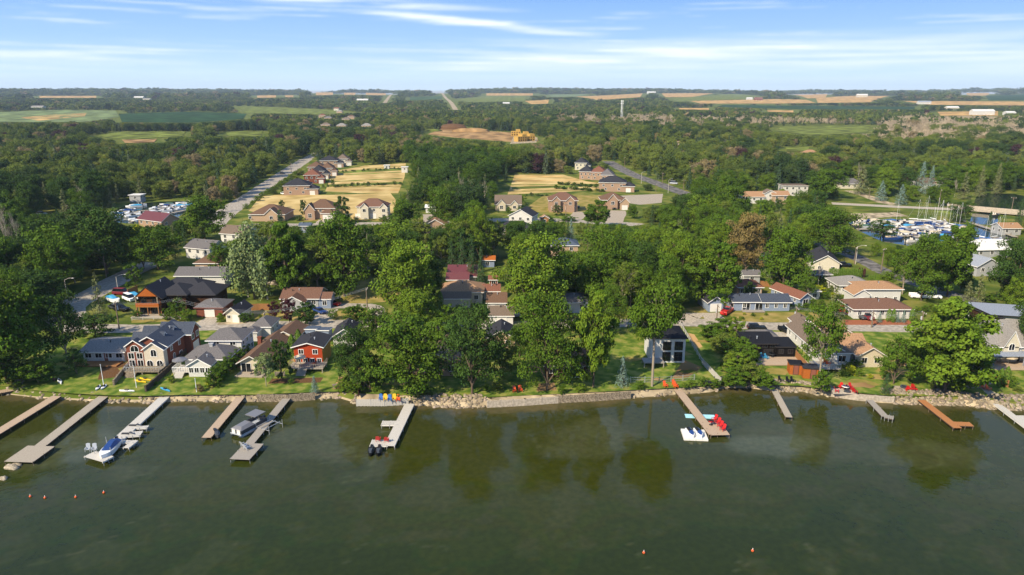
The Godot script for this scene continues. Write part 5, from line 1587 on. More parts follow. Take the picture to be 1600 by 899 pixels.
func make_back_rows() -> void:
	for t in [["low brown hip-roofed house by the left road", "the brown hip-roofed house", Vector2(-114.37, -325.83), [bk(0, -7, 16.17, 14, 3.2, "hip", 3.6, "tan_brick", "brown_shingle", "wf2@1.8:-4", 0.6), bk(2.5, -0.5, 6, 5, 3.6, "gz", 2.6, "tan_brick", "brown_shingle", "wf1@2/1.4x1.4", 0.4)]],
			["brown brick house with double garage and steep gables", "the house with the double garage", Vector2(-90.86, -330.94), [bk(0, -6, 13.37, 11, 5.2, "hip", 3.4, "tan_brick", "brown_shingle", "wf3@4/1.1x1.2", 0.6), bk(-4.6, -0.5, 4.6, 4, 4.8, "gz", 2.8, "pink_brick", "brown_shingle", "wf1@2/1.6x1.8", 0.4), bk(4, 0.4, 6, 4, 3.2, "hip", 1.6, "tan_brick", "brown_shingle", "gf1/4.4x2.4", 0.5)]],
			["large cream house with brown roof, two gabled wings and garages", "the large cream gabled house", Vector2(-66.88, -332.68), [bk(0, -5.5, 14.05, 10, 5.6, "hip", 3.2, "pale_cream", "red_brown_shingle", "wf1@4.2:1 gf2:-3", 0.5), bk(-3.2, 0.2, 3.8, 2.4, 5.6, "gz", 1.8, "pale_cream", "red_brown_shingle", "wf1@4.2/1.4x1.4", 0.35), bk(6.0, 0.2, 3.6, 2.4, 5.6, "gz", 1.8, "pale_cream", "red_brown_shingle", "wf1@4.2/1.4x1.4 wf1@1.6/1.4x1.4", 0.35)]],
			["pale cottage with taupe roof and twin small gables", "the taupe twin-gabled cottage", Vector2(-1.96, -356.96), [bk(0, -5.5, 13.07, 11, 3.2, "gx", 3.8, "cream_siding", "taupe_shingle", "", 0.5), bk(-3.4, 0.4, 4.2, 2.6, 3.4, "gz", 2.2, "cream_siding", "taupe_shingle", "wf1@1.9/1.6x1.6", 0.35), bk(3.2, 0.2, 3.6, 2.2, 3.2, "gz", 2.0, "cream_siding", "taupe_shingle", "wf1@1.9/1.4x1.4", 0.35)]],
			["pink brick house with two gables above a white porch", "the pink brick porch house", Vector2(25.85, -353), [bk(0, -5.5, 14.22, 11, 5.6, "hip", 3.4, "pink_brick", "red_brown_shingle", "wf4@1.8/1.2x1.6", 0.5), bk(-3.6, 0.3, 4.2, 2.4, 5.8, "gz", 2.0, "pink_brick", "red_brown_shingle", "wf1@4.4/1.3x1.3", 0.35), bk(3.4, 0.3, 4.2, 2.4, 5.8, "gz", 2.0, "pink_brick", "red_brown_shingle", "wf1@4.4/1.3x1.3", 0.35)]],
			["pink-brown house with steep gable beside the paved lot", "the house beside the paved lot", Vector2(53.16, -361), [bk(-1, -6, 11.89, 11, 4.6, "hip", 3.2, "pink_brick", "brown_shingle", "wf2@3.4:-3", 0.5), bk(-1.5, 0.2, 5, 3, 5.0, "gz", 2.8, "pink_brick", "brown_shingle", "wf1@3.4/1.6x1.6", 0.4), bk(4.6, 0.6, 4.4, 3.4, 4.0, "gz", 2.0, "tan_brick", "brown_shingle", "gf1", 0.4)]]]:
		house("suburban_house", t[0], t[1], t[2], 0, t[3])
	for t in [["nearest dark-roofed house on the road past the dry field", "the nearest house on the far road", Vector2(-123.67, -411.97), "dark_shingle", "pink_brick", 44], ["orange-red roofed brick house in the row on the far road", "the orange-red roofed brick house", Vector2(-130.18, -465.18), "rust_shingle", "brick", 26], ["dark-roofed brick house in the middle of the far road row", "the middle house of the far road row", Vector2(-132.81, -489.62), "dark_shingle", "pink_brick", 22],
			["brown-roofed brick house before the last dark roof", "the second last house of the row", Vector2(-141.31, -516.68), "brown_shingle", "pink_brick", 26], ["last dark-roofed house where the far road meets the woods", "the last house of the far road row", Vector2(-143.58, -565.59), "dark_shingle", "pink_brick", 30],
			["small brown-roofed house tucked behind the far road row", "", Vector2(-131.37, -508.66), "brown_shingle", "pink_brick", 20], ["pale-roofed house at the woods behind the far road row", "", Vector2(-136.82, -580.53), "taupe_shingle", "pale_cream", 18], ["grey-roofed house second from the road bend at right", "", Vector2(63.62, -465.18), "grey_shingle", "pink_brick", 20],
			["long dark-roofed pink house beside the right-hand road", "the long pink house by the road", Vector2(63.02, -425.53), "dark_shingle", "pink_brick", 46], ["dark hip-roofed house with rust-roofed wing by the road", "the dark hip-roofed house", Vector2(51.86, -485.98), "dark_shingle", "pink_brick", 22], ["rust hip-roofed pink house by the right-hand road", "the rust hip-roofed pink house", Vector2(60.22, -482.39), "rust_shingle", "pink_brick", 24],
			["farthest dark-roofed house in the row by the right-hand road", "the farthest dark-roofed roadside house", Vector2(54.2, -546.8), "dark_shingle", "pale_cream", 20]]:
		var w: float = t[5] * 1.18 * -t[2].y / 1101.0
		house("suburban_house", t[0], t[1], t[2], 8 if t[2].x < 0 else -10, [bk(-w * 0.12, -7, w * 0.76, 13, 5.4, "hip", 3.4, t[4], t[3], "wf3@3.8 wr3@3.8 wf2@1.6", 0.5), bk(w * 0.34, -4, w * 0.34, 8, 3.4, "hip", 2.2, t[4], t[3], "gf1", 0.4)])
	# scattered houses among the trees, at their width in metres
	for t in [["white_house", "white two-storey house with charcoal roof in the village middle", "the white house in the village middle", Vector2(3.68, -306.81), 10.5, 5.8, "gz", "white_siding", "dark_shingle", -18], ["bungalow", "low dark-roofed wing before the white village house", "", Vector2(1.61, -289.79), 14, 3.0, "hip", "tan_brick", "dark_shingle", 0],
			["grey_roofed_house", "two-storey house with blue-grey roof between big trees", "the blue-grey roofed house", Vector2(18.83, -246.03), 9.5, 5.6, "hip", "tan_brick", "blue_roof", 0], ["bungalow", "low grey-roofed bungalow below the blue-grey roofed house", "", Vector2(19.06, -231.13), 9, 2.9, "hip", "tan_brick", "grey_shingle", 0],
			["white_house", "white house with grey roof left of the round tree", "the white house by the round tree", Vector2(-113.78, -249.02), 11, 4.0, "gx", "white_siding", "grey_shingle", -20], ["white_house", "white house with taupe gable roof above the round tree", "the taupe gabled house", Vector2(-110.44, -274.47), 12, 4.2, "gx", "white_siding", "taupe_shingle", -16],
			["white_house", "white-walled house on the far side of the right woods", "the white house in the right woods", Vector2(131.19, -380.31), 11, 3.6, "gx", "white_siding", "tan_shingle", 0], ["white_house", "narrow white two-storey house near the beige house", "the narrow white house", Vector2(139.86, -380.31), 6, 5.4, "gz", "white_siding", "taupe_shingle", 0], ["beige_house", "beige house with tan roof in the right woods", "the beige house in the right woods", Vector2(144.94, -378.06), 9, 4.6, "gx", "tan_brick", "tan_shingle", 0],
			["white_house", "white two-storey house behind the largest right-hand tree", "the white house behind the broad tree", Vector2(165, -409.35), 14, 5.6, "flat", "white_siding", "taupe_shingle", 0], ["bungalow", "pale bungalow with grey roof on the gravel road", "the bungalow on the gravel road", Vector2(212.01, -439.98), 14, 3.0, "hip", "pale_cream", "grey_shingle", 0], ["bungalow", "brown-roofed bungalow by the creek", "the brown-roofed creek bungalow", Vector2(261.52, -439.98), 16, 3.2, "gx", "white_siding", "brown_shingle", 0],
			["white_house", "white gabled house beside the brown-roofed creek bungalow", "", Vector2(268.94, -437.02), 8, 4.6, "gz", "white_siding", "taupe_shingle", 0], ["brick_house", "long brick house with rust roof above the creek", "the long brick house above the creek", Vector2(359.51, -520.79), 17, 4.6, "gx", "brick", "rust_shingle", 0], ["bungalow", "brown-roofed bungalow left of the long brick house", "", Vector2(371.68, -565.59), 15, 3.4, "hip", "tan_brick", "brown_shingle", 0],
			["white_house", "white house at the right edge above the brick house", "", Vector2(438.17, -612.82), 14, 4.5, "gx", "white_siding", "grey_shingle", 0], ["white_house", "pale house half hidden behind right-hand conifers", "", Vector2(348.51, -630.32), 13, 4.6, "gx", "white_siding", "pale_shingle", 0], ["white_house", "white-gabled house far back in the right woods", "the far white-gabled house", Vector2(207.13, -718.9), 14, 4.2, "gz", "white_siding", "tan_shingle", -20],
			["bungalow", "pale roof glimpsed far back in the right woods", "", Vector2(191.42, -902.97), 26, 3.6, "hip", "pale_cream", "pale_shingle", 0], ["bungalow", "tan house glimpsed among far trees near the tower", "", Vector2(171.12, -759.8), 16, 4.4, "gx", "tan_brick", "pink_brick", 0], ["cottage", "small cream house glimpsed through the brownish tree", "the cream house by the brownish tree", Vector2(88.67, -242.14), 5, 3.0, "gx", "pale_cream", "tan_shingle", 0],
			["cottage", "pink cottage with pale gables left of the tall middle trees", "the pink cottage in the middle", Vector2(-32.72, -295.26), 9, 3.6, "gz", "pink_brick", "tan_shingle", 0], ["cottage", "white cottage beside the pink cottage in the middle", "", Vector2(-19.9, -295.26), 6, 4.0, "gz", "white_siding", "pale_shingle", 0], ["garage", "tiny white garage at the end of the paved drive", "", Vector2(-40.61, -349.13), 5, 2.8, "gx", "white_siding", "white_roof", 0],
			["brick_house", "brown brick house left of the far road", "the brick house left of the far road", Vector2(-224.43, -636.37), 18, 4.4, "gx", "pink_brick", "brown_shingle", 0], ["bungalow", "long low roof among trees left of the far road", "", Vector2(-212.85, -546.8), 20, 3.4, "hip", "tan_brick", "rust_shingle", 0], ["boathouse", "long red-roofed building beside the left marina", "the red-roofed marina building", Vector2(-161.25, -309.83), 16, 3.4, "gx", "pink_brick", "maroon_metal", -28],
			["marina_office", "pale boxy building behind the left marina", "the pale marina building", Vector2(-205.59, -382.57), 6, 4.0, "flat", "grey_siding", "white_roof", 0], ["bungalow", "pale bungalow among pines above the left marina", "", Vector2(-236.46, -434.09), 14, 3.2, "hip", "pale_cream", "pale_shingle", 0], ["bungalow", "pale flat-roofed bungalow left of the trailer park trees", "", Vector2(-262.31, -439.98), 12, 3.2, "hip", "pale_cream", "pale_shingle", 0], ["marina_hall", "long white-roofed boat shelter at the right marina", "the white-roofed boat shelter", Vector2(174.59, -250.04), 13, 3.4, "gx", "grey_siding", "white_roof", 6],
			["marina_hall", "grey-roofed boat workshop below the white boat shelter", "the grey-roofed boat workshop", Vector2(156.88, -224.3), 8.5, 3.4, "gz", "grey_siding", "grey_metal", 8], ["cottage", "tan-roofed dock house by the right marina bridge", "the tan-roofed dock house", Vector2(211.06, -292.5), 8, 3.0, "gx", "grey_siding", "tan_shingle", 0],
			["white_house", "white house half seen past the right-hand road woods", "", Vector2(177.18, -565.59), 11, 4.2, "gx", "white_siding", "grey_shingle", 0], ["bungalow", "tan-roofed bungalow glimpsed before the hay meadow", "", Vector2(274.97, -655.21), 13, 3.8, "hip", "pale_cream", "tan_shingle", 0], ["bungalow", "rust-roofed bungalow glimpsed in the right woods' middle", "", Vector2(260.78, -504.74), 11, 3.6, "gx", "tan_brick", "rust_shingle", 0], ["white_house", "small white house near the blue-grey spruces", "", Vector2(303.45, -565.59), 9, 4.6, "gz", "white_siding", "pale_shingle", 0], ["bungalow", "grey-roofed bungalow between the far road and radio tower", "", Vector2(130.95, -696.37), 14, 3.8, "hip", "tan_brick", "grey_shingle", 0],
			["garden_shed", "small blue-roofed shed in a fenced yard near the street", "", Vector2(-89.14, -298.07), 4.4, 3.0, "gx", "blue_siding", "blue_roof", 0], ["garden_shed", "orange-roofed play shed by the spruces", "", Vector2(-8.41, -236.52), 4.5, 2.6, "gx", "blue_siding", "orange_wood", 0], ["garden_shed", "small red-roofed shed by the back lawn", "", Vector2(-5.83, -213.21), 2.4, 2.0, "gx", "brick", "rust_shingle", 0], ["garden_shed", "white pump shed behind the long rust-roofed shed", "", Vector2(88.6, -197.71), 2.6, 2.4, "hip", "white_siding", "pale_shingle", 0],
			["garden_shed", "dark-roofed garden pavilion behind the pale hip-roofed bungalow", "", Vector2(99.8, -217.84), 4.6, 2.2, "hip", "dark_wood", "grey_shingle", 0], ["garden_shed", "open timber play house by the middle street", "", Vector2(14.83, -316.05), 3.6, 3.2, "gz", "fence_wood", "tan_shingle", 0], ["garden_shed", "small grey-roofed shed behind the rust-roofed bungalow", "", Vector2(76.08, -215.5), 5, 2.6, "gx", "grey_siding", "grey_shingle", 0], ["garden_shed", "white utility cabin in the dry field", "", Vector2(-80.19, -529.19), 4.5, 4.0, "flat", "white_siding", "white_roof", 0],
			["garden_shed", "white trailer parked in the dry field", "", Vector2(-98.16, -556.04), 4.0, 2.6, "flat", "white_siding", "white_roof", 0], ["bungalow", "grey-roofed bungalow glimpsed between the tall lake trees", "the grey-roofed bungalow between tall trees", Vector2(17.2, -184.17), 8, 3.0, "hip", "white_siding", "grey_shingle", 0], ["cottage", "rust-roofed house barely showing right of the tall middle trees", "", Vector2(22.33, -201.73), 6, 3.0, "gx", "tan_brick", "rust_shingle", 0]]:
		var w: float = t[4]
		var gable: float = w * 0.28 if t[6] == "gz" else w * 0.2
		var nw := int(w / 3.5)
		house(t[0], t[1], t[2], t[3], t[9], [bk(0, -minf(w, 9) * 0.5, w, minf(w * 0.9, 9), t[5], t[6], 0.0 if t[6] == "flat" else clampf(gable, 0.8, 2.8), t[7], t[8], "wf%d@%.1f wr2@%.1f wl2@%.1f" % [maxi(nw, 1), t[5] - 1.2, t[5] - 1.2, t[5] - 1.2] + (" wf%d@1.4" % maxi(nw, 1) if t[5] > 4 else ""), 0.5)], "white", w > 4 and t[2] != "" and t[3].y > -520)

func make_far_buildings() -> void:
	for t in [["white_barn", "long white greenhouse barn on the right-hand plain", "the long white barn", Vector2(1139.7, -1749.57), 52, 9.0, "white_roof", "white_siding"], ["white_barn", "small white shed right of the long white barn", "", Vector2(1202.01, -1743.64), 22, 6.0, "white_roof", "white_siding"], ["barn", "red-roofed barn between the golden fields", "the far red-roofed barn", Vector2(1101.42, -3250.34), 34, 9.0, "rust_shingle", "brick"],
			["barn", "white shed beside the far red-roofed barn", "", Vector2(1093.72, -3349.87), 26, 7.0, "white_roof", "white_siding"], ["barn", "white barns at the grove on the golden ridge", "the white ridge barns", Vector2(1009.04, -5284.89), 60, 12.0, "white_roof", "white_siding"], ["barn", "pale farm shed on the ridge behind golden stubble", "the pale ridge shed", Vector2(1983.19, -4127.22), 60, 12.0, "white_roof", "pale_cream"],
			["barn", "grey farm buildings at the right end of the wheat", "", Vector2(1519.52, -2675.6), 46, 8.0, "grey_metal", "white_siding"], ["barn", "white farm building far left below the ridge", "the far left white farm", Vector2(-1874.19, -3657.37), 46, 9.0, "white_roof", "white_siding"], ["barn", "small pale farmhouse beside the far left white farm", "", Vector2(-1576.56, -3138.87), 30, 8.0, "pale_shingle", "pale_cream"], ["barn", "white works building below the middle ridge", "the far white works building", Vector2(-647.68, -3151.39), 48, 8.0, "white_roof", "white_siding"],
			["barn", "low white shed beside the green field in the middle", "", Vector2(-20.79, -2627.46), 24, 6.0, "white_roof", "white_siding"], ["barn", "pale roofed farm left of the bean field", "", Vector2(-1458.69, -2229.46), 36, 6.0, "pale_shingle", "white_siding"], ["barn", "pale farm shed left of the long white barn", "", Vector2(1283.68, -2111.69), 34, 7.0, "white_roof", "pale_cream"], ["barn", "small pink-roofed house at the end of the green field", "", Vector2(-508.08, -2096.63), 14, 6.0, "rust_shingle", "pale_cream"]]:
		house(t[0], t[1], t[2], t[3], 0, [bk(0, -9, t[4], 16, t[5], "gx", t[5] * 0.5, t[7], t[6], "gf3", 0.6)], "white", true, "barn")
	for t in [[Vector2(-428.04, -1631.23), "rust_shingle"], [Vector2(-381.45, -1497.68), "grey_shingle"], [Vector2(-348.21, -1563.24), "brown_shingle"], [Vector2(-330.65, -1437.36), "taupe_shingle"], [Vector2(-236.3, -1168.3), "pale_shingle"], [Vector2(-307.86, -1188.76), "taupe_shingle"], [Vector2(-276.72, -1168.3), "pale_shingle"], [Vector2(-454.91, -1910.14), "pale_shingle"]]:
		var p: Vector2 = t[0]
		var o := house("far_house", "", "", p, 0, [bk(0, -6, 15, 11, 5, "hip", 3.2, "tan_brick", t[1], "wf3@3.5", 0.5)])
		later(o, "distant %s-roofed house in woods," % {"rust_shingle": "red", "grey_shingle": "grey", "brown_shingle": "brown", "taupe_shingle": "taupe", "pale_shingle": "pale", "white_roof": "white"}[t[1]])
		o.set_meta("group", "distant houses above the left woods")
	# the building site: bare yellow timber frames
	for i in 4:
		var p: Vector2 = [Vector2(5.24, -981.88), Vector2(14.87, -927.85), Vector2(20.37, -879.36), Vector2(10.06, -868.01)][i]
		var o := thing("house_frame", ["yellow sheathed house frame farthest left on the building site", "tall yellow house frame in the middle of the building site", "rightmost yellow house frame on the building site", "low yellow house frame nearest the woods on the building site"][i], "building", Vector3(p.x, GY, p.y), 0.2 * i, "house frames on the building site")
		var s := Mb.new()
		s.box(Vector3(0, 3, 0), Vector3(13, 6, 9)); s.box(Vector3(3, 7.2, 0), Vector3(6, 2.4, 8.6))
		part("sheathing", s, M("yellow_frame"), o)
		var g := Mb.new()
		for k in 4: g.box(Vector3(-4.8 + k * 3.2, 1.6, 4.48), Vector3(1.5, 2.0, 0.1)); g.box(Vector3(-4.8 + k * 3.2, 4.4, 4.48), Vector3(1.5, 1.4, 0.1))
		part("opening", g, M("dark_wood"), o)
		watch(p.x, p.y, GY + 2)
		footprints.append([p, 9.0])
	for i in 3:
		var p: Vector2 = [Vector2(-93.76, -1148.52), Vector2(-62.1, -1075.61), Vector2(-124.22, -1092.97)][i]
		var m := Mb.new()
		m.blob(Vector3.ZERO, Vector3([24, 30, 18][i], [9, 6, 4][i], 12), 5 + i, 0.12, 9, 14)
		var o := part("earth_mound", m, M(["mulch", "dirt", "meadow"][i]), self, Vector3(p.x, GY - 0.5, p.y))
		tag(o, ["tall dark earth mound on the building site", "long pale earth mound nearest the yellow frames", "grassy earth mound left of the bare one"][i], "mound", "earth mounds of the building site")
		footprints.append([p, 18.0])
	# the radio tower
	var p: Vector2 = Vector2(231.52, -1531.31)
	var t := thing("radio_tower", "white lattice radio tower above the woods", "tower", Vector3(p.x, land(p.x, p.y), p.y))
	mark(t.position, "the radio tower")
	var hh: float = 39.26
	for i in 3:
		var a := TAU * i / 3
		var l := Mb.new()
		l.tube([Vector3(cos(a) * 3.0, 0, sin(a) * 3.0), Vector3(cos(a) * 1.6, hh, sin(a) * 1.6)], [0.3, 0.22], 6)
		part("leg", l, M("paint_white"), t)
	var lat := Mb.new()
	var n := 16
	for k in n:
		for i in 3:
			var a := TAU * i / 3
			var b := TAU * (i + 1) / 3
			var r0 := lerpf(3.0, 1.6, float(k) / n)
			var r1 := lerpf(3.0, 1.6, (k + 1.0) / n)
			lat.tube([Vector3(cos(a) * r0, hh * k / n, sin(a) * r0), Vector3(cos(b) * r1, hh * (k + 1.0) / n, sin(b) * r1)], [0.16, 0.16], 4)
			lat.tube([Vector3(cos(a) * r1, hh * (k + 1.0) / n, sin(a) * r1), Vector3(cos(b) * r1, hh * (k + 1.0) / n, sin(b) * r1)], [0.14, 0.14], 4)
	part("lattice", lat, M("paint_white"), t)
	for k in 2:
		var an := Mb.new()
		for i in 3:
			var a := TAU * i / 3 + 0.4
			an.box(Vector3(cos(a) * 2.6, hh * (0.97 - 0.12 * k), sin(a) * 2.6), Vector3(0.9, 2.6, 0.9))
		part("antenna", an, M("paint_white"), t)
	for k in 6: watch(p.x, p.y, land(p.x, p.y) + hh * (0.15 + 0.15 * k))
	# the bridge over the creek
	var b0: Vector2 = Vector2(226.82, -361)
	var b1: Vector2 = Vector2(257.82, -334.43)
	var br := thing("bridge", "low concrete road bridge over the creek by the marina", "bridge", Vector3(b0.x, GY, b0.y))
	mark(Vector3((b0.x + b1.x) / 2, 0, (b0.y + b1.y) / 2), "the creek bridge")
	var e := Vector3(b1.x - b0.x, 1.2, b1.y - b0.y)
	var dk := Mb.new()
	dk.bar(Vector3(0, 0.8, 0), e, 8.5, 0.7)
	part("deck", dk, M("concrete"), br)
	for s in [-1, 1]:
		var r := Mb.new()
		r.bar(Vector3(0, 1.7, s * 4.1), e + Vector3(0, 0.6, s * 4.1), 0.3, 1.1)
		part("parapet", r, M("concrete"), br)
	for k in 3:
		var c := Mb.new()
		c.box(Vector3.ZERO, Vector3(0.8, 2.4, 7))
		part("pier", c, M("concrete"), br, e * (0.25 + 0.22 * k) + Vector3(0, -0.9, 0))
	for k in 8: watch(lerpf(b0.x, b1.x, k / 9.0), lerpf(b0.y, b1.y, k / 9.0), GY + 0.5)

func make_docks() -> void:
	dock("long tan plank dock running out of view at the far left", "the far left tan dock", [[[Vector2(-91.84, -130.91)][0], [Vector2(-93.12, -110.18)][0], 2.0]], "deck_tan")
	dock("weathered grey dock with a wide square end platform", "the weathered square-ended dock", [[[Vector2(-82.34, -131.22)][0], [Vector2(-81.81, -110.18)][0], 2.0], [[Vector2(-81.59, -110.18)][0], [Vector2(-81.89, -104.72)][0], 4.9]], "deck_weathered")
	dock("white dock with three side fingers below the white house", "the white fingered dock", [[[Vector2(-69.9, -130.6)][0], [Vector2(-69.45, -107.5)][0], 2.0], [[Vector2(-69.12, -107.5)][0], [Vector2(-69.96, -105.56)][0], 4.6], [[Vector2(-69.36, -117.17)][0], [Vector2(-66.68, -117.42)][0], 1.0], [[Vector2(-69.09, -114.43)][0], [Vector2(-66.59, -114.92)][0], 1.9], [[Vector2(-69.39, -111.8)][0], [Vector2(-66.13, -111.8)][0], 1.0], [[Vector2(-66.37, -112.27)][0], [Vector2(-66.6, -109.5)][0], 1.1]], "deck_pale")
	dock("narrow tan dock with a covered jet ski at its tip", "the narrow tan dock", [[[Vector2(-54.59, -130.29)][0], [Vector2(-54.26, -113.22)][0], 1.7]], "deck_tan")
	dock("grey dock with pontoon boat and wide end deck", "the pontoon boat dock", [[[Vector2(-45.12, -129.99)][0], [Vector2(-45.93, -108.16)][0], 1.6], [[Vector2(-45, -111.1)][0], [Vector2(-45.5, -105.56)][0], 3.4]], "deck_grey")
	dock("white F-shaped dock with two red chairs", "the F-shaped dock", [[[Vector2(-20.13, -127.29)][0], [Vector2(-21.28, -110.18)][0], 1.9], [[Vector2(-20.98, -118.97)][0], [Vector2(-24.18, -118.97)][0], 1.7], [[Vector2(-21.59, -111.33)][0], [Vector2(-24.72, -111.33)][0], 2.2]], "deck_pale")
	dock("tan dock with square deck and red chairs before the grey house", "the square-decked tan dock", [[[Vector2(34.14, -134.71)][0], [Vector2(36.09, -114.43)][0], 1.7], [[Vector2(37.06, -119.23)][0], [Vector2(37.28, -114.19)][0], 3.4]], "deck_tan")
	dock("short plain grey dock below the black house lawn", "the short plain dock", [[[Vector2(54.02, -134.07)][0], [Vector2(52.24, -121.36)][0], 1.3]], "deck_weathered")
	dock("small silver dock with a turned end platform", "the small silver dock", [[[Vector2(71.21, -129.08)][0], [Vector2(70.59, -121.64)][0], 1.3], [[Vector2(70.49, -121.91)][0], [Vector2(71.88, -121.09)][0], 1.5]], "deck_grey")
	dock("bright orange-brown plank dock with side platform", "the orange-brown dock", [[[Vector2(81.53, -129.08)][0], [Vector2(81.37, -116.92)][0], 1.5], [[Vector2(81.88, -118.71)][0], [Vector2(84.91, -118.45)][0], 1.6]], "deck_orange")
	dock("pale dock leaving the view at the right edge", "the pale right edge dock", [[[Vector2(95.64, -130.6)][0], [Vector2(93.72, -109.5)][0], 1.4], [[Vector2(95.11, -120.56)][0], [Vector2(103.15, -120.56)][0], 3.0]], "deck_pale")
	dock("stub of an old wooden dock at the left edge", "the old dock stub", [[[Vector2(-102.72, -134.39)][0], [Vector2(-106.44, -131.84)][0], 1.8]], "deck_tan")
	# boats, lifts and jet skis beside them
	motorboat("white motorboat under a blue cover on the white dock's lift", Vector3(-68.96, 0.35, -108.67), 0.12, 6.0, "navy")
	var lf := thing("boat_lift", "white-posted boat lift under the blue-covered motorboat", "boat lift", Vector3(-69.36, 0, -109.3))
	for x in [-1.4, 1.4]:
		for z in [-1.8, 1.9]:
			var m := Mb.new()
			m.tube([Vector3(0, -1.5, 0), Vector3(0, 2.0, 0)], [0.06, 0.06], 6)
			part("post", m, M("alu"), lf, Vector3(x, 0, z))
	for z in [-1.5, 1.5]:
		var m := Mb.new()
		m.box(Vector3(0, 0.05, z), Vector3(2.8, 0.12, 0.12))
		part("cradle_beam", m, M("alu"), lf)
	jet_ski("dark jet ski in the slip nearest the shore at the white dock", Vector3(-69.08, 0.05, -117.79), 1.5, "paint_black")
	jet_ski("dark jet ski in the second slip of the white dock", Vector3(-68.69, 0.05, -114.56), 1.5, "paint_black")
	jet_ski("grey covered jet ski at the tip of the narrow tan dock", Vector3(-53.42, 0.1, -115.44), 0.6, "dark_grey")
	jet_ski("black jet ski nearest the end of the F-shaped dock, left one", Vector3(-24.24, 0.05, -109.21), 0.1, "paint_black")
	jet_ski("black jet ski beside the other, right under the F-shaped dock corner", Vector3(-22.92, 0.05, -109.21), 0.1, "paint_black")
	jet_ski("white jet ski with navy cowl on the float, far from the dock", Vector3(32.18, 0.35, -115.2), 0.1, "paint_white")
	jet_ski("white jet ski with navy cowl on the float, next to the dock", Vector3(33.68, 0.35, -115.2), 0.1, "paint_white")
	for t in [["jet_ski_float", "pale floating platform carrying two white jet skis", "float", Vector3(32.92, 0.15, -115.34), Vector3(4.3, 0.35, 3.9), "off_white"], ["swim_mat", "pale blue foam swim mat tied under the tan dock", "swim mat", Vector3(35.94, 0.08, -123.01), Vector3(5.6, 0.16, 1.4), "sky_blue"]]:
		var o := thing(t[0], t[1], t[2], t[3], -0.08)
		for k in 4:
			var m := Mb.new()
			m.box(Vector3.ZERO, Vector3(t[4].x / 4 - 0.03, t[4].y, t[4].z))
			part("float_section", m, M(t[5]), o, Vector3((k - 1.5) * t[4].x / 4, 0, 0))
	# the pontoon boat with its grey canopy and cover
	var pb := thing("pontoon_boat", "grey pontoon boat under canvas beside the grey dock", "pontoon boat", Vector3(-48.2, 0, -117.63), -0.45)
	for x in [-0.95, 0.95]:
		var m := Mb.new()
		m.tube([Vector3(x, 0.2, -3.3), Vector3(x, 0.2, -3.2), Vector3(x, 0.2, 2.9), Vector3(x, 0.35, 3.5)], [0.1, 0.34, 0.34, 0.05], 10)
		part("pontoon", m, M("alu"), pb)
	var dk := Mb.new()
	dk.box(Vector3(0, 0.62, 0), Vector3(2.6, 0.14, 6.6))
	part("deck", dk, M("silver"), pb)
	var fe := Mb.new()
	for s in [-1, 1]: fe.box(Vector3(s * 1.25, 1.05, 0), Vector3(0.06, 0.75, 6.2))
	for s in [-1, 1]: fe.box(Vector3(0, 1.05, s * 3.1), Vector3(2.4, 0.75, 0.06))
	part("side_fence", fe, M("dark_grey"), pb)
	var cv := Mb.new()
	cv.loft([[Vector3(-1.3, 1.42, 3.2), Vector3(1.3, 1.42, 3.2), Vector3(1.3, 1.42, -0.2), Vector3(-1.3, 1.42, -0.2)], [Vector3(-0.7, 1.85, 2.4), Vector3(0.7, 1.85, 2.4), Vector3(0.7, 1.9, 0.2), Vector3(-0.7, 1.9, 0.2)]])
	cv.quad(Vector3(-0.7, 1.85, 2.4), Vector3(0.7, 1.85, 2.4), Vector3(0.7, 1.9, 0.2), Vector3(-0.7, 1.9, 0.2))
	part("canvas_cover", cv, M("grey_canvas"), pb)
	var bi := Mb.new()
	bi.box(Vector3(0, 2.6, -1.7), Vector3(2.5, 0.12, 2.6))
	for x in [-1.15, 1.15]:
		for z in [-2.9, -0.5]: bi.bar(Vector3(x, 1.3, -1.7), Vector3(x, 2.55, z), 0.05, 0.05)
	part("canopy", bi, M("grey_canvas"), pb)
	var st := Mb.new()
	for x in [-0.6, 0.6]: st.box(Vector3(x, 1.1, 3.0), Vector3(0.8, 0.8, 0.3))
	part("seat", st, M("off_white"), pb)
	var om := Mb.new()
	om.box(Vector3(0, 0.9, -3.6), Vector3(0.45, 0.8, 0.55)); om.box(Vector3(0, 0.1, -3.65), Vector3(0.18, 1.0, 0.25))
	part("outboard_motor", om, M("paint_black"), pb)
	var el := thing("boat_lift", "empty silver boat lift beside the pontoon boat dock", "boat lift", Vector3(-44.52, 0, -117.88), -0.5)
	for k in 3:
		var m := Mb.new()
		m.bar(Vector3(-1.5 + k * 1.1, 0.9, -1.8), Vector3(-1.5 + k * 1.1, 0.9, 1.8), 0.1, 0.1)
		part("bunk_rail", m, M("alu"), el)
	for z in [-1.6, 1.6]:
		var m := Mb.new()
		m.bar(Vector3(-1.9, 0.75, z), Vector3(1.6, 0.75, z), 0.1, 0.1)
		part("cross_beam", m, M("alu"), el)
	for x in [-1.8, 1.5]:
		for z in [-1.6, 1.6]:
			var m := Mb.new()
			m.tube([Vector3(0, -1.5, 0), Vector3(0, 1.7, 0)], [0.06, 0.06], 6)
			part("post", m, M("alu"), el, Vector3(x, 0, z))
	for t in [[Vector3(-72.39, 0.8, -108.29), "silver"], [Vector3(-71.3, 0.8, -108.29), "silver"]]: garden_chair("grey garden chair on the white dock,", t[0], 0.3, t[1], "chairs on the docks")
	for t in [[Vector3(-45.45, 0.8, -108.96), "silver"], [Vector3(-46.33, 0.8, -109.86), "silver"]]: garden_chair("grey garden chair on the pontoon dock's end,", t[0], 2.6, t[1], "chairs on the docks")
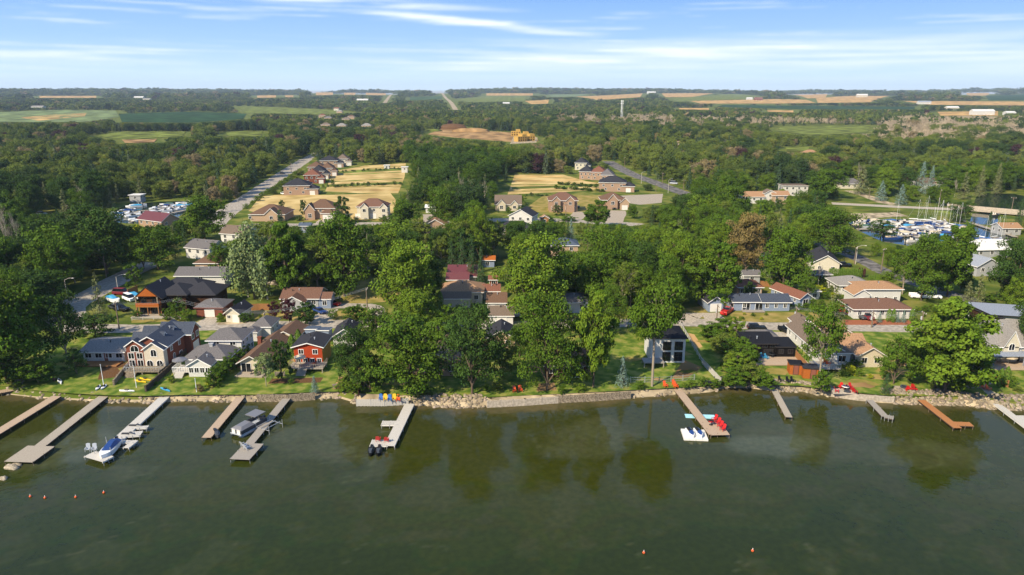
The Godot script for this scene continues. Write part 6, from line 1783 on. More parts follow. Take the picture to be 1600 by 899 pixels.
	for t in [Vector3(-23.49, 0.8, -111.94), Vector3(-21.99, 0.8, -111.71)]: garden_chair("red garden chair on the F-shaped dock,", t, PI, "red", "chairs on the docks")
	for t in [Vector3(37.65, 0.8, -119.66), Vector3(37.88, 0.8, -118.35), Vector3(37.98, 0.8, -117.07), Vector3(38.09, 0.8, -115.81)]: garden_chair("red garden chair on the square dock deck,", t, -1.0, "red", "chairs on the docks")
	patio_table("low red table on the square dock deck", Vector3(36.63, 0.8, -118.09), "red", 0.5)
	# buoys and rocks in the water
	for t in [Vector3(-73.88, 0, -95.41), Vector3(-71.4, 0, -95.05), Vector3(-66.81, 0, -95.23), Vector3(-63.2, 0, -96.48), Vector3(17.75, 0, -81.75), Vector3(32.54, 0, -82.16)]:
		var o := thing("buoy", "", "buoy", t, 0.0, "orange buoys on the lake")
		var m := Mb.new()
		m.blob(Vector3(0, 0.12, 0), Vector3(0.19, 0.18, 0.19), 3, 0.0, 6, 8)
		part("float", m, M("orange"), o)
		var k := Mb.new()
		k.tube([Vector3(0, 0.3, 0), Vector3(0, 0.5, 0)], [0.05, 0.04], 6)
		part("eye", k, M("white"), o)
		later(o, "small orange buoy on the open water,")
	for t in [[Vector3(-82.97, 0, -104.37), 1.1], [Vector3(-82.54, 0, -104.99), 1.0], [Vector3(-82.12, 0, -103.76), 0.8], [Vector3(-81.6, 0, -100.58), 0.7]]:
		var m := Mb.new()
		m.blob(Vector3.ZERO, Vector3(t[1], 0.45, t[1] * 0.7), int(t[0].x * 7), 0.3, 6, 8)
		var o := part("boulder", m, M("rock"), self, t[0])
		tag(o, "", "rock", "boulders in the lake")
		later(o, "pale boulder breaking the lake surface,")

func make_marinas() -> void:
	mark(Vector3(186.38, 1.2, -311.36), "the right marina's middle pier")
	mark(Vector3(196.5, 1.2, -287.12), "the right marina's inner basin")
	mark(Vector3(-183.56, 1.2, -354.97), "the left marina's middle pier")
	var covers := ["", "blue", "grey_canvas", "navy", "green_canvas", "teal", "tan_canvas"]
	var words := {"": "uncovered", "blue": "blue-covered", "grey_canvas": "grey-covered", "navy": "navy-covered", "green_canvas": "green-covered", "teal": "teal-covered", "tan_canvas": "tan-covered", "paint_white": "white-sailed"}
	for b in [[Vector3(174.76, 1.2, -317.64), 1], [Vector3(185.89, 1.2, -320.87), 4], [Vector3(188.81, 1.2, -319.24), 0], [Vector3(194.74, 1.2, -320.87), 0], [Vector3(193.99, 1.2, -316.05), 4], [Vector3(197.55, 1.2, -317.64), 0], [Vector3(180.97, 1.2, -306.81), 1], [Vector3(188.32, 1.2, -306.81), 0], [Vector3(181.84, 1.2, -300.93), 4], [Vector3(189.36, 1.2, -302.38), 0], [Vector3(195.1, 1.2, -306.81), 0], [Vector3(191.79, 1.2, -299.49), 0], [Vector3(190.21, 1.2, -279.4), 4], [Vector3(190.66, 1.2, -276.92), 1], [Vector3(196.22, 1.2, -280.66), 0], [Vector3(194.21, 1.2, -275.69), 2]]:
		var cov: String = ["paint_white", "blue", "navy", "teal", "paint_white"][b[1]]
		var o := sailboat(b[0] + Vector3(0, 0.05, 0), rng.randf_range(-0.4, 0.4) + (PI / 2 if rng.randf() < 0.7 else 0.0), rng.randf_range(7.5, 9.5), rng.randf_range(10, 13), cov, "sailboats moored in the right marina", ["off_white", "silver", "off_white", "navy"][rng.randi() % 4])
		watch(b[0].x, b[0].z, GY + 1)
		later(o, "sailboat with %s boom," % {"paint_white": "white", "blue": "blue", "navy": "navy", "teal": "teal"}[cov])
	for p in [Vector3(160.81, 1.2, -320.87), Vector3(159.78, 1.2, -314.47), Vector3(155.41, 1.2, -311.36), Vector3(163.45, 1.2, -316.05), Vector3(170.42, 1.2, -324.16), Vector3(168.46, 1.2, -308.31), Vector3(171.86, 1.2, -308.31), Vector3(170.68, 1.2, -302.38), Vector3(168.5, 1.2, -295.26), Vector3(161.51, 1.2, -293.87), Vector3(170.04, 1.2, -291.14), Vector3(173.54, 1.2, -291.14), Vector3(162, 1.2, -279.4), Vector3(176.23, 1.2, -291.14), Vector3(165.82, 1.2, -299.49), Vector3(171.78, 1.2, -319.24), Vector3(177.78, 1.2, -311.36), Vector3(235.28, 1.2, -339.8), Vector3(180.82, 1.2, -288.45), Vector3(185.88, 1.2, -287.12), Vector3(184.23, 1.2, -272.07), Vector3(194.62, 1.2, -273.26), Vector3(163.87, 1.2, -324.16), Vector3(158.97, 1.2, -309.83), Vector3(160.61, 1.2, -306.81), Vector3(165.53, 1.2, -309.83), Vector3(162.4, 1.2, -300.93), Vector3(178.26, 1.2, -317.64), Vector3(182.64, 1.2, -322.5), Vector3(173.51, 1.2, -300.93), Vector3(174.97, 1.2, -298.07), Vector3(176.68, 1.2, -295.26), Vector3(180.5, 1.2, -295.26), Vector3(184.33, 1.2, -298.07), Vector3(185.67, 1.2, -293.87), Vector3(162.87, 1.2, -289.79), Vector3(168.48, 1.2, -284.51), Vector3(156.9, 1.2, -284.51), Vector3(199.78, 1.2, -309.83), Vector3(200.76, 1.2, -306.81), Vector3(186.08, 1.2, -309.83)]:
		var cov: String = covers[rng.randi() % covers.size()]
		if rng.randf() < 0.4: cov = ""
		var o := motorboat("", p + Vector3(0, 0.05, 0), PI / 2 + rng.randf_range(-0.5, 0.5), rng.randf_range(5.5, 8.0), cov, "motorboats moored in the right marina", ["off_white", "silver", "off_white", "navy", "dark_grey"][rng.randi() % 5])
		watch(p.x, p.z, GY + 0.6)
		later(o, "%s motorboat in the right marina," % words[cov])
	for p in [Vector3(-193.36, 1.2, -334.43), Vector3(-193.47, 1.2, -338), Vector3(-193.57, 1.2, -341.63), Vector3(-194.69, 1.2, -347.23), Vector3(-194.81, 1.2, -351.06), Vector3(-195.26, 1.2, -354.97), Vector3(-198.34, 1.2, -367.22), Vector3(-198.85, 1.2, -371.49), Vector3(-197.16, 1.2, -371.49), Vector3(-177.57, 1.2, -343.48), Vector3(-177.83, 1.2, -347.23), Vector3(-179.04, 1.2, -353), Vector3(-182.91, 1.2, -361), Vector3(-183.24, 1.2, -365.12), Vector3(-182.57, 1.2, -367.22), Vector3(-184.27, 1.2, -373.65), Vector3(-178.9, 1.2, -365.12), Vector3(-173.77, 1.2, -356.96), Vector3(-174.33, 1.2, -361), Vector3(-175.86, 1.2, -367.22), Vector3(-176.12, 1.2, -371.49), Vector3(-177.38, 1.2, -378.06), Vector3(-176.65, 1.2, -380.31), Vector3(-173.93, 1.2, -378.06), Vector3(-169.78, 1.2, -358.97), Vector3(-169.96, 1.2, -363.05), Vector3(-171.09, 1.2, -369.34), Vector3(-183.55, 1.2, -338), Vector3(-177.19, 1.2, -329.22), Vector3(-173.95, 1.2, -325.83), Vector3(-175.03, 1.2, -330.94), Vector3(-171.8, 1.2, -327.52), Vector3(-174.03, 1.2, -334.43), Vector3(-169.41, 1.2, -369.34), Vector3(-188.3, 1.2, -345.34), Vector3(-181.04, 1.2, -341.63), Vector3(-175.16, 1.2, -353), Vector3(-173.16, 1.2, -343.48)]:
		var cov: String = covers[rng.randi() % covers.size()]
		if rng.randf() < 0.45: cov = ""
		var o := motorboat("", p + Vector3(0, 0.05, 0), -0.9 + rng.randf_range(-0.35, 0.35), rng.randf_range(6.0, 9.0), cov, "motorboats moored in the left marina")
		watch(p.x, p.z, GY + 0.6)
		later(o, "%s white motorboat in the left marina," % words[cov])
	for t in [["floating pier through the middle of the right marina", Vector3(151.29, 1.2, -303.84), Vector3(202.62, 1.2, -314.47)], ["floating pier on the lake side of the right marina", Vector3(155.34, 1.2, -287.12), Vector3(188.13, 1.2, -295.26)], ["wooden quay at the right marina's inner basin", Vector3(210.94, 1.2, -324.16), Vector3(209.25, 1.2, -287.12)], ["floating pier through the left marina", Vector3(-189.28, 1.2, -347.23), Vector3(-171.3, 1.2, -373.65)], ["floating pier on the near side of the left marina", Vector3(-176.41, 1.2, -322.5), Vector3(-164.19, 1.2, -358.97)]]:
		var a: Vector3 = t[1]
		var b: Vector3 = t[2]
		var o := thing("pier", t[0], "pier", a)
		var m := Mb.new()
		m.bar(Vector3(0, 0.5, 0), b - a + Vector3(0, 0.5, 0), 1.8, 0.25)
		part("decking", m, M("deck_weathered"), o)
		for k in 9:
			var q := Mb.new()
			q.tube([Vector3(0, -0.5, 0), Vector3(0, 1.5, 0)], [0.12, 0.12], 6)
			part("pile", q, M("pole_wood"), o, (b - a) * k / 8.0 + Vector3(0, 0, 1.0))

# ---------------------------------------------------------------- poles, cars, fences
func wire(label: String, pts: Array) -> void:
	var o := thing("power_line", label, "cable", pts[0])
	for side in [-0.9, 0.0, 0.9]:
		for i in pts.size() - 1:
			var a: Vector3 = pts[i] - pts[0]
			var b: Vector3 = pts[i + 1] - pts[0]
			var s: Vector3 = (b - a).cross(Vector3.UP).normalized() * side
			var line := []
			var rad := []
			for k in 9:
				var t := k / 8.0
				line.append(a.lerp(b, t) + s - Vector3(0, 3.2 * t * (1 - t), 0)); rad.append(0.012)
			var m := Mb.new()
			m.tube(line, rad, 4)
			part("wire", m, M("silver"), o)

func make_street_things() -> void:
	var tops := []
	for t in [[-100.79, -171.23, 7.37, 0.16, true], [-89.38, -178.57, 5.87, 0.17, true], [-63.37, -171.73, 4.49, 0.16, true]]:
		utility_pole(Vector2(t[0], t[1]), t[2], PI / 2, true, t[-1])
		tops.append(Vector3(t[0], GY + t[2] - 0.2, t[1]))
	tops.append(Vector3(-38.17, 1.2, -177.48) + Vector3(0, 9, 0))
	wire("power line along the left half of the front street", tops)
	utility_pole(Vector2(-38.17, -177.48), 9.2, PI / 2)
	tops = []
	for t in [[54.58, -178.57, 4.28, 0.17], [74.94, -176.95, 4.07, 0.17], [92.75, -172.24, 4.32, 0.17], [105.91, -172.75, 4.16, 0.17]]:
		utility_pole(Vector2(t[0], t[1]), t[2], PI / 2, true, true)
		tops.append(Vector3(t[0], GY + t[2] - 0.2, t[1]))
	wire("power line along the right half of the front street", tops)
	for t in [[-132.59, -222.65, 9.83, 0.21], [124.95, -231.13, 7.97, 0.22], [120.56, -241.18, 6.22, 0.23], [120.36, -208.77, 5.49, 0.2], [225.09, -369.34, 9.11, 0.34], [201.68, -396.75, 6.14, 0.36], [248.23, -533.49, 6.66, 0.48], [-169.36, -465.18, 6.7, 0.42], [-177.64, -520.79, 5.59, 0.47], [-165.97, -533.49, 6.66, 0.48], [106.31, -437.02, 5.92, 0.4], [99.01, -465.18, 7.11, 0.42], [89.61, -565.59, 8.04, 0.51], [108.23, -391.91, 7.13, 0.36], [25.91, -336.2, 6.82, 0.31], [86.99, -425.53, 5.01, 0.39], [-55.84, -316.05, 6.45, 0.29], [-214.08, -336.2, 6.2, 0.31], [248.13, -347.23, 8.29, 0.32], [131.96, -203.79, 5.77, 0.19]]:
		utility_pole(Vector2(t[0], t[1]), t[2], rng.randf() * 3)
	for t in [[-128.82, -195.76, 6.53, 0.19, 0.0], [-120.96, -208.04, 4.26, 0.2, 0.3], [-139.05, -354.97, 6.19, 0.32, 0.6], [-146.6, -420, 6.85, 0.38, 0.6], [93.16, -420, 7.98, 0.38, 0.4], [85.1, -465.18, 7.11, 0.42, 0.4], [121.01, -241.18, 6.45, 0.23, -0.4], [-159.78, -520.79, 7.44, 0.47, 0.6]]:
		street_lamp(Vector2(t[0], t[1]), t[2], t[4])
	# a flagpole and two palm-like light masts on the lawns
	for t in [[-77.25, -134.01, 4.79, 0.13, "white flagpole in the lawn beside the brick house"], [-84.32, -134.66, 4.81, 0.13, "thin grey mast beside the stone lot wall"], [-63.91, -131.78, 2.93, 0.13, "short flagpole before the white house"]]:
		var o := thing("flagpole", t[4], "pole", Vector3(t[0], GY, t[1]))
		var m := Mb.new()
		m.tube([Vector3(0, 0, 0), Vector3(0, t[2], 0)], [0.08, 0.05], 6)
		part("pole", m, M("paint_white"), o)
		var k := Mb.new()
		k.blob(Vector3(0, t[2], 0), Vector3(0.12, 0.12, 0.12), 2, 0.0, 5, 7)
		part("finial", k, M("silver"), o)
	for c in [["black parked car", Vector2(-66.8, -165.84), 0.2, "suv", "paint_black"], ["black parked car", Vector2(62.37, -170.22), 1.5, "suv", "paint_black"], ["black pickup truck", Vector2(69.44, -167.76), 0.35, "pickup", "paint_black"], ["black parked car", Vector2(71.99, -167.27), 1.3, "sedan", "paint_black"], ["dark blue parked car", Vector2(83.14, -167.76), 0.3, "suv", "navy"],
			["red pickup truck", Vector2(58.96, -184.17), 2.5, "pickup", "red"], ["red parked car", Vector2(92.82, -183.02), 1.2, "sedan", "red"], ["red parked car", Vector2(92.13, -185.33), 1.5, "suv", "red"], ["maroon parked car", Vector2(95.03, -179.66), 0.1, "suv", "maroon"], ["maroon parked car", Vector2(93.58, -180.21), 0.1, "sedan", "dark_grey"],
			["black parked car", Vector2(-108.29, -186.5), 1.2, "suv", "paint_black"], ["dark grey parked car", Vector2(-111.03, -188.29), 1.0, "sedan", "dark_grey"], ["white parked van", Vector2(-111.33, -196.41), 0.9, "van", "paint_white"], ["red parked van", Vector2(-116.77, -202.41), 1.4, "van", "maroon"],
			["white parked car", Vector2(123.83, -199.03), 1.2, "suv", "paint_white"], ["white pickup truck", Vector2(120.06, -199.03), 1.4, "pickup", "paint_white"], ["red parked car", Vector2(-51.04, -191.96), 1.2, "sedan", "red"], ["blue parked car", Vector2(-52.79, -184.75), 0.8, "sedan", "navy"], ["black parked car", Vector2(115.26, -237.44), 1.5, "suv", "paint_black"],
			["dark parked car", Vector2(-168.71, -520.79), 0.7, "suv", "dark_grey"], ["black parked car", Vector2(52.17, -361), 0.2, "suv", "paint_black"], ["white parked car", Vector2(-3.22, -167.76), 1.5, "suv", "paint_white"], ["silver parked car", Vector2(105.86, -461.88), 1.0, "van", "silver"], ["silver parked car", Vector2(0.87, -182.46), 0.3, "sedan", "silver"],
			["red parked car", Vector2(33.04, -365.12), 1.5, "suv", "paint_black"], ["silver parked car", Vector2(-131.22, -414.61), 1.2, "suv", "silver"], ["white parked car", Vector2(-134.61, -414.61), 0.8, "sedan", "paint_white"], ["white parked car", Vector2(-46.53, -316.05), 1.5, "sedan", "paint_white"], ["silver parked car", Vector2(-206.14, -332.68), 1.5, "suv", "silver"], ["white parked car", Vector2(-231.41, -343.48), 1.4, "suv", "silver"]]:
		car(c[0], c[1], c[2], c[3], c[4])
		watch(c[1].x, c[1].y, GY + 0.7)
	motorboat("white trailered motorboat with teal cover by the charcoal house", Vector3(-114.75, 1.2, -194.48) + Vector3(0, 0.5, 0), 0.9, 6.5, "teal")
	motorboat("white trailered motorboat with light blue cover next to the white van", Vector3(-110.14, 1.2, -197.71) + Vector3(0, 0.5, 0), 0.9, 6.5, "teal", "", "paint_white")
	# walls and fences
	fence("steel-edged plank seawall under the row of coloured chairs", [Vector2(-30.71, -127.72), Vector2(-25.28, -127.72), Vector2(-20.56, -128.31)], 1.45, "fence_pale", "board", "seawall", 0.0)
	fence("long low concrete seawall below the open lawn", [Vector2(-4.78, -127.13), Vector2(2.53, -128.01), Vector2(9.19, -129.2)], 1.4, "concrete", "wall", "seawall", 0.0)
	fence("broad concrete seawall below the tall lakeside maples", [Vector2(9.19, -129.2), Vector2(16.7, -130.1), Vector2(23.83, -131.32)], 1.5, "stone", "wall", "seawall", 0.0)
	fence("concrete seawall with steps below the cream cottage garden", [Vector2(-50.77, -129.8), Vector2(-44.87, -129.8), Vector2(-39.86, -130.71)], 1.5, "stone", "wall", "seawall", 0.0)
	fence("low pale seawall beside the small silver dock", [Vector2(65.17, -132.25), Vector2(69.52, -130.4), Vector2(75.97, -129.2)], 1.3, "concrete", "wall", "seawall", 0.0)
	fence("stepped stone lot wall left of the brick house", [Vector2(-85.78, -149.78), Vector2(-84.4, -143.31), Vector2(-82.57, -135.32)], 1.1, "stone", "wall", "garden wall")
	fence("dark stone lot wall right of the brick house", [Vector2(-75.77, -153.42), Vector2(-74.66, -142.22), Vector2(-74.31, -132.09)], 1.2, "dark_stone", "wall", "garden wall")
	fence("white board fence running down to the shore right of the grey house", [Vector2(42.52, -146.67), Vector2(43.01, -141.15), Vector2(43.46, -135.98)], 1.3, "fence_pale")
	fence("thin pale fence beside the dirt path to the street", [Vector2(43.83, -174.83), Vector2(43.2, -161.2), Vector2(42.57, -147.44)], 1.1, "fence_pale", "rail")
	fence("wire garden fence in front of the grey house", [Vector2(24.77, -136.65), Vector2(30.8, -136.65), Vector2(38.5, -138.01)], 1.2, "alu", "wire")
	fence("tall orange wooden fence right of the black house", [Vector2(64.71, -150.57), Vector2(64.31, -144.79), Vector2(63.65, -139.04)], 1.9, "fence_wood")
	fence("long tan wooden fence behind the blue-grey bungalow", [Vector2(77.43, -211.71), Vector2(85.14, -210.97)], 1.8, "fence_wood")
	fence("orange wooden fence beside the small cream garage", [Vector2(-73.14, -186.5), Vector2(-70.5, -187.1), Vector2(-67.65, -187.1)], 1.9, "fence_wood")
	fence("orange wooden fence right of the charcoal house", [Vector2(-93.09, -196.41), Vector2(-89.53, -199.03)], 2.0, "fence_wood")
	fence("orange wooden fence left of the charcoal house", [Vector2(-114.5, -201.73), Vector2(-113.77, -205.9)], 1.9, "fence_wood")
	fence("bright orange wooden fence by the blue-roofed shed", [Vector2(-85.19, -283.21), Vector2(-79.76, -284.51)], 1.9, "fence_wood")
	fence("low rail fence along the grass before the charcoal house", [Vector2(-101.04, -178.02), Vector2(-95.52, -178.57), Vector2(-88.36, -178.57)], 0.9, "fence_pale", "rail")
	fence("brown wooden fence beside the two tall cedars at the right", [Vector2(102.41, -140.09), Vector2(102.04, -136.65), Vector2(101.99, -134.01)], 1.5, "fence_wood")
	fence("dark hedge-side fence from the pines down to the seawall", [Vector2(-30.67, -139.39), Vector2(-30.93, -134.66), Vector2(-30.66, -129.61)], 1.3, "dark_wood")
	fence("grey picket fence across the garden of the red house", [Vector2(-50.66, -140.09), Vector2(-48.6, -140.09)], 1.0, "fence_grey")
	# tool shed of the black house
	house("garden_shed", "small brown wooden shed at the end of the orange fence", "", Vector2(63.23, -138.69), -10, [bk(0, -1.2, 3.0, 2.6, 2.2, "flat", 0, "orange_wood", "dark_shingle", "df1:0.5", 0.15), bk(-2.6, -3.0, 2.6, 2.6, 2.2, "flat", 0, "orange_wood", "black_shingle", "df1", 0.15)], "dark_trim", true, "shed")

func make_gardens() -> void:
	var cols := [["blue", "blue"], ["yellow", "yellow"], ["blue", "blue"], ["yellow", "yellow"], ["orange", "orange"]]
	for i in 5: garden_chair("%s garden chair above the plank seawall," % cols[i][0], [Vector3(-25.86, 1.2, -127.8), Vector3(-24.98, 1.2, -127.8), Vector3(-24.05, 1.2, -127.5), Vector3(-23.21, 1.2, -127.8), Vector3(-22.41, 1.2, -127.5)][i], 0.15, cols[i][1], "coloured chairs above the seawall")
	for p in [Vector3(0.52, 1.2, -131.78), Vector3(1.69, 1.2, -132.09)]: garden_chair("orange-red lawn chair,", p, 0.2, "orange", "orange-red lawn chairs")
	for p in [Vector3(31.65, 1.2, -134.34), Vector3(33.64, 1.2, -134.99), Vector3(33.69, 1.2, -134.01)]: garden_chair("orange garden chair ashore,", p, 0.4, "orange", "orange chairs by the tan dock")
	sheet("patio", [Vector2(65.27, -134.01), Vector2(69.97, -133.37), Vector2(69.29, -130.53), Vector2(64.67, -130.84)], "concrete", 0.02)
	for p in [Vector3(67.23, 1.2, -133.69), Vector3(68.02, 1.2, -133.69), Vector3(69.45, 1.2, -133.37), Vector3(69.39, 1.2, -132.41), Vector3(65.86, 1.2, -131.78), Vector3(69.34, 1.2, -131.46)]: garden_chair("red garden chair on the pale lakeside patio,", p, rng.randf() * 6, "red", "red chairs on the patio")
	patio_table("white table on the pale lakeside patio", Vector3(68.12, 1.2, -133.05), "white", 0.8)
	fire_pit("square dark fire bowl on the pale lakeside patio", Vector3(67.93, 1.2, -131.78), 0.5, "dark_grey")
	fire_pit("round pale fire pit on the lawn below the black house", Vector3(55.29, 1.2, -136.99), 0.8)
	fire_pit("dark fire pit in the gravel square before the bright maple", Vector3(80.67, 1.2, -134.01), 0.6, "dark_grey")
	sheet("gravel_square", [Vector2(78.94, -134.99), Vector2(83, -134.66), Vector2(82.11, -132.09), Vector2(78.21, -132.09)], "pavers", 0.02)
	for p in [Vector3(56.36, 1.2, -136.99), Vector3(57.85, 1.2, -136.65), Vector3(58.79, 1.2, -136.65)]: garden_chair("black lounge chair ashore,", p, 0.4, "black", "black lawn chairs")
	for p in [Vector3(80.89, 1.2, -132.73), Vector3(82.33, 1.2, -133.69)]: garden_chair("red garden chair in the gravel square,", p, 2.4, "red", "red chairs in the gravel square")
	var bench := thing("bench", "long red bench before the bright maple", "bench", Vector3(81.24, 1.2, -132.41))
	for k in 3:
		var m := Mb.new()
		m.box(Vector3(0, 0.45, -0.2 + 0.2 * k), Vector3(2.4, 0.05, 0.17))
		part("seat_slat", m, M("red"), bench)
	for x in [-1.0, 1.0]:
		var m := Mb.new()
		m.box(Vector3(0, 0.21, 0), Vector3(0.12, 0.42, 0.5))
		part("leg", m, M("red"), bench, Vector3(x, 0, 0))
	sheet("patio", [Vector2(94.21, -136.99), Vector2(100.18, -139.39), Vector2(100.13, -135.98), Vector2(95.86, -133.69), Vector2(93.5, -133.69)], "pavers", 0.02)
	for p in [Vector3(94.81, 1.2, -136.65), Vector3(94.85, 1.2, -135.65), Vector3(96.68, 1.2, -136.65), Vector3(96.03, 1.2, -134.99)]: garden_chair("brown patio chair,", p, rng.randf() * 6, "orange", "brown chairs on the cabin patio")
	patio_table("round brown table on the patio of the black cabin", Vector3(95.59, 1.2, -135.98), "brown_door", 0.9)
	for p in [Vector3(96.78, 1.2, -133.69), Vector3(97.2, 1.2, -132.73)]: garden_chair("orange-brown chair ashore,", p, 0.4, "orange", "chairs at the pale dock")
	for p in [Vector3(56.99, 1.2, -149.78), Vector3(57.73, 1.2, -149.38)]: garden_chair("blue lounge chair on the black house terrace,", p + Vector3(0, 0.3, 0), 0.6, "teal", "blue terrace chairs")
	for p in [Vector3(69.42, 1.2, -145.53), Vector3(69.5, 1.2, -144.41)]: garden_chair("orange-red chair on the white cottage's grey deck,", p + Vector3(0, 0.8, 0), 0.6, "orange", "chairs on the grey deck")
	patio_table("round dark table on the black house terrace", Vector3(59.46, 1.2, -150.57) + Vector3(0, 0.3, 0), "dark_grey")
	parasol("grey parasol on the white house deck", Vector3(-71.75, 1.2, -142.22) + Vector3(0, 0.9, 0), "grey_canvas", 1.6)
	parasol("tan parasol on the red house deck", Vector3(-46.11, 1.2, -143.31) + Vector3(0, 1.1, 0), "tan_canvas", 1.3)
	parasol("tan parasol before the broad white gabled house", Vector3(110.31, 1.2, -146.29), "tan_canvas", 1.6)
	parasol("second tan parasol before the broad white gabled house, nearer its door", Vector3(107.86, 1.2, -146.67), "tan_canvas", 1.5)
	patio_table("round table on the red house deck", Vector3(-42.94, 1.2, -142.95) + Vector3(0, 1.1, 0), "brown_door", 0.6)
	patio_table("dark round table beside the cream cottage doors", Vector3(-55.97, 1.2, -140.79) + Vector3(0, 0.25, 0), "dark_grey", 0.6)
	kayak("yellow kayak on the lawn before the brick house, nearer the water", Vector3(-77.97, 1.2, -136.99), 1.2, "yellow")
	kayak("yellow kayak beside the other on the brick house lawn", Vector3(-77.41, 1.2, -138.01), 1.2, "yellow")
	kayak("blue paddle boat hull on the white house lawn", Vector3(-70.72, 1.2, -132.73), 1.0, "teal", 3.4)
	kayak("white kayak at the head of the weathered dock", Vector3(-84.96, 1.2, -133.69), 0.2, "paint_white", 2.8)
	kayak("white kayak standing next to the thin grey mast", Vector3(-83.96, 1.2, -134.01), 0.1, "paint_white", 2.6)
	kayak("white rowing hull on the stones before the brick house", Vector3(-78.21, 1.2, -132.09), 1.5, "paint_white", 3.2)
	kayak("dark canoe on the grass by the white board fence", Vector3(41.29, 1.2, -136.32), 0.9, "dark_grey", 3.4)
	kayak("grey canoe right of the white board fence", Vector3(44.64, 1.2, -138.69), 1.3, "dark_grey", 3.6)
	kayak("white canoe upturned under the left trees", Vector3(-94.88, 1.2, -136.99), 0.7, "paint_white", 3.8)
	kayak("red-brown canoe beside the upturned white canoe", Vector3(-97.02, 1.2, -138.69), 0.5, "brown_door", 3.6)
	for t in [["picnic_table", "grey picnic table under the far left trees", Vector3(-102.88, 1.2, -136.32)], ["picnic_table", "brown picnic table on the lawn right of the red house", Vector3(-35.93, 1.2, -134.01)]]:
		var o := thing(t[0], t[1], "table", t[2], 0.4)
		for k in 4:
			var m := Mb.new()
			m.box(Vector3(0, 0.74, -0.3 + 0.2 * k), Vector3(1.9, 0.05, 0.18))
			part("tabletop_board", m, M("fence_grey"), o)
		for s in [-1, 1]:
			var m := Mb.new()
			m.box(Vector3(0, 0.45, s * 0.72), Vector3(1.9, 0.05, 0.26))
			part("seat", m, M("fence_grey"), o)
			var l := Mb.new()
			l.bar(Vector3(s * 0.7, 0, -0.75), Vector3(s * 0.7, 0.72, -0.2), 0.07, 0.1); l.bar(Vector3(s * 0.7, 0, 0.75), Vector3(s * 0.7, 0.72, 0.2), 0.07, 0.1); l.box(Vector3(s * 0.7, 0.4, 0), Vector3(0.07, 0.09, 1.5))
			part("leg_frame", l, M("fence_grey"), o)
	# stones along the shore
	var rock := []
	for i in 3:
		var m := Mb.new()
		m.blob(Vector3.ZERO, Vector3(1, 0.7, 0.85), 40 + i, 0.3, 5, 7)
		rock.append(m.mesh())
	var put := [[], [], []]
	var tints := [[], [], []]
	# [from x px, to x px] stretches as world points, stones per metre, size
	for s in [[Vector3(-105.16, 0, -133.51), Vector3(-50.87, 0, -130.1), 3.6, 0.42], [Vector3(-39.86, 0, -130.71), Vector3(-30.96, 0, -128.9), 3.0, 0.45], [Vector3(-20.3, 0, -128.31), Vector3(-4.78, 0, -127.13), 14.0, 0.44], [Vector3(23.88, 0, -131.63), Vector3(44.89, 0, -136.42), 3.4, 0.4], [Vector3(44.89, 0, -136.42), Vector3(53.25, 0, -135.44), 1.6, 0.35], [Vector3(54.62, 0, -134.79), Vector3(66.34, 0, -131.94), 13.0, 0.45], [Vector3(75.97, 0, -129.2), Vector3(106.53, 0, -124.84), 20.0, 0.48]]:
		var n := int((s[1].x - s[0].x) * s[2])
		for i in n:
			var x := rng.randf_range(s[0].x, s[1].x)
			var band: float = 1.6 if s[2] < 5 else (3.0 if s[2] < 18 else 4.2)
			var off := rng.randf_range(-0.5, band)
			var k := rng.randi() % 3
			var r: float = s[3] * rng.randf_range(0.45, 1.35)
			var y := clampf(off * 0.62, -0.1, 1.15)
			put[k].append(Transform3D(Basis.from_euler(Vector3(rng.randf_range(-0.4, 0.4), rng.randf() * 6.3, rng.randf_range(-0.4, 0.4))).scaled(Vector3.ONE * r), Vector3(x, y, shore_z(x) - off)))
			var b := rng.randf_range(0.5, 1.05)
			tints[k].append(Color(b, b * rng.randf_range(0.92, 1.0), b * rng.randf_range(0.85, 1.0)))
	var rm: StandardMaterial3D = M("rock").duplicate()
	rm.vertex_color_use_as_albedo = true
	for k in 3: swarm("shore_stones", "pale stones and rubble heaped along the lake shore", "stones", rock[k], put[k], tints[k], rm)

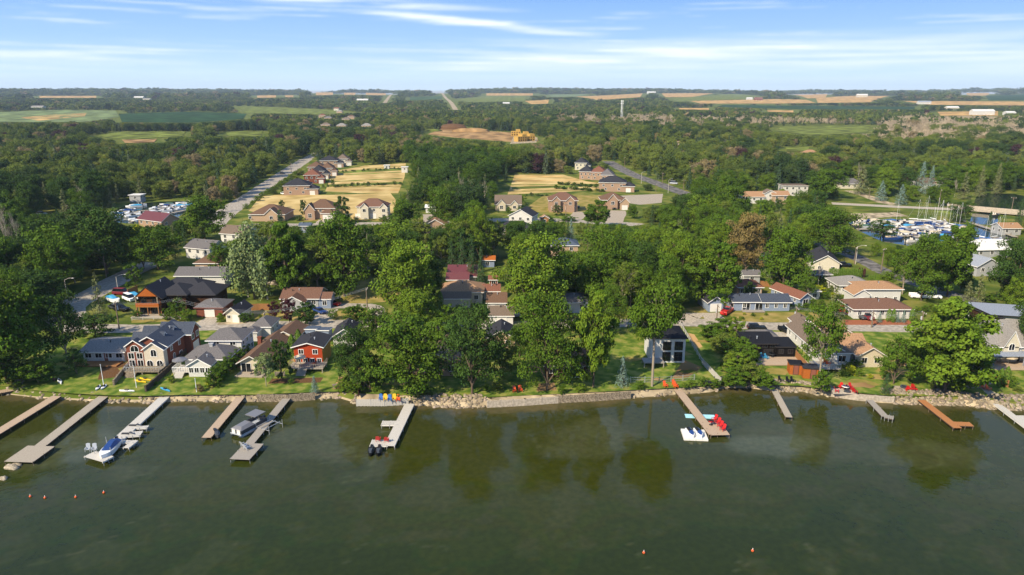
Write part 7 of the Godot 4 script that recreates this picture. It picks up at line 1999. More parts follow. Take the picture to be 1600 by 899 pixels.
# ---------------------------------------------------------------- trees that can be told apart
func make_near_trees() -> void:
	for t in [
			["maple", -104.68, -136.99, 21.02, 15.03, "leaf_mid"], ["open", -97.36, -144.41, 17.7, 8.72, "leaf_dark"], ["maple", -112.45, -139.39, 22.53, 14.99, "leaf_dark"], ["pine", -109.51, -178.57, 13.37, 5.8, "needle_olive"], ["small", -102.83, -164.42, 6.31, 9.18, "leaf_dark"],
			["dead", -163.83, -224.3, 20.61, 7.58, "grey_twigs"], ["dead", -160.46, -224.3, 19.57, 6.74, "grey_twigs"], ["maple", -138.88, -208.77, 20.35, 18.71, "leaf_mid"], ["maple", -134.95, -227.67, 22.14, 19.22, "leaf_dark"], ["open", -156.91, -225.97, 18.23, 12.72, "leaf_dark"], ["maple", -155.58, -249.02, 20.3, 18.58, "leaf_dark"],
			["maple", -120.39, -232.9, 15.47, 17.88, "leaf_mid"], ["small", -126.31, -234.7, 15.57, 9.67, "leaf_lime"], ["small", -116.58, -210.23, 7.75, 5.95, "leaf_mid"], ["maple", -125.82, -283.21, 18.63, 17.3, "leaf_mid"], ["small", -94.97, -224.3, 12.02, 8.42, "leaf_mid"],
			["dead", -71.56, -197.71, 16.26, 13.49, "grey_twigs"], ["dead", -77.89, -199.7, 14.5, 9.07, "grey_twigs"], ["willow", -75.3, -197.71, 22.38, 13.86, "leaf_pale"], ["maple", -65.56, -197.71, 23.3, 13.86, "leaf_mid"], ["pine", -95.59, -287.12, 12.03, 10.09, "needle_dark"], ["open", -87.05, -244.07, 14.98, 11.39, "leaf_olive"],
			["maple", -49.84, -201.05, 24.94, 17.5, "leaf_mid"], ["small", -77.81, -319.24, 12.94, 7.63, "leaf_dark"], ["open", -47.71, -225.97, 17.18, 9.33, "leaf_dark"], ["open", -57.82, -201.73, 16.92, 11.45, "leaf_olive"], ["maple", -63.77, -204.49, 17.31, 9.66, "leaf_dark"],
			["maple", -27.29, -178.57, 22.23, 17.74, "leaf_bright"], ["maple", -23.79, -186.5, 17.08, 11.01, "leaf_dark"], ["maple", -20.96, -131.46, 16.56, 15.27, "leaf_mid"], ["maple", -7.99, -130.84, 20.4, 13.4, "leaf_dark"], ["maple", 5.46, -178.57, 23.91, 20.13, "leaf_bright"], ["maple", 7.18, -132.73, 20.9, 13.57, "leaf_mid"], ["maple", 16.75, -134.34, 21.49, 10.02, "leaf_bright"],
			["high", 28.94, -134.66, 23.76, 12.16, "leaf_mid"], ["small", -2.04, -139.39, 8.67, 7.63, "leaf_olive"], ["small", -16.07, -150.57, 9.97, 8.76, "leaf_mid"], ["maple", -31.58, -134.01, 14, 9.48, "leaf_dark"], ["small", -28.84, -132.09, 9.26, 7.28, "leaf_mid"], ["small", -34, -135.98, 8.5, 5.33, "leaf_dark"], ["small", -32.53, -158.97, 9.63, 9.21, "leaf_mid"],
			["spruce", 22.73, -134.66, 6.77, 3.44, "needle_blue"], ["spruce", -39.85, -131.46, 3.76, 2.33, "needle_blue"], ["spruce", 75.1, -130.84, 4.43, 2.83, "needle_dark"], ["pine", 84.92, -176.95, 10, 6.77, "needle_olive"],
			["open", 64.56, -137.33, 17.69, 8.88, "leaf_mid"], ["small", 62.62, -131.78, 4.87, 3.89, "leaf_mid"], ["maple", 87.64, -131.78, 19.61, 16.85, "leaf_bright"], ["maple", 87.12, -134.01, 12.64, 11.84, "leaf_mid"], ["maple", 90.74, -133.05, 16.32, 10.98, "leaf_mid"], ["small", 79.46, -135.98, 10.72, 7.73, "leaf_mid"], ["maple", 88.05, -139.39, 12.9, 8.18, "leaf_mid"],
			["maple", 142.12, -191.34, 19.62, 14.18, "leaf_dark"], ["maple", 119.15, -196.41, 20.42, 13.03, "leaf_mid"], ["maple", 129.77, -201.73, 21.27, 13.74, "leaf_mid"], ["small", 153.77, -234.7, 16.66, 8.79, "leaf_mid"], ["pine", 131.17, -190.11, 9.7, 5.42, "needle_olive"], ["open", 117.14, -203.1, 14.71, 9.6, "leaf_mid"],
			["maple", 26.72, -201.73, 20.52, 16.41, "leaf_mid"], ["maple", 41.4, -217.84, 17.05, 11.48, "leaf_bright"], ["maple", 47.82, -193.84, 20.92, 14.71, "leaf_bright"], ["maple", 57.25, -191.34, 18.89, 14.9, "leaf_mid"], ["maple", 77.94, -227.67, 21.09, 14.09, "leaf_brown"], ["maple", 82.07, -205.9, 20.49, 14, "leaf_mid"], ["open", 79.78, -208.77, 10.5, 6.7, "leaf_pale"], ["maple", 116.08, -250.04, 20.14, 18.18, "leaf_mid"],
			["maple", 97.72, -316.05, 18.85, 16.87, "leaf_mid"], ["maple", 80.53, -292.5, 17.32, 16.21, "leaf_bright"], ["maple", 37.78, -308.31, 12.83, 11.93, "leaf_mid"], ["maple", 41.87, -183.02, 16.46, 10.47, "leaf_mid"], ["open", 33.42, -190.11, 13, 9.03, "leaf_bright"], ["maple", 14.89, -196.41, 13.36, 10.43, "leaf_mid"], ["small", 152.95, -287.12, 7.78, 11.68, "leaf_dark"], ["maple", 174.63, -394.32, 17.81, 22.28, "leaf_mid"],
			["spruce", -16.43, -224.3, 14.97, 5.48, "needle_dark"], ["spruce", -12.5, -213.97, 14.98, 5.64, "needle_dark"], ["spruce", -9.36, -206.61, 13.95, 5.07, "needle_dark"], ["spruce", -20.28, -230.26, 10.78, 5.18, "needle_dark"], ["dead", -5.17, -252.09, 11.9, 7.52, "grey_twigs"], ["dead", -22.9, -319.24, 20.46, 7.63, "grey_twigs"], ["dead", -18.65, -327.52, 17.7, 7.22, "grey_twigs"], ["maple", -11.39, -244.07, 20.17, 9.57, "leaf_bright"], ["spruce", 23.81, -279.4, 9.42, 4.66, "needle_blue"],
			["maple", -31.1, -306.81, 18.63, 14.14, "leaf_mid"], ["maple", -45.4, -292.5, 15.72, 13.51, "leaf_mid"], ["maple", -39.98, -234.7, 16.66, 15.38, "leaf_bright"], ["maple", -22.72, -254.17, 13.88, 10.42, "leaf_mid"], ["open", -33.14, -254.17, 14.35, 9.47, "leaf_olive"], ["dead", 49.24, -201.73, 11.36, 3.44, "grey_twigs"],
			["small", -58.7, -176.41, 6.68, 4.05, "purple_leaf"], ["small", -63.11, -178.57, 5.34, 3.75, "purple_leaf"], ["small", -53.72, -174.3, 6.27, 6.34, "leaf_dark"], ["small", -47.76, -178.57, 2.86, 3.41, "leaf_mid"], ["small", -42.39, -175.88, 4.75, 5.05, "leaf_mid"], ["small", -40.6, -178.57, 4.28, 4.09, "leaf_mid"], ["small", -88.7, -178.57, 6.05, 5.12, "leaf_mid"],
			["cedar", -49.96, -150.57, 5.72, 2.34, "cedar_green"], ["cedar", -49.69, -154.67, 5.53, 2.1, "cedar_green"], ["small", -48.85, -138.69, 8.92, 4.88, "leaf_dark"], ["open", -50.75, -134.66, 7.88, 3.97, "leaf_pale"], ["cedar", -19.65, -184.17, 6.39, 2.11, "cedar_green"], ["cedar", 100.71, -134.66, 3.97, 1.45, "cedar_green"], ["cedar", 102.12, -134.99, 4.26, 1.46, "cedar_green"],
			["spruce", 96.83, -176.41, 3.01, 1.86, "needle_blue"], ["cedar", 99.46, -176.95, 3.54, 1.52, "cedar_green"], ["cedar", 100.37, -176.41, 3.71, 1.52, "cedar_green"], ["spruce", 101.55, -176.41, 3.18, 1.86, "needle_blue"], ["spruce", 103.07, -176.41, 3.53, 2.02, "needle_blue"], ["cedar", 105.55, -176.95, 3.72, 1.52, "cedar_green"], ["pine", 132.56, -196.41, 6.17, 4.47, "needle_olive"],
			["small", 127.02, -183.02, 3.64, 2.44, "purple_leaf"], ["small", 68.89, -196.41, 5.79, 3.72, "leaf_dark"], ["maple", 94.05, -139.39, 10.09, 6.81, "leaf_mid"], ["open", 86.01, -196.41, 7.69, 5.59, "leaf_mid"], ["maple", 1.75, -150.57, 9.22, 5.84, "leaf_mid"],
			["small", -105.06, -135.98, 7.8, 9.33, "leaf_dark"], ["small", -99.09, -136.65, 5.44, 8.03, "leaf_mid"], ["small", -93.73, -141.15, 5.87, 5.51, "leaf_dark"],
			["spruce", 243.58, -420, 18.87, 9.16, "needle_blue"], ["spruce", 242.85, -409.35, 17.7, 7.45, "needle_blue"], ["spruce", 204.56, -389.54, 11.32, 8.52, "needle_blue"], ["spruce", 208.3, -375.85, 10.95, 8.24, "needle_blue"], ["spruce", 268.62, -404.22, 18.22, 7.36, "needle_olive"], ["spruce", 285.06, -414.61, 18.65, 7.54, "needle_olive"], ["spruce", 205.5, -414.61, 17.17, 12.82, "needle_olive"], ["pine", 253.32, -394.32, 15.69, 9.34, "needle_olive"], ["spruce", 221.33, -303.84, 14.05, 5.6, "needle_dark"], ["spruce", 216.97, -316.05, 6.45, 4.07, "needle_dark"],
			["maple", 207.54, -322.5, 10.71, 10.67, "leaf_dark"], ["maple", 262.9, -425.53, 12.28, 15.46, "leaf_mid"], ["maple", 237.77, -425.53, 14.56, 13.92, "leaf_dark"], ["maple", -162.92, -217.84, 16.64, 10.25, "leaf_dark"], ["maple", -152.67, -196.41, 18.95, 16.76, "leaf_mid"], ["maple", -129.85, -184.17, 12.66, 14.04, "leaf_dark"], ["maple", 116.87, -150.57, 13.72, 7.3, "leaf_dark"]]:
		tree(t[0], t[1], t[2], t[3], t[4], t[5])
		footprints.append([Vector2(t[1], t[2]), t[4] * 0.25])
	# shrubs: the thicket beside the white board fence, hedges and garden bushes
	for t in [[48.79, -163.49, 4.47, 6.92], [52.52, -164.42, 4.99, 7.28], [54.38, -161.2, 6.53, 4.66], [49.33, -155.51, 4.45, 6.92], [51.13, -150.57, 4.95, 7.3], [51.83, -145.91, 4.83, 6.53], [48.24, -141.15, 4.85, 6.89], [49.81, -136.65, 4.58, 5.89], [46.46, -135.32, 3.98, 5.84], [51.39, -134.99, 3.55, 4.5], [54.78, -150.57, 3.1, 4.09], [47.95, -144.79, 4.05, 4.23], [52.64, -134.01, 2.55, 3.42], [45.13, -135.32, 2, 3.98]]:
		var b := tree("bush", t[0], t[1], t[2], t[3], ["leaf_mid", "leaf_bright", "leaf_olive", "leaf_mid"][tree_count % 4])
		b.set_meta("group", "shrubs of the shore thicket")
	for t in [[-61.46, -134.34, 3.54, 3.43], [-61.6, -136.65, 3.59, 3.48], [-61.6, -138.69, 3.49, 3.53], [-61.61, -140.79, 3.53, 3.58], [-61.62, -142.95, 3.57, 3.62], [-61.63, -145.16, 3.46, 3.53], [-61.64, -147.44, 3.36, 3.58], [-61.64, -149.78, 3.25, 3.49], [-61.65, -152.19, 2.82, 3.24]]: tree("bush", t[0], t[1], t[2], t[3], "leaf_mid").set_meta("group", "hedge shrubs beside the white house")
	for t in [[-63.27, -132.09, 1.54, 1.82, "leaf_brown"], [-62.52, -134.66, 1.42, 1.59, "leaf_lime"], [-70.85, -176.41, 2.65, 2.36, "leaf_mid"], [-69.18, -176.95, 2.66, 2.37, "leaf_mid"], [-76.97, -176.95, 2.31, 2.37, "leaf_bright"], [-85.93, -176.95, 3.37, 3.72, "leaf_bright"], [-91.77, -178.57, 3.21, 3.41, "leaf_mid"], [70.92, -140.09, 1.47, 2.19, "leaf_bright"], [73.05, -141.15, 1.92, 2.48, "leaf_lime"], [74.34, -140.09, 1.76, 2.19, "leaf_bright"], [73.7, -144.04, 1.65, 2.53, "leaf_olive"], [76.05, -145.16, 1.81, 2.54, "leaf_mid"],
			[75.99, -138.69, 1.17, 1.36, "leaf_lime"], [-5.2, -132.09, 1.68, 1.82, "leaf_mid"], [-16.93, -130.22, 1.94, 2.57, "leaf_mid"], [-18.48, -129.3, 1.79, 2.04, "leaf_dark"], [10.07, -131.15, 2.09, 1.81, "leaf_mid"], [26.21, -133.37, 1.7, 2.1, "leaf_mid"], [37.01, -134.66, 1.42, 2.38, "leaf_bright"], [39.65, -134.66, 1.99, 2.64, "leaf_mid"], [35.53, -134.01, 1.14, 1.58, "leaf_bright"], [42.03, -134.66, 1.71, 2.11, "leaf_mid"],
			[84.91, -190.11, 2.64, 2.53, "leaf_mid"], [92.18, -203.1, 2.79, 4.22, "leaf_lime"], [97.55, -206.61, 1.82, 2.73, "leaf_olive"], [91.79, -197.71, 2.34, 3, "leaf_mid"], [108.48, -213.21, 2.08, 5.22, "leaf_mid"], [93.81, -193.84, 2.3, 2.58, "leaf_dark"], [-33.55, -175.35, 3.17, 3.36, "leaf_mid"], [74.97, -177.48, 1.78, 1.36, "leaf_mid"], [63.04, -157.22, 2.89, 1.37, "leaf_mid"], [26.48, -327.52, 2.13, 9.03, "leaf_mid"], [16.77, -325.83, 3.02, 7.19, "leaf_mid"], [9.03, -327.52, 3.34, 6.02, "leaf_bright"],
			[-99.89, -327.52, 2.43, 4.21, "leaf_dark"], [-73.05, -325.83, 2.12, 4.79, "leaf_bright"], [-59.88, -325.83, 2.42, 5.39, "leaf_mid"], [-120.16, -365.12, 4.35, 3.34, "leaf_dark"], [-102.85, -345.34, 7.3, 4.43, "leaf_dark"], [-115.57, -455.41, 4.11, 3.3, "leaf_mid"], [122.13, -201.73, 2.38, 3.82, "leaf_mid"], [137.86, -195.12, 2.7, 4.07, "leaf_mid"], [143.36, -196.41, 2.9, 4.47, "leaf_mid"], [99.26, -142.95, 2.98, 2.79, "leaf_mid"], [102.63, -132.09, 1.12, 1.82, "leaf_olive"], [102.65, -134.01, 1.14, 1.58, "leaf_mid"], [-34.43, -132.09, 2.8, 3.12, "leaf_bright"], [-32.08, -131.46, 2.51, 3.36, "leaf_mid"], [-28.18, -136.99, 2.45, 3.22, "leaf_mid"]]:
		tree("bush", t[0], t[1], t[2], t[3], t[4])
	for f in [[[Vector2(-129.96, -354.97), Vector2(-140.13, -394.32), Vector2(-110.39, -404.22), Vector2(-67.55, -394.32), Vector2(-58.59, -339.8), Vector2(-102.84, -339.8)], 9.0], [[Vector2(9.64, -351.06), Vector2(18.4, -404.22), Vector2(53.36, -404.22), Vector2(46.37, -349.13)], 9.0], [[Vector2(-105.85, -380.31), Vector2(-88.5, -380.31), Vector2(-82.85, -354.97), Vector2(-99.09, -354.97)], 5.0], [[Vector2(-118.76, -336.2), Vector2(-129.52, -425.53), Vector2(-115.99, -425.53), Vector2(-109.88, -409.35), Vector2(-114.53, -380.31)], 6.0]]:
		grove(f[0], f[1], [["bush", 3, "leaf_mid", 1.0, 2.4, 1.4], ["bush", 2, "leaf_bright", 0.8, 2.0, 1.6], ["small", 1, "leaf_dark", 3, 6, 0.9]], int(f[1] * 31), 0.6)
	var yards := [[Vector2(-101.49, -178.57), Vector2(-88.7, -178.57), Vector2(-90.21, -181.89), Vector2(-103.22, -181.89)], [Vector2(-77.6, -176.41), Vector2(-64.1, -176.41), Vector2(-65.92, -181.89), Vector2(-79.8, -181.89)], [Vector2(-63.26, -176.41), Vector2(-50.61, -176.41), Vector2(-52.04, -181.89), Vector2(-65.06, -181.89)], [Vector2(-75.33, -135.98), Vector2(-73.66, -140.09), Vector2(-68.73, -134.66), Vector2(-73.06, -132.73)], [Vector2(-54, -135.98), Vector2(-45.13, -135.32), Vector2(-46.34, -139.39), Vector2(-54.52, -139.39)], [Vector2(57.99, -178.57), Vector2(73.35, -178.57), Vector2(75.45, -184.17), Vector2(59.66, -184.17)], [Vector2(74.2, -178.57), Vector2(85.29, -178.57), Vector2(91.23, -196.41), Vector2(77.69, -190.11)], [Vector2(72.36, -141.15), Vector2(76.33, -139.39), Vector2(79.68, -144.79), Vector2(75.61, -146.67)], [Vector2(92.12, -134.01), Vector2(95.73, -131.46), Vector2(103.49, -131.46), Vector2(105.32, -135.98)], [Vector2(-20.52, -130.22), Vector2(-8.9, -129), Vector2(-9.21, -134.01), Vector2(-21.24, -135.32)], [Vector2(-3.85, -130.22), Vector2(5.17, -131.46), Vector2(5.33, -135.98), Vector2(-2.65, -135.32)], [Vector2(10.35, -131.46), Vector2(26.09, -132.73), Vector2(26.9, -137.33), Vector2(10.71, -136.65)], [Vector2(-28.91, -190.11), Vector2(-7.02, -184.17), Vector2(-8.2, -217.84), Vector2(-24.59, -217.84)], [Vector2(-93.95, -190.11), Vector2(-81.3, -190.11), Vector2(-87.8, -206.61), Vector2(-96.02, -203.1)], [Vector2(87.5, -196.41), Vector2(96.81, -196.41), Vector2(106.56, -217.84), Vector2(96.32, -217.84)], [Vector2(105.76, -178.57), Vector2(117.76, -175.88), Vector2(130.33, -196.41), Vector2(117.29, -196.41)], [Vector2(79.33, -135.98), Vector2(83.27, -134.66), Vector2(85.87, -139.39), Vector2(81.46, -140.09)]]
	for k in yards.size(): grove(yards[k], 4.2, [["bush", 3, "leaf_mid", 0.8, 2.2, 1.2], ["bush", 2, "leaf_bright", 0.7, 1.8, 1.3], ["bush", 1, "leaf_olive", 0.8, 2.0, 1.2], ["bush", 0.5, "leaf_lime", 0.6, 1.2, 1.4]], 300 + k, 0.8)
	# the clipped cedar hedge and the young trees along the far roads
	for i in 17:
		var p: Vector2 = (Vector2(104.09, -223.47)).lerp(Vector2(113.98, -222.65), i / 16.0)
		tree("cedar", p.x, p.y, rng.randf_range(2.8, 3.4), 1.0, "cedar_green").set_meta("group", "cedars of the clipped hedge")
	for i in 3:
		var p: Vector2 = (Vector2(113.74, -223.47)).lerp(Vector2(115.03, -222.65), i / 2.0)
		var b := tree("cedar", p.x, p.y, 3.2, 0.9, "purple_leaf")
		b.set_meta("group", "dark-leaved shrubs in the hedge")
	for i in 10:
		var p: Vector2 = (Vector2(113.21, -215.5)).lerp(Vector2(118.91, -213.97), i / 9.0)
		tree("cedar", p.x, p.y, rng.randf_range(2.6, 3.2), 1.1, "cedar_green").set_meta("group", "cedars behind the tall white house")
	for i in 26:
		var p: Vector2 = (Vector2(-134.43, -334.43)).lerp(Vector2(-158.46, -529.19), pow(i / 25.0, 0.6))
		tree("bush", p.x, p.y, rng.randf_range(2.0, 3.6), rng.randf_range(3, 4.5), "leaf_bright").set_meta("group", "shrubs along the far road")
	for row in [[Vector2(-118.13, -446.03), Vector2(-71.97, -461.88), 22], [Vector2(-133.64, -529.19), Vector2(-84.13, -556.04), 16], [Vector2(28.45, -461.88), Vector2(58.27, -442.99), 26], [Vector2(27.15, -439.98), Vector2(56.06, -425.53), 26], [Vector2(7.45, -409.35), Vector2(36.8, -404.22), 8]]:
		for i in row[2]:
			var p: Vector2 = row[0].lerp(row[1], i / float(row[2])) + Vector2(rng.randf_range(-2.5, 2.5), rng.randf_range(-2, 2))
			tree("sapling", p.x, p.y, rng.randf_range(1.0, 2.6), rng.randf_range(1.6, 3.4), ["leaf_mid", "leaf_dark"][i % 2]).set_meta("group", "young nursery trees in the dry fields")

func make_groves() -> void:
	var leafy_mix := [["maple", 5, "leaf_mid", 12, 18, 0.72], ["maple", 3, "leaf_bright", 10, 16, 0.75], ["maple", 3, "leaf_dark", 12, 19, 0.7], ["open", 2, "leaf_olive", 10, 16, 0.62], ["spruce", 1.0, "needle_dark", 9, 15, 0.36], ["dead", 0.35, "grey_twigs", 9, 14, 0.5], ["pine", 0.6, "needle_olive", 9, 14, 0.42]]
	var dark_mix := [["maple", 4, "leaf_dark", 13, 19, 0.72], ["maple", 3, "leaf_mid", 12, 18, 0.72], ["pine", 1.4, "needle_olive", 11, 16, 0.42], ["spruce", 1.2, "needle_dark", 10, 16, 0.36], ["open", 1, "leaf_olive", 10, 15, 0.6], ["dead", 0.4, "grey_twigs", 10, 15, 0.5]]
	var garden_mix := [["small", 3, "leaf_mid", 5, 9, 0.9], ["small", 2, "leaf_bright", 5, 9, 0.9], ["small", 1, "leaf_dark", 4, 8, 0.9], ["spruce", 0.8, "needle_dark", 5, 9, 0.42], ["maple", 2, "leaf_mid", 9, 13, 0.75], ["cedar", 0.5, "cedar_green", 3, 6, 0.3]]
	var n := []
	# under and between the big lakeside trees
	n.append(grove([Vector2(-35.41, -163.49), Vector2(-15.15, -156.79), Vector2(32.22, -158.97), Vector2(36.02, -170.72), Vector2(-32.92, -171.73)], 10.0, [["small", 3, "leaf_mid", 6, 10, 0.9], ["maple", 3, "leaf_mid", 10, 15, 0.75], ["small", 2, "leaf_dark", 6, 9, 0.9], ["maple", 1, "leaf_bright", 10, 14, 0.75]], 5, 1.5))
	n.append(grove([Vector2(-34.11, -178.57), Vector2(-18.76, -178.57), Vector2(17.06, -178.57), Vector2(48.85, -183.02), Vector2(61.49, -225.97), Vector2(43.94, -234.7), Vector2(16.39, -217.84), Vector2(-4.24, -225.97), Vector2(-22.54, -217.84), Vector2(-40.99, -217.84)], 8.0, leafy_mix, 6, 1.5))
	n.append(grove([Vector2(-83.78, -196.41), Vector2(-37.24, -196.41), Vector2(-38.17, -225.97), Vector2(-50.9, -289.79), Vector2(-119.49, -287.12), Vector2(-107.1, -244.07)], 9.0, leafy_mix, 7, 1.5))
	n.append(grove([Vector2(-135.7, -168.25), Vector2(-117.7, -178.57), Vector2(-124.74, -196.41), Vector2(-123, -230.26), Vector2(-111.25, -254.17), Vector2(-125.9, -289.79), Vector2(-158.85, -296.66), Vector2(-240.94, -303.84)], 8.5, dark_mix, 8, 1.5))
	n.append(grove([Vector2(-40.29, -225.97), Vector2(21.2, -225.97), Vector2(65.9, -234.7), Vector2(96.66, -234.7), Vector2(128.05, -265.08), Vector2(116.6, -300.93), Vector2(78.23, -327.52), Vector2(28.02, -303.84), Vector2(-44.42, -300.93)], 9.5, leafy_mix, 9, 1.5))
	n.append(grove([Vector2(57.81, -190.11), Vector2(85.64, -196.41), Vector2(105.08, -210.23), Vector2(115.43, -196.41), Vector2(126.47, -190.11), Vector2(139.87, -178.57), Vector2(184.53, -234.7), Vector2(168.97, -259.52), Vector2(138.92, -283.21), Vector2(90.17, -217.84)], 9.5, leafy_mix, 10, 1.5))
	n.append(grove([Vector2(-237.81, -292.5), Vector2(-174.9, -300.93), Vector2(-133.79, -316.05), Vector2(-152.7, -371.49), Vector2(-179.66, -394.32), Vector2(-312.35, -380.31)], 9.5, dark_mix, 11, 1.5))
	n.append(grove([Vector2(78.23, -327.52), Vector2(129.1, -267.37), Vector2(172.19, -354.97), Vector2(191.26, -336.2), Vector2(193.31, -425.53), Vector2(112.43, -411.97)], 10.0, leafy_mix, 12, 1.5))
	n.append(grove([Vector2(-61.08, -332.68), Vector2(0, -336.2), Vector2(11.6, -425.53), Vector2(0, -565.59), Vector2(-90.52, -630.32), Vector2(-65.73, -425.53)], 9.5, dark_mix, 13, 1.5))
	n.append(grove([Vector2(-129.56, -336.2), Vector2(-48.14, -327.52), Vector2(58.73, -319.24), Vector2(66.75, -365.12), Vector2(-58.17, -399.21), Vector2(-140.69, -375.85)], 11.0, garden_mix, 14, 2.0))
	n.append(grove([Vector2(162.45, -354.97), Vector2(252.73, -327.52), Vector2(363.12, -471.92), Vector2(213.6, -471.92)], 11.0, leafy_mix, 15, 2.0))
	n.append(grove([Vector2(168.97, -259.52), Vector2(184.53, -234.7), Vector2(206.86, -265.08), Vector2(198.55, -270.88)], 9.0, leafy_mix, 16, 1.5))
	# past the first 300 of a kind the trees stand as one wood per form
	var by_form := {}
	for c in crowd:
		var f: int = hash(c[2].origin) % 3
		var key := "%s %d" % [c[0], f]
		if not by_form.has(key): by_form[key] = [c[0], f, [], []]
		by_form[key][2].append(c[2])
		by_form[key][3].append(M(c[1]).albedo_color.srgb_to_linear() * rng.randf_range(0.85, 1.1))
	var vm := leafy("village_leaf", Color(1, 1, 1), 0.45)
	for key in by_form:
		var b: Array = by_form[key]
		var forms: Array = kinds[b[0]].forms
		swarm("village_woods", "remaining leafy trees standing among the village houses and roads", "woods", forms[b[1] % forms.size()][0], b[2], b[3], vm)
	print("crowd ", crowd.size())
	print("grove trees ", n, " all ", tree_count)

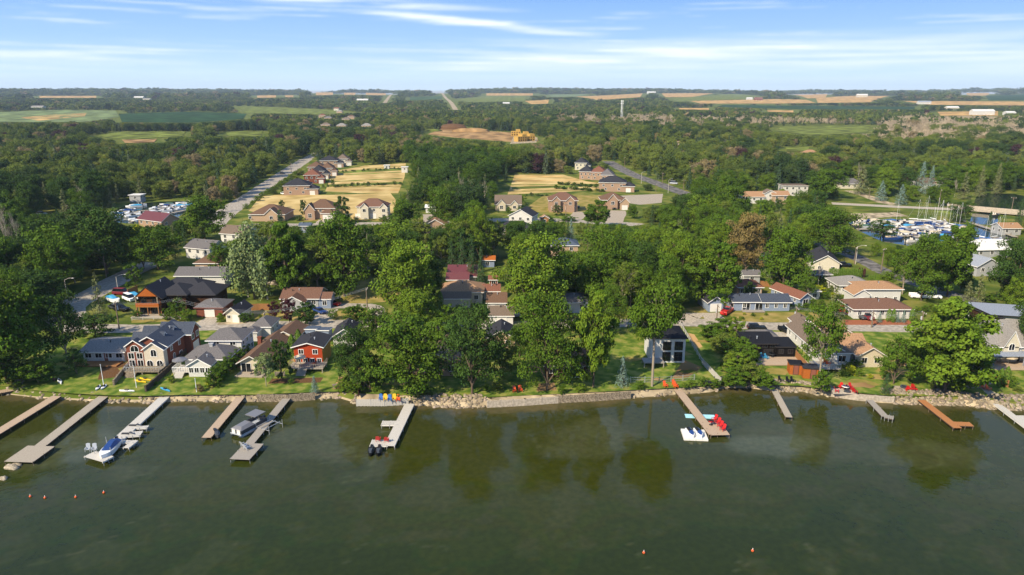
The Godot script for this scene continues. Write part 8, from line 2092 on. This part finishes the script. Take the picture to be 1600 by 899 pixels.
# ---------------------------------------------------------------- woods too far and too many to count
func make_forests() -> void:
	var g := RandomNumberGenerator.new()
	g.seed = 77
	var forms := []
	for i in 3: forms.append(broadleaf(201 + i, 24, 26, 0.062, 0.2)[0])
	var fine_forms := []
	for i in 3: fine_forms.append(kinds.maple.forms[i][0])
	var fir: Mesh = conifer(205, 11, 7, 0.05)[0]
	var twig: Mesh = bare(207, 2, 2.2)[0]
	var spots := [[], [], [], [], [], [], [], []]
	var tints := [[], [], [], [], [], [], [], []]
	var patch := FastNoiseLite.new()
	patch.frequency = 0.004
	patch.seed = 5
	var fine := FastNoiseLite.new()
	fine.frequency = 0.0011
	fine.seed = 9
	# areas of dead grey poplars
	var dead := [[Vector2(343.91, -1075.61), Vector2(458.47, -954.11), Vector2(611.01, -1277.03), Vector2(457.45, -1436.17)], [Vector2(363.29, -759.8), Vector2(533.09, -726.74), Vector2(1016.19, -1366.65), Vector2(876.31, -1549.02), Vector2(514.36, -1092.97)], [Vector2(262.71, -1075.61), Vector2(328.15, -1011.28), Vector2(439.73, -1379.9), Vector2(342.18, -1380.55)], [Vector2(152.87, -1188.76), Vector2(220.75, -954.11), Vector2(317.96, -1437.45), Vector2(207.5, -1564.95)], [Vector2(73.8, -1188.76), Vector2(133.74, -1075.61), Vector2(172.38, -1499.37), Vector2(110.7, -1565.45)], [Vector2(-115.99, -425.53), Vector2(-100.52, -425.53), Vector2(-99.06, -455.41), Vector2(-121.76, -455.41)]]
	var near := []
	for f in [[Vector2(-135.7, -168.25), Vector2(-117.7, -178.57), Vector2(-124.74, -196.41), Vector2(-123, -230.26), Vector2(-111.25, -254.17), Vector2(-125.9, -289.79), Vector2(-158.85, -296.66), Vector2(-240.94, -303.84)], [Vector2(-40.29, -225.97), Vector2(21.2, -225.97), Vector2(65.9, -234.7), Vector2(96.66, -234.7), Vector2(128.05, -265.08), Vector2(116.6, -300.93), Vector2(78.23, -327.52), Vector2(28.02, -303.84), Vector2(-44.42, -300.93)], [Vector2(57.81, -190.11), Vector2(85.64, -196.41), Vector2(105.08, -210.23), Vector2(115.43, -196.41), Vector2(126.47, -190.11), Vector2(139.87, -178.57), Vector2(184.53, -234.7), Vector2(168.97, -259.52), Vector2(138.92, -283.21), Vector2(90.17, -217.84)], [Vector2(-237.81, -292.5), Vector2(-174.9, -300.93), Vector2(-133.79, -316.05), Vector2(-152.7, -371.49), Vector2(-179.66, -394.32), Vector2(-312.35, -380.31)], [Vector2(78.23, -327.52), Vector2(129.1, -267.37), Vector2(172.19, -354.97), Vector2(191.26, -336.2), Vector2(193.31, -425.53), Vector2(112.43, -411.97)], [Vector2(-61.08, -332.68), Vector2(0, -336.2), Vector2(11.6, -425.53), Vector2(0, -565.59), Vector2(-90.52, -630.32), Vector2(-65.73, -425.53)], [Vector2(-129.56, -336.2), Vector2(-48.14, -327.52), Vector2(58.73, -319.24), Vector2(66.75, -365.12), Vector2(-58.17, -399.21), Vector2(-140.69, -375.85)], [Vector2(162.45, -354.97), Vector2(252.73, -327.52), Vector2(363.12, -471.92), Vector2(213.6, -471.92)]]:
		near.append(PackedVector2Array(f))
	var bare_ground := []
	var d := 300.0
	while d < 8800:
		var step := 8.5 if d < 600 else (10.5 if d < 1700 else 11.0 + (d - 1700) * 0.0085)
		var cols := int(1.5 * d / step)
		for i in cols:
			var a := -0.75 + 1.5 * (i + g.randf()) / cols
			var dd := d + g.randf_range(-0.5, 0.5) * step
			var x := sin(a) * dd
			var z := -cos(a) * dd
			var p := Vector2(x, z)
			if d > 500 and g.randf() < 0.07 + 0.25 * maxf(0, fine.get_noise_2d(x * 4, z * 4)): continue
			var hh := g.randf_range(9, 19) + 6.0 * patch.get_noise_2d(x, z)
			if d > 3500: hh *= g.randf_range(0.6, 1.9)
			var wide := hh * g.randf_range(0.66, 0.92)
			var grey := inside_any(p, dead) and g.randf() < 0.7 + 0.8 * patch.get_noise_2d(x * 2.3, z * 2.3 + 50)
			if is_open(p, 2.0): continue
			if d < 700 and inside_any(p, near): continue
			var most := room_for(x, z, wide / 2, hh)
			if most < hh * 0.5: continue
			hh = minf(hh, most)
			if d > 1700: wide = maxf(wide, step * 1.25)
			var k := g.randi() % 3 + (5 if d < 1300 else 0)
			var fir_share := 0.2 + 0.45 * patch.get_noise_2d(x * 0.7 + 500, z * 0.7)
			if g.randf() < fir_share: k = 3
			if grey:
				k = 4; hh = minf(most, g.randf_range(11, 16)); wide = hh * 0.75
			if k == 3: wide *= 0.5; hh = minf(most, hh * 1.15)
			spots[k].append(Transform3D(Basis(Vector3.UP, g.randf() * TAU).scaled(Vector3(wide, hh, wide)), Vector3(x, land(x, z) - 0.2, z)))
			var c := Color(0.145, 0.185, 0.034).lerp(Color(0.036, 0.066, 0.02), clampf(0.5 + patch.get_noise_2d(x, z) * 0.8 + g.randf_range(-0.55, 0.55), 0, 1))
			if g.randf() < 0.1: c = c.lerp(Color(0.20, 0.21, 0.05), 0.6)
			if g.randf() < 0.05: c = Color(0.24, 0.19, 0.11)
			elif g.randf() < 0.02: c = Color(0.06, 0.03, 0.04)
			if k == 3: c = Color(0.035, 0.068, 0.034).lerp(Color(0.13, 0.15, 0.10), g.randf() * g.randf())
			if k == 4: c = Color(0.50, 0.40, 0.28) * g.randf_range(0.75, 1.15)
			tints[k].append(c)
			if grey:
				for e in 2:
					var q := Vector2(x, z) + Vector2(g.randf_range(-6, 6), g.randf_range(-6, 6))
					spots[4].append(Transform3D(Basis(Vector3.UP, g.randf() * TAU).scaled(Vector3(wide, hh * 0.9, wide)), Vector3(q.x, land(q.x, q.y) - 0.2, q.y)))
					tints[4].append(c * g.randf_range(0.8, 1.15))
		d += step
	# the wooded banks go on to both sides of the village
	for i in 1500:
		var z := g.randf_range(-420, -105)
		var x := g.randf_range(0.80, 1.5) * absf(z) * (1 if i % 2 else -1)
		if z > shore_z(clampf(x, -290, 380)) - 9 or is_open(Vector2(x, z), 2.0): continue
		var hh := minf(room_for(x, z, 6, 30), g.randf_range(10, 18))
		if hh < 5: continue
		var wide := hh * g.randf_range(0.7, 0.9)
		spots[5 + i % 3].append(Transform3D(Basis(Vector3.UP, g.randf() * TAU).scaled(Vector3(wide, hh, wide)), Vector3(x, GY, z)))
		tints[5 + i % 3].append(Color(0.115, 0.15, 0.022).lerp(Color(0.030, 0.058, 0.018), g.randf()))
	var fm := leafy("forest_leaf", Color(1, 1, 1), 0.45)
	var labels := ["mixed green woodland stretching from the village to the hills", "broad-crowned woodland filling the plain behind the village", "dense leafy woods running back to the skyline", "dark conifers scattered through the far woods", "stand of leafless grey poplars among the far woods", "rounded dark green woods around the village edge", "leafy woods between the village and the farmland", "deep green woods beside the far roads and houses"]
	var called := ["forest", "forest", "forest", "conifer_forest", "dead_forest", "forest", "forest", "forest"]
	var total := []
	for k in 8:
		swarm(called[k], labels[k], "forest", fine_forms[k - 5] if k > 4 else (forms[k] if k < 3 else (fir if k == 3 else twig)), spots[k], tints[k], fm)
		total.append(spots[k].size())
	print("forest ", total)
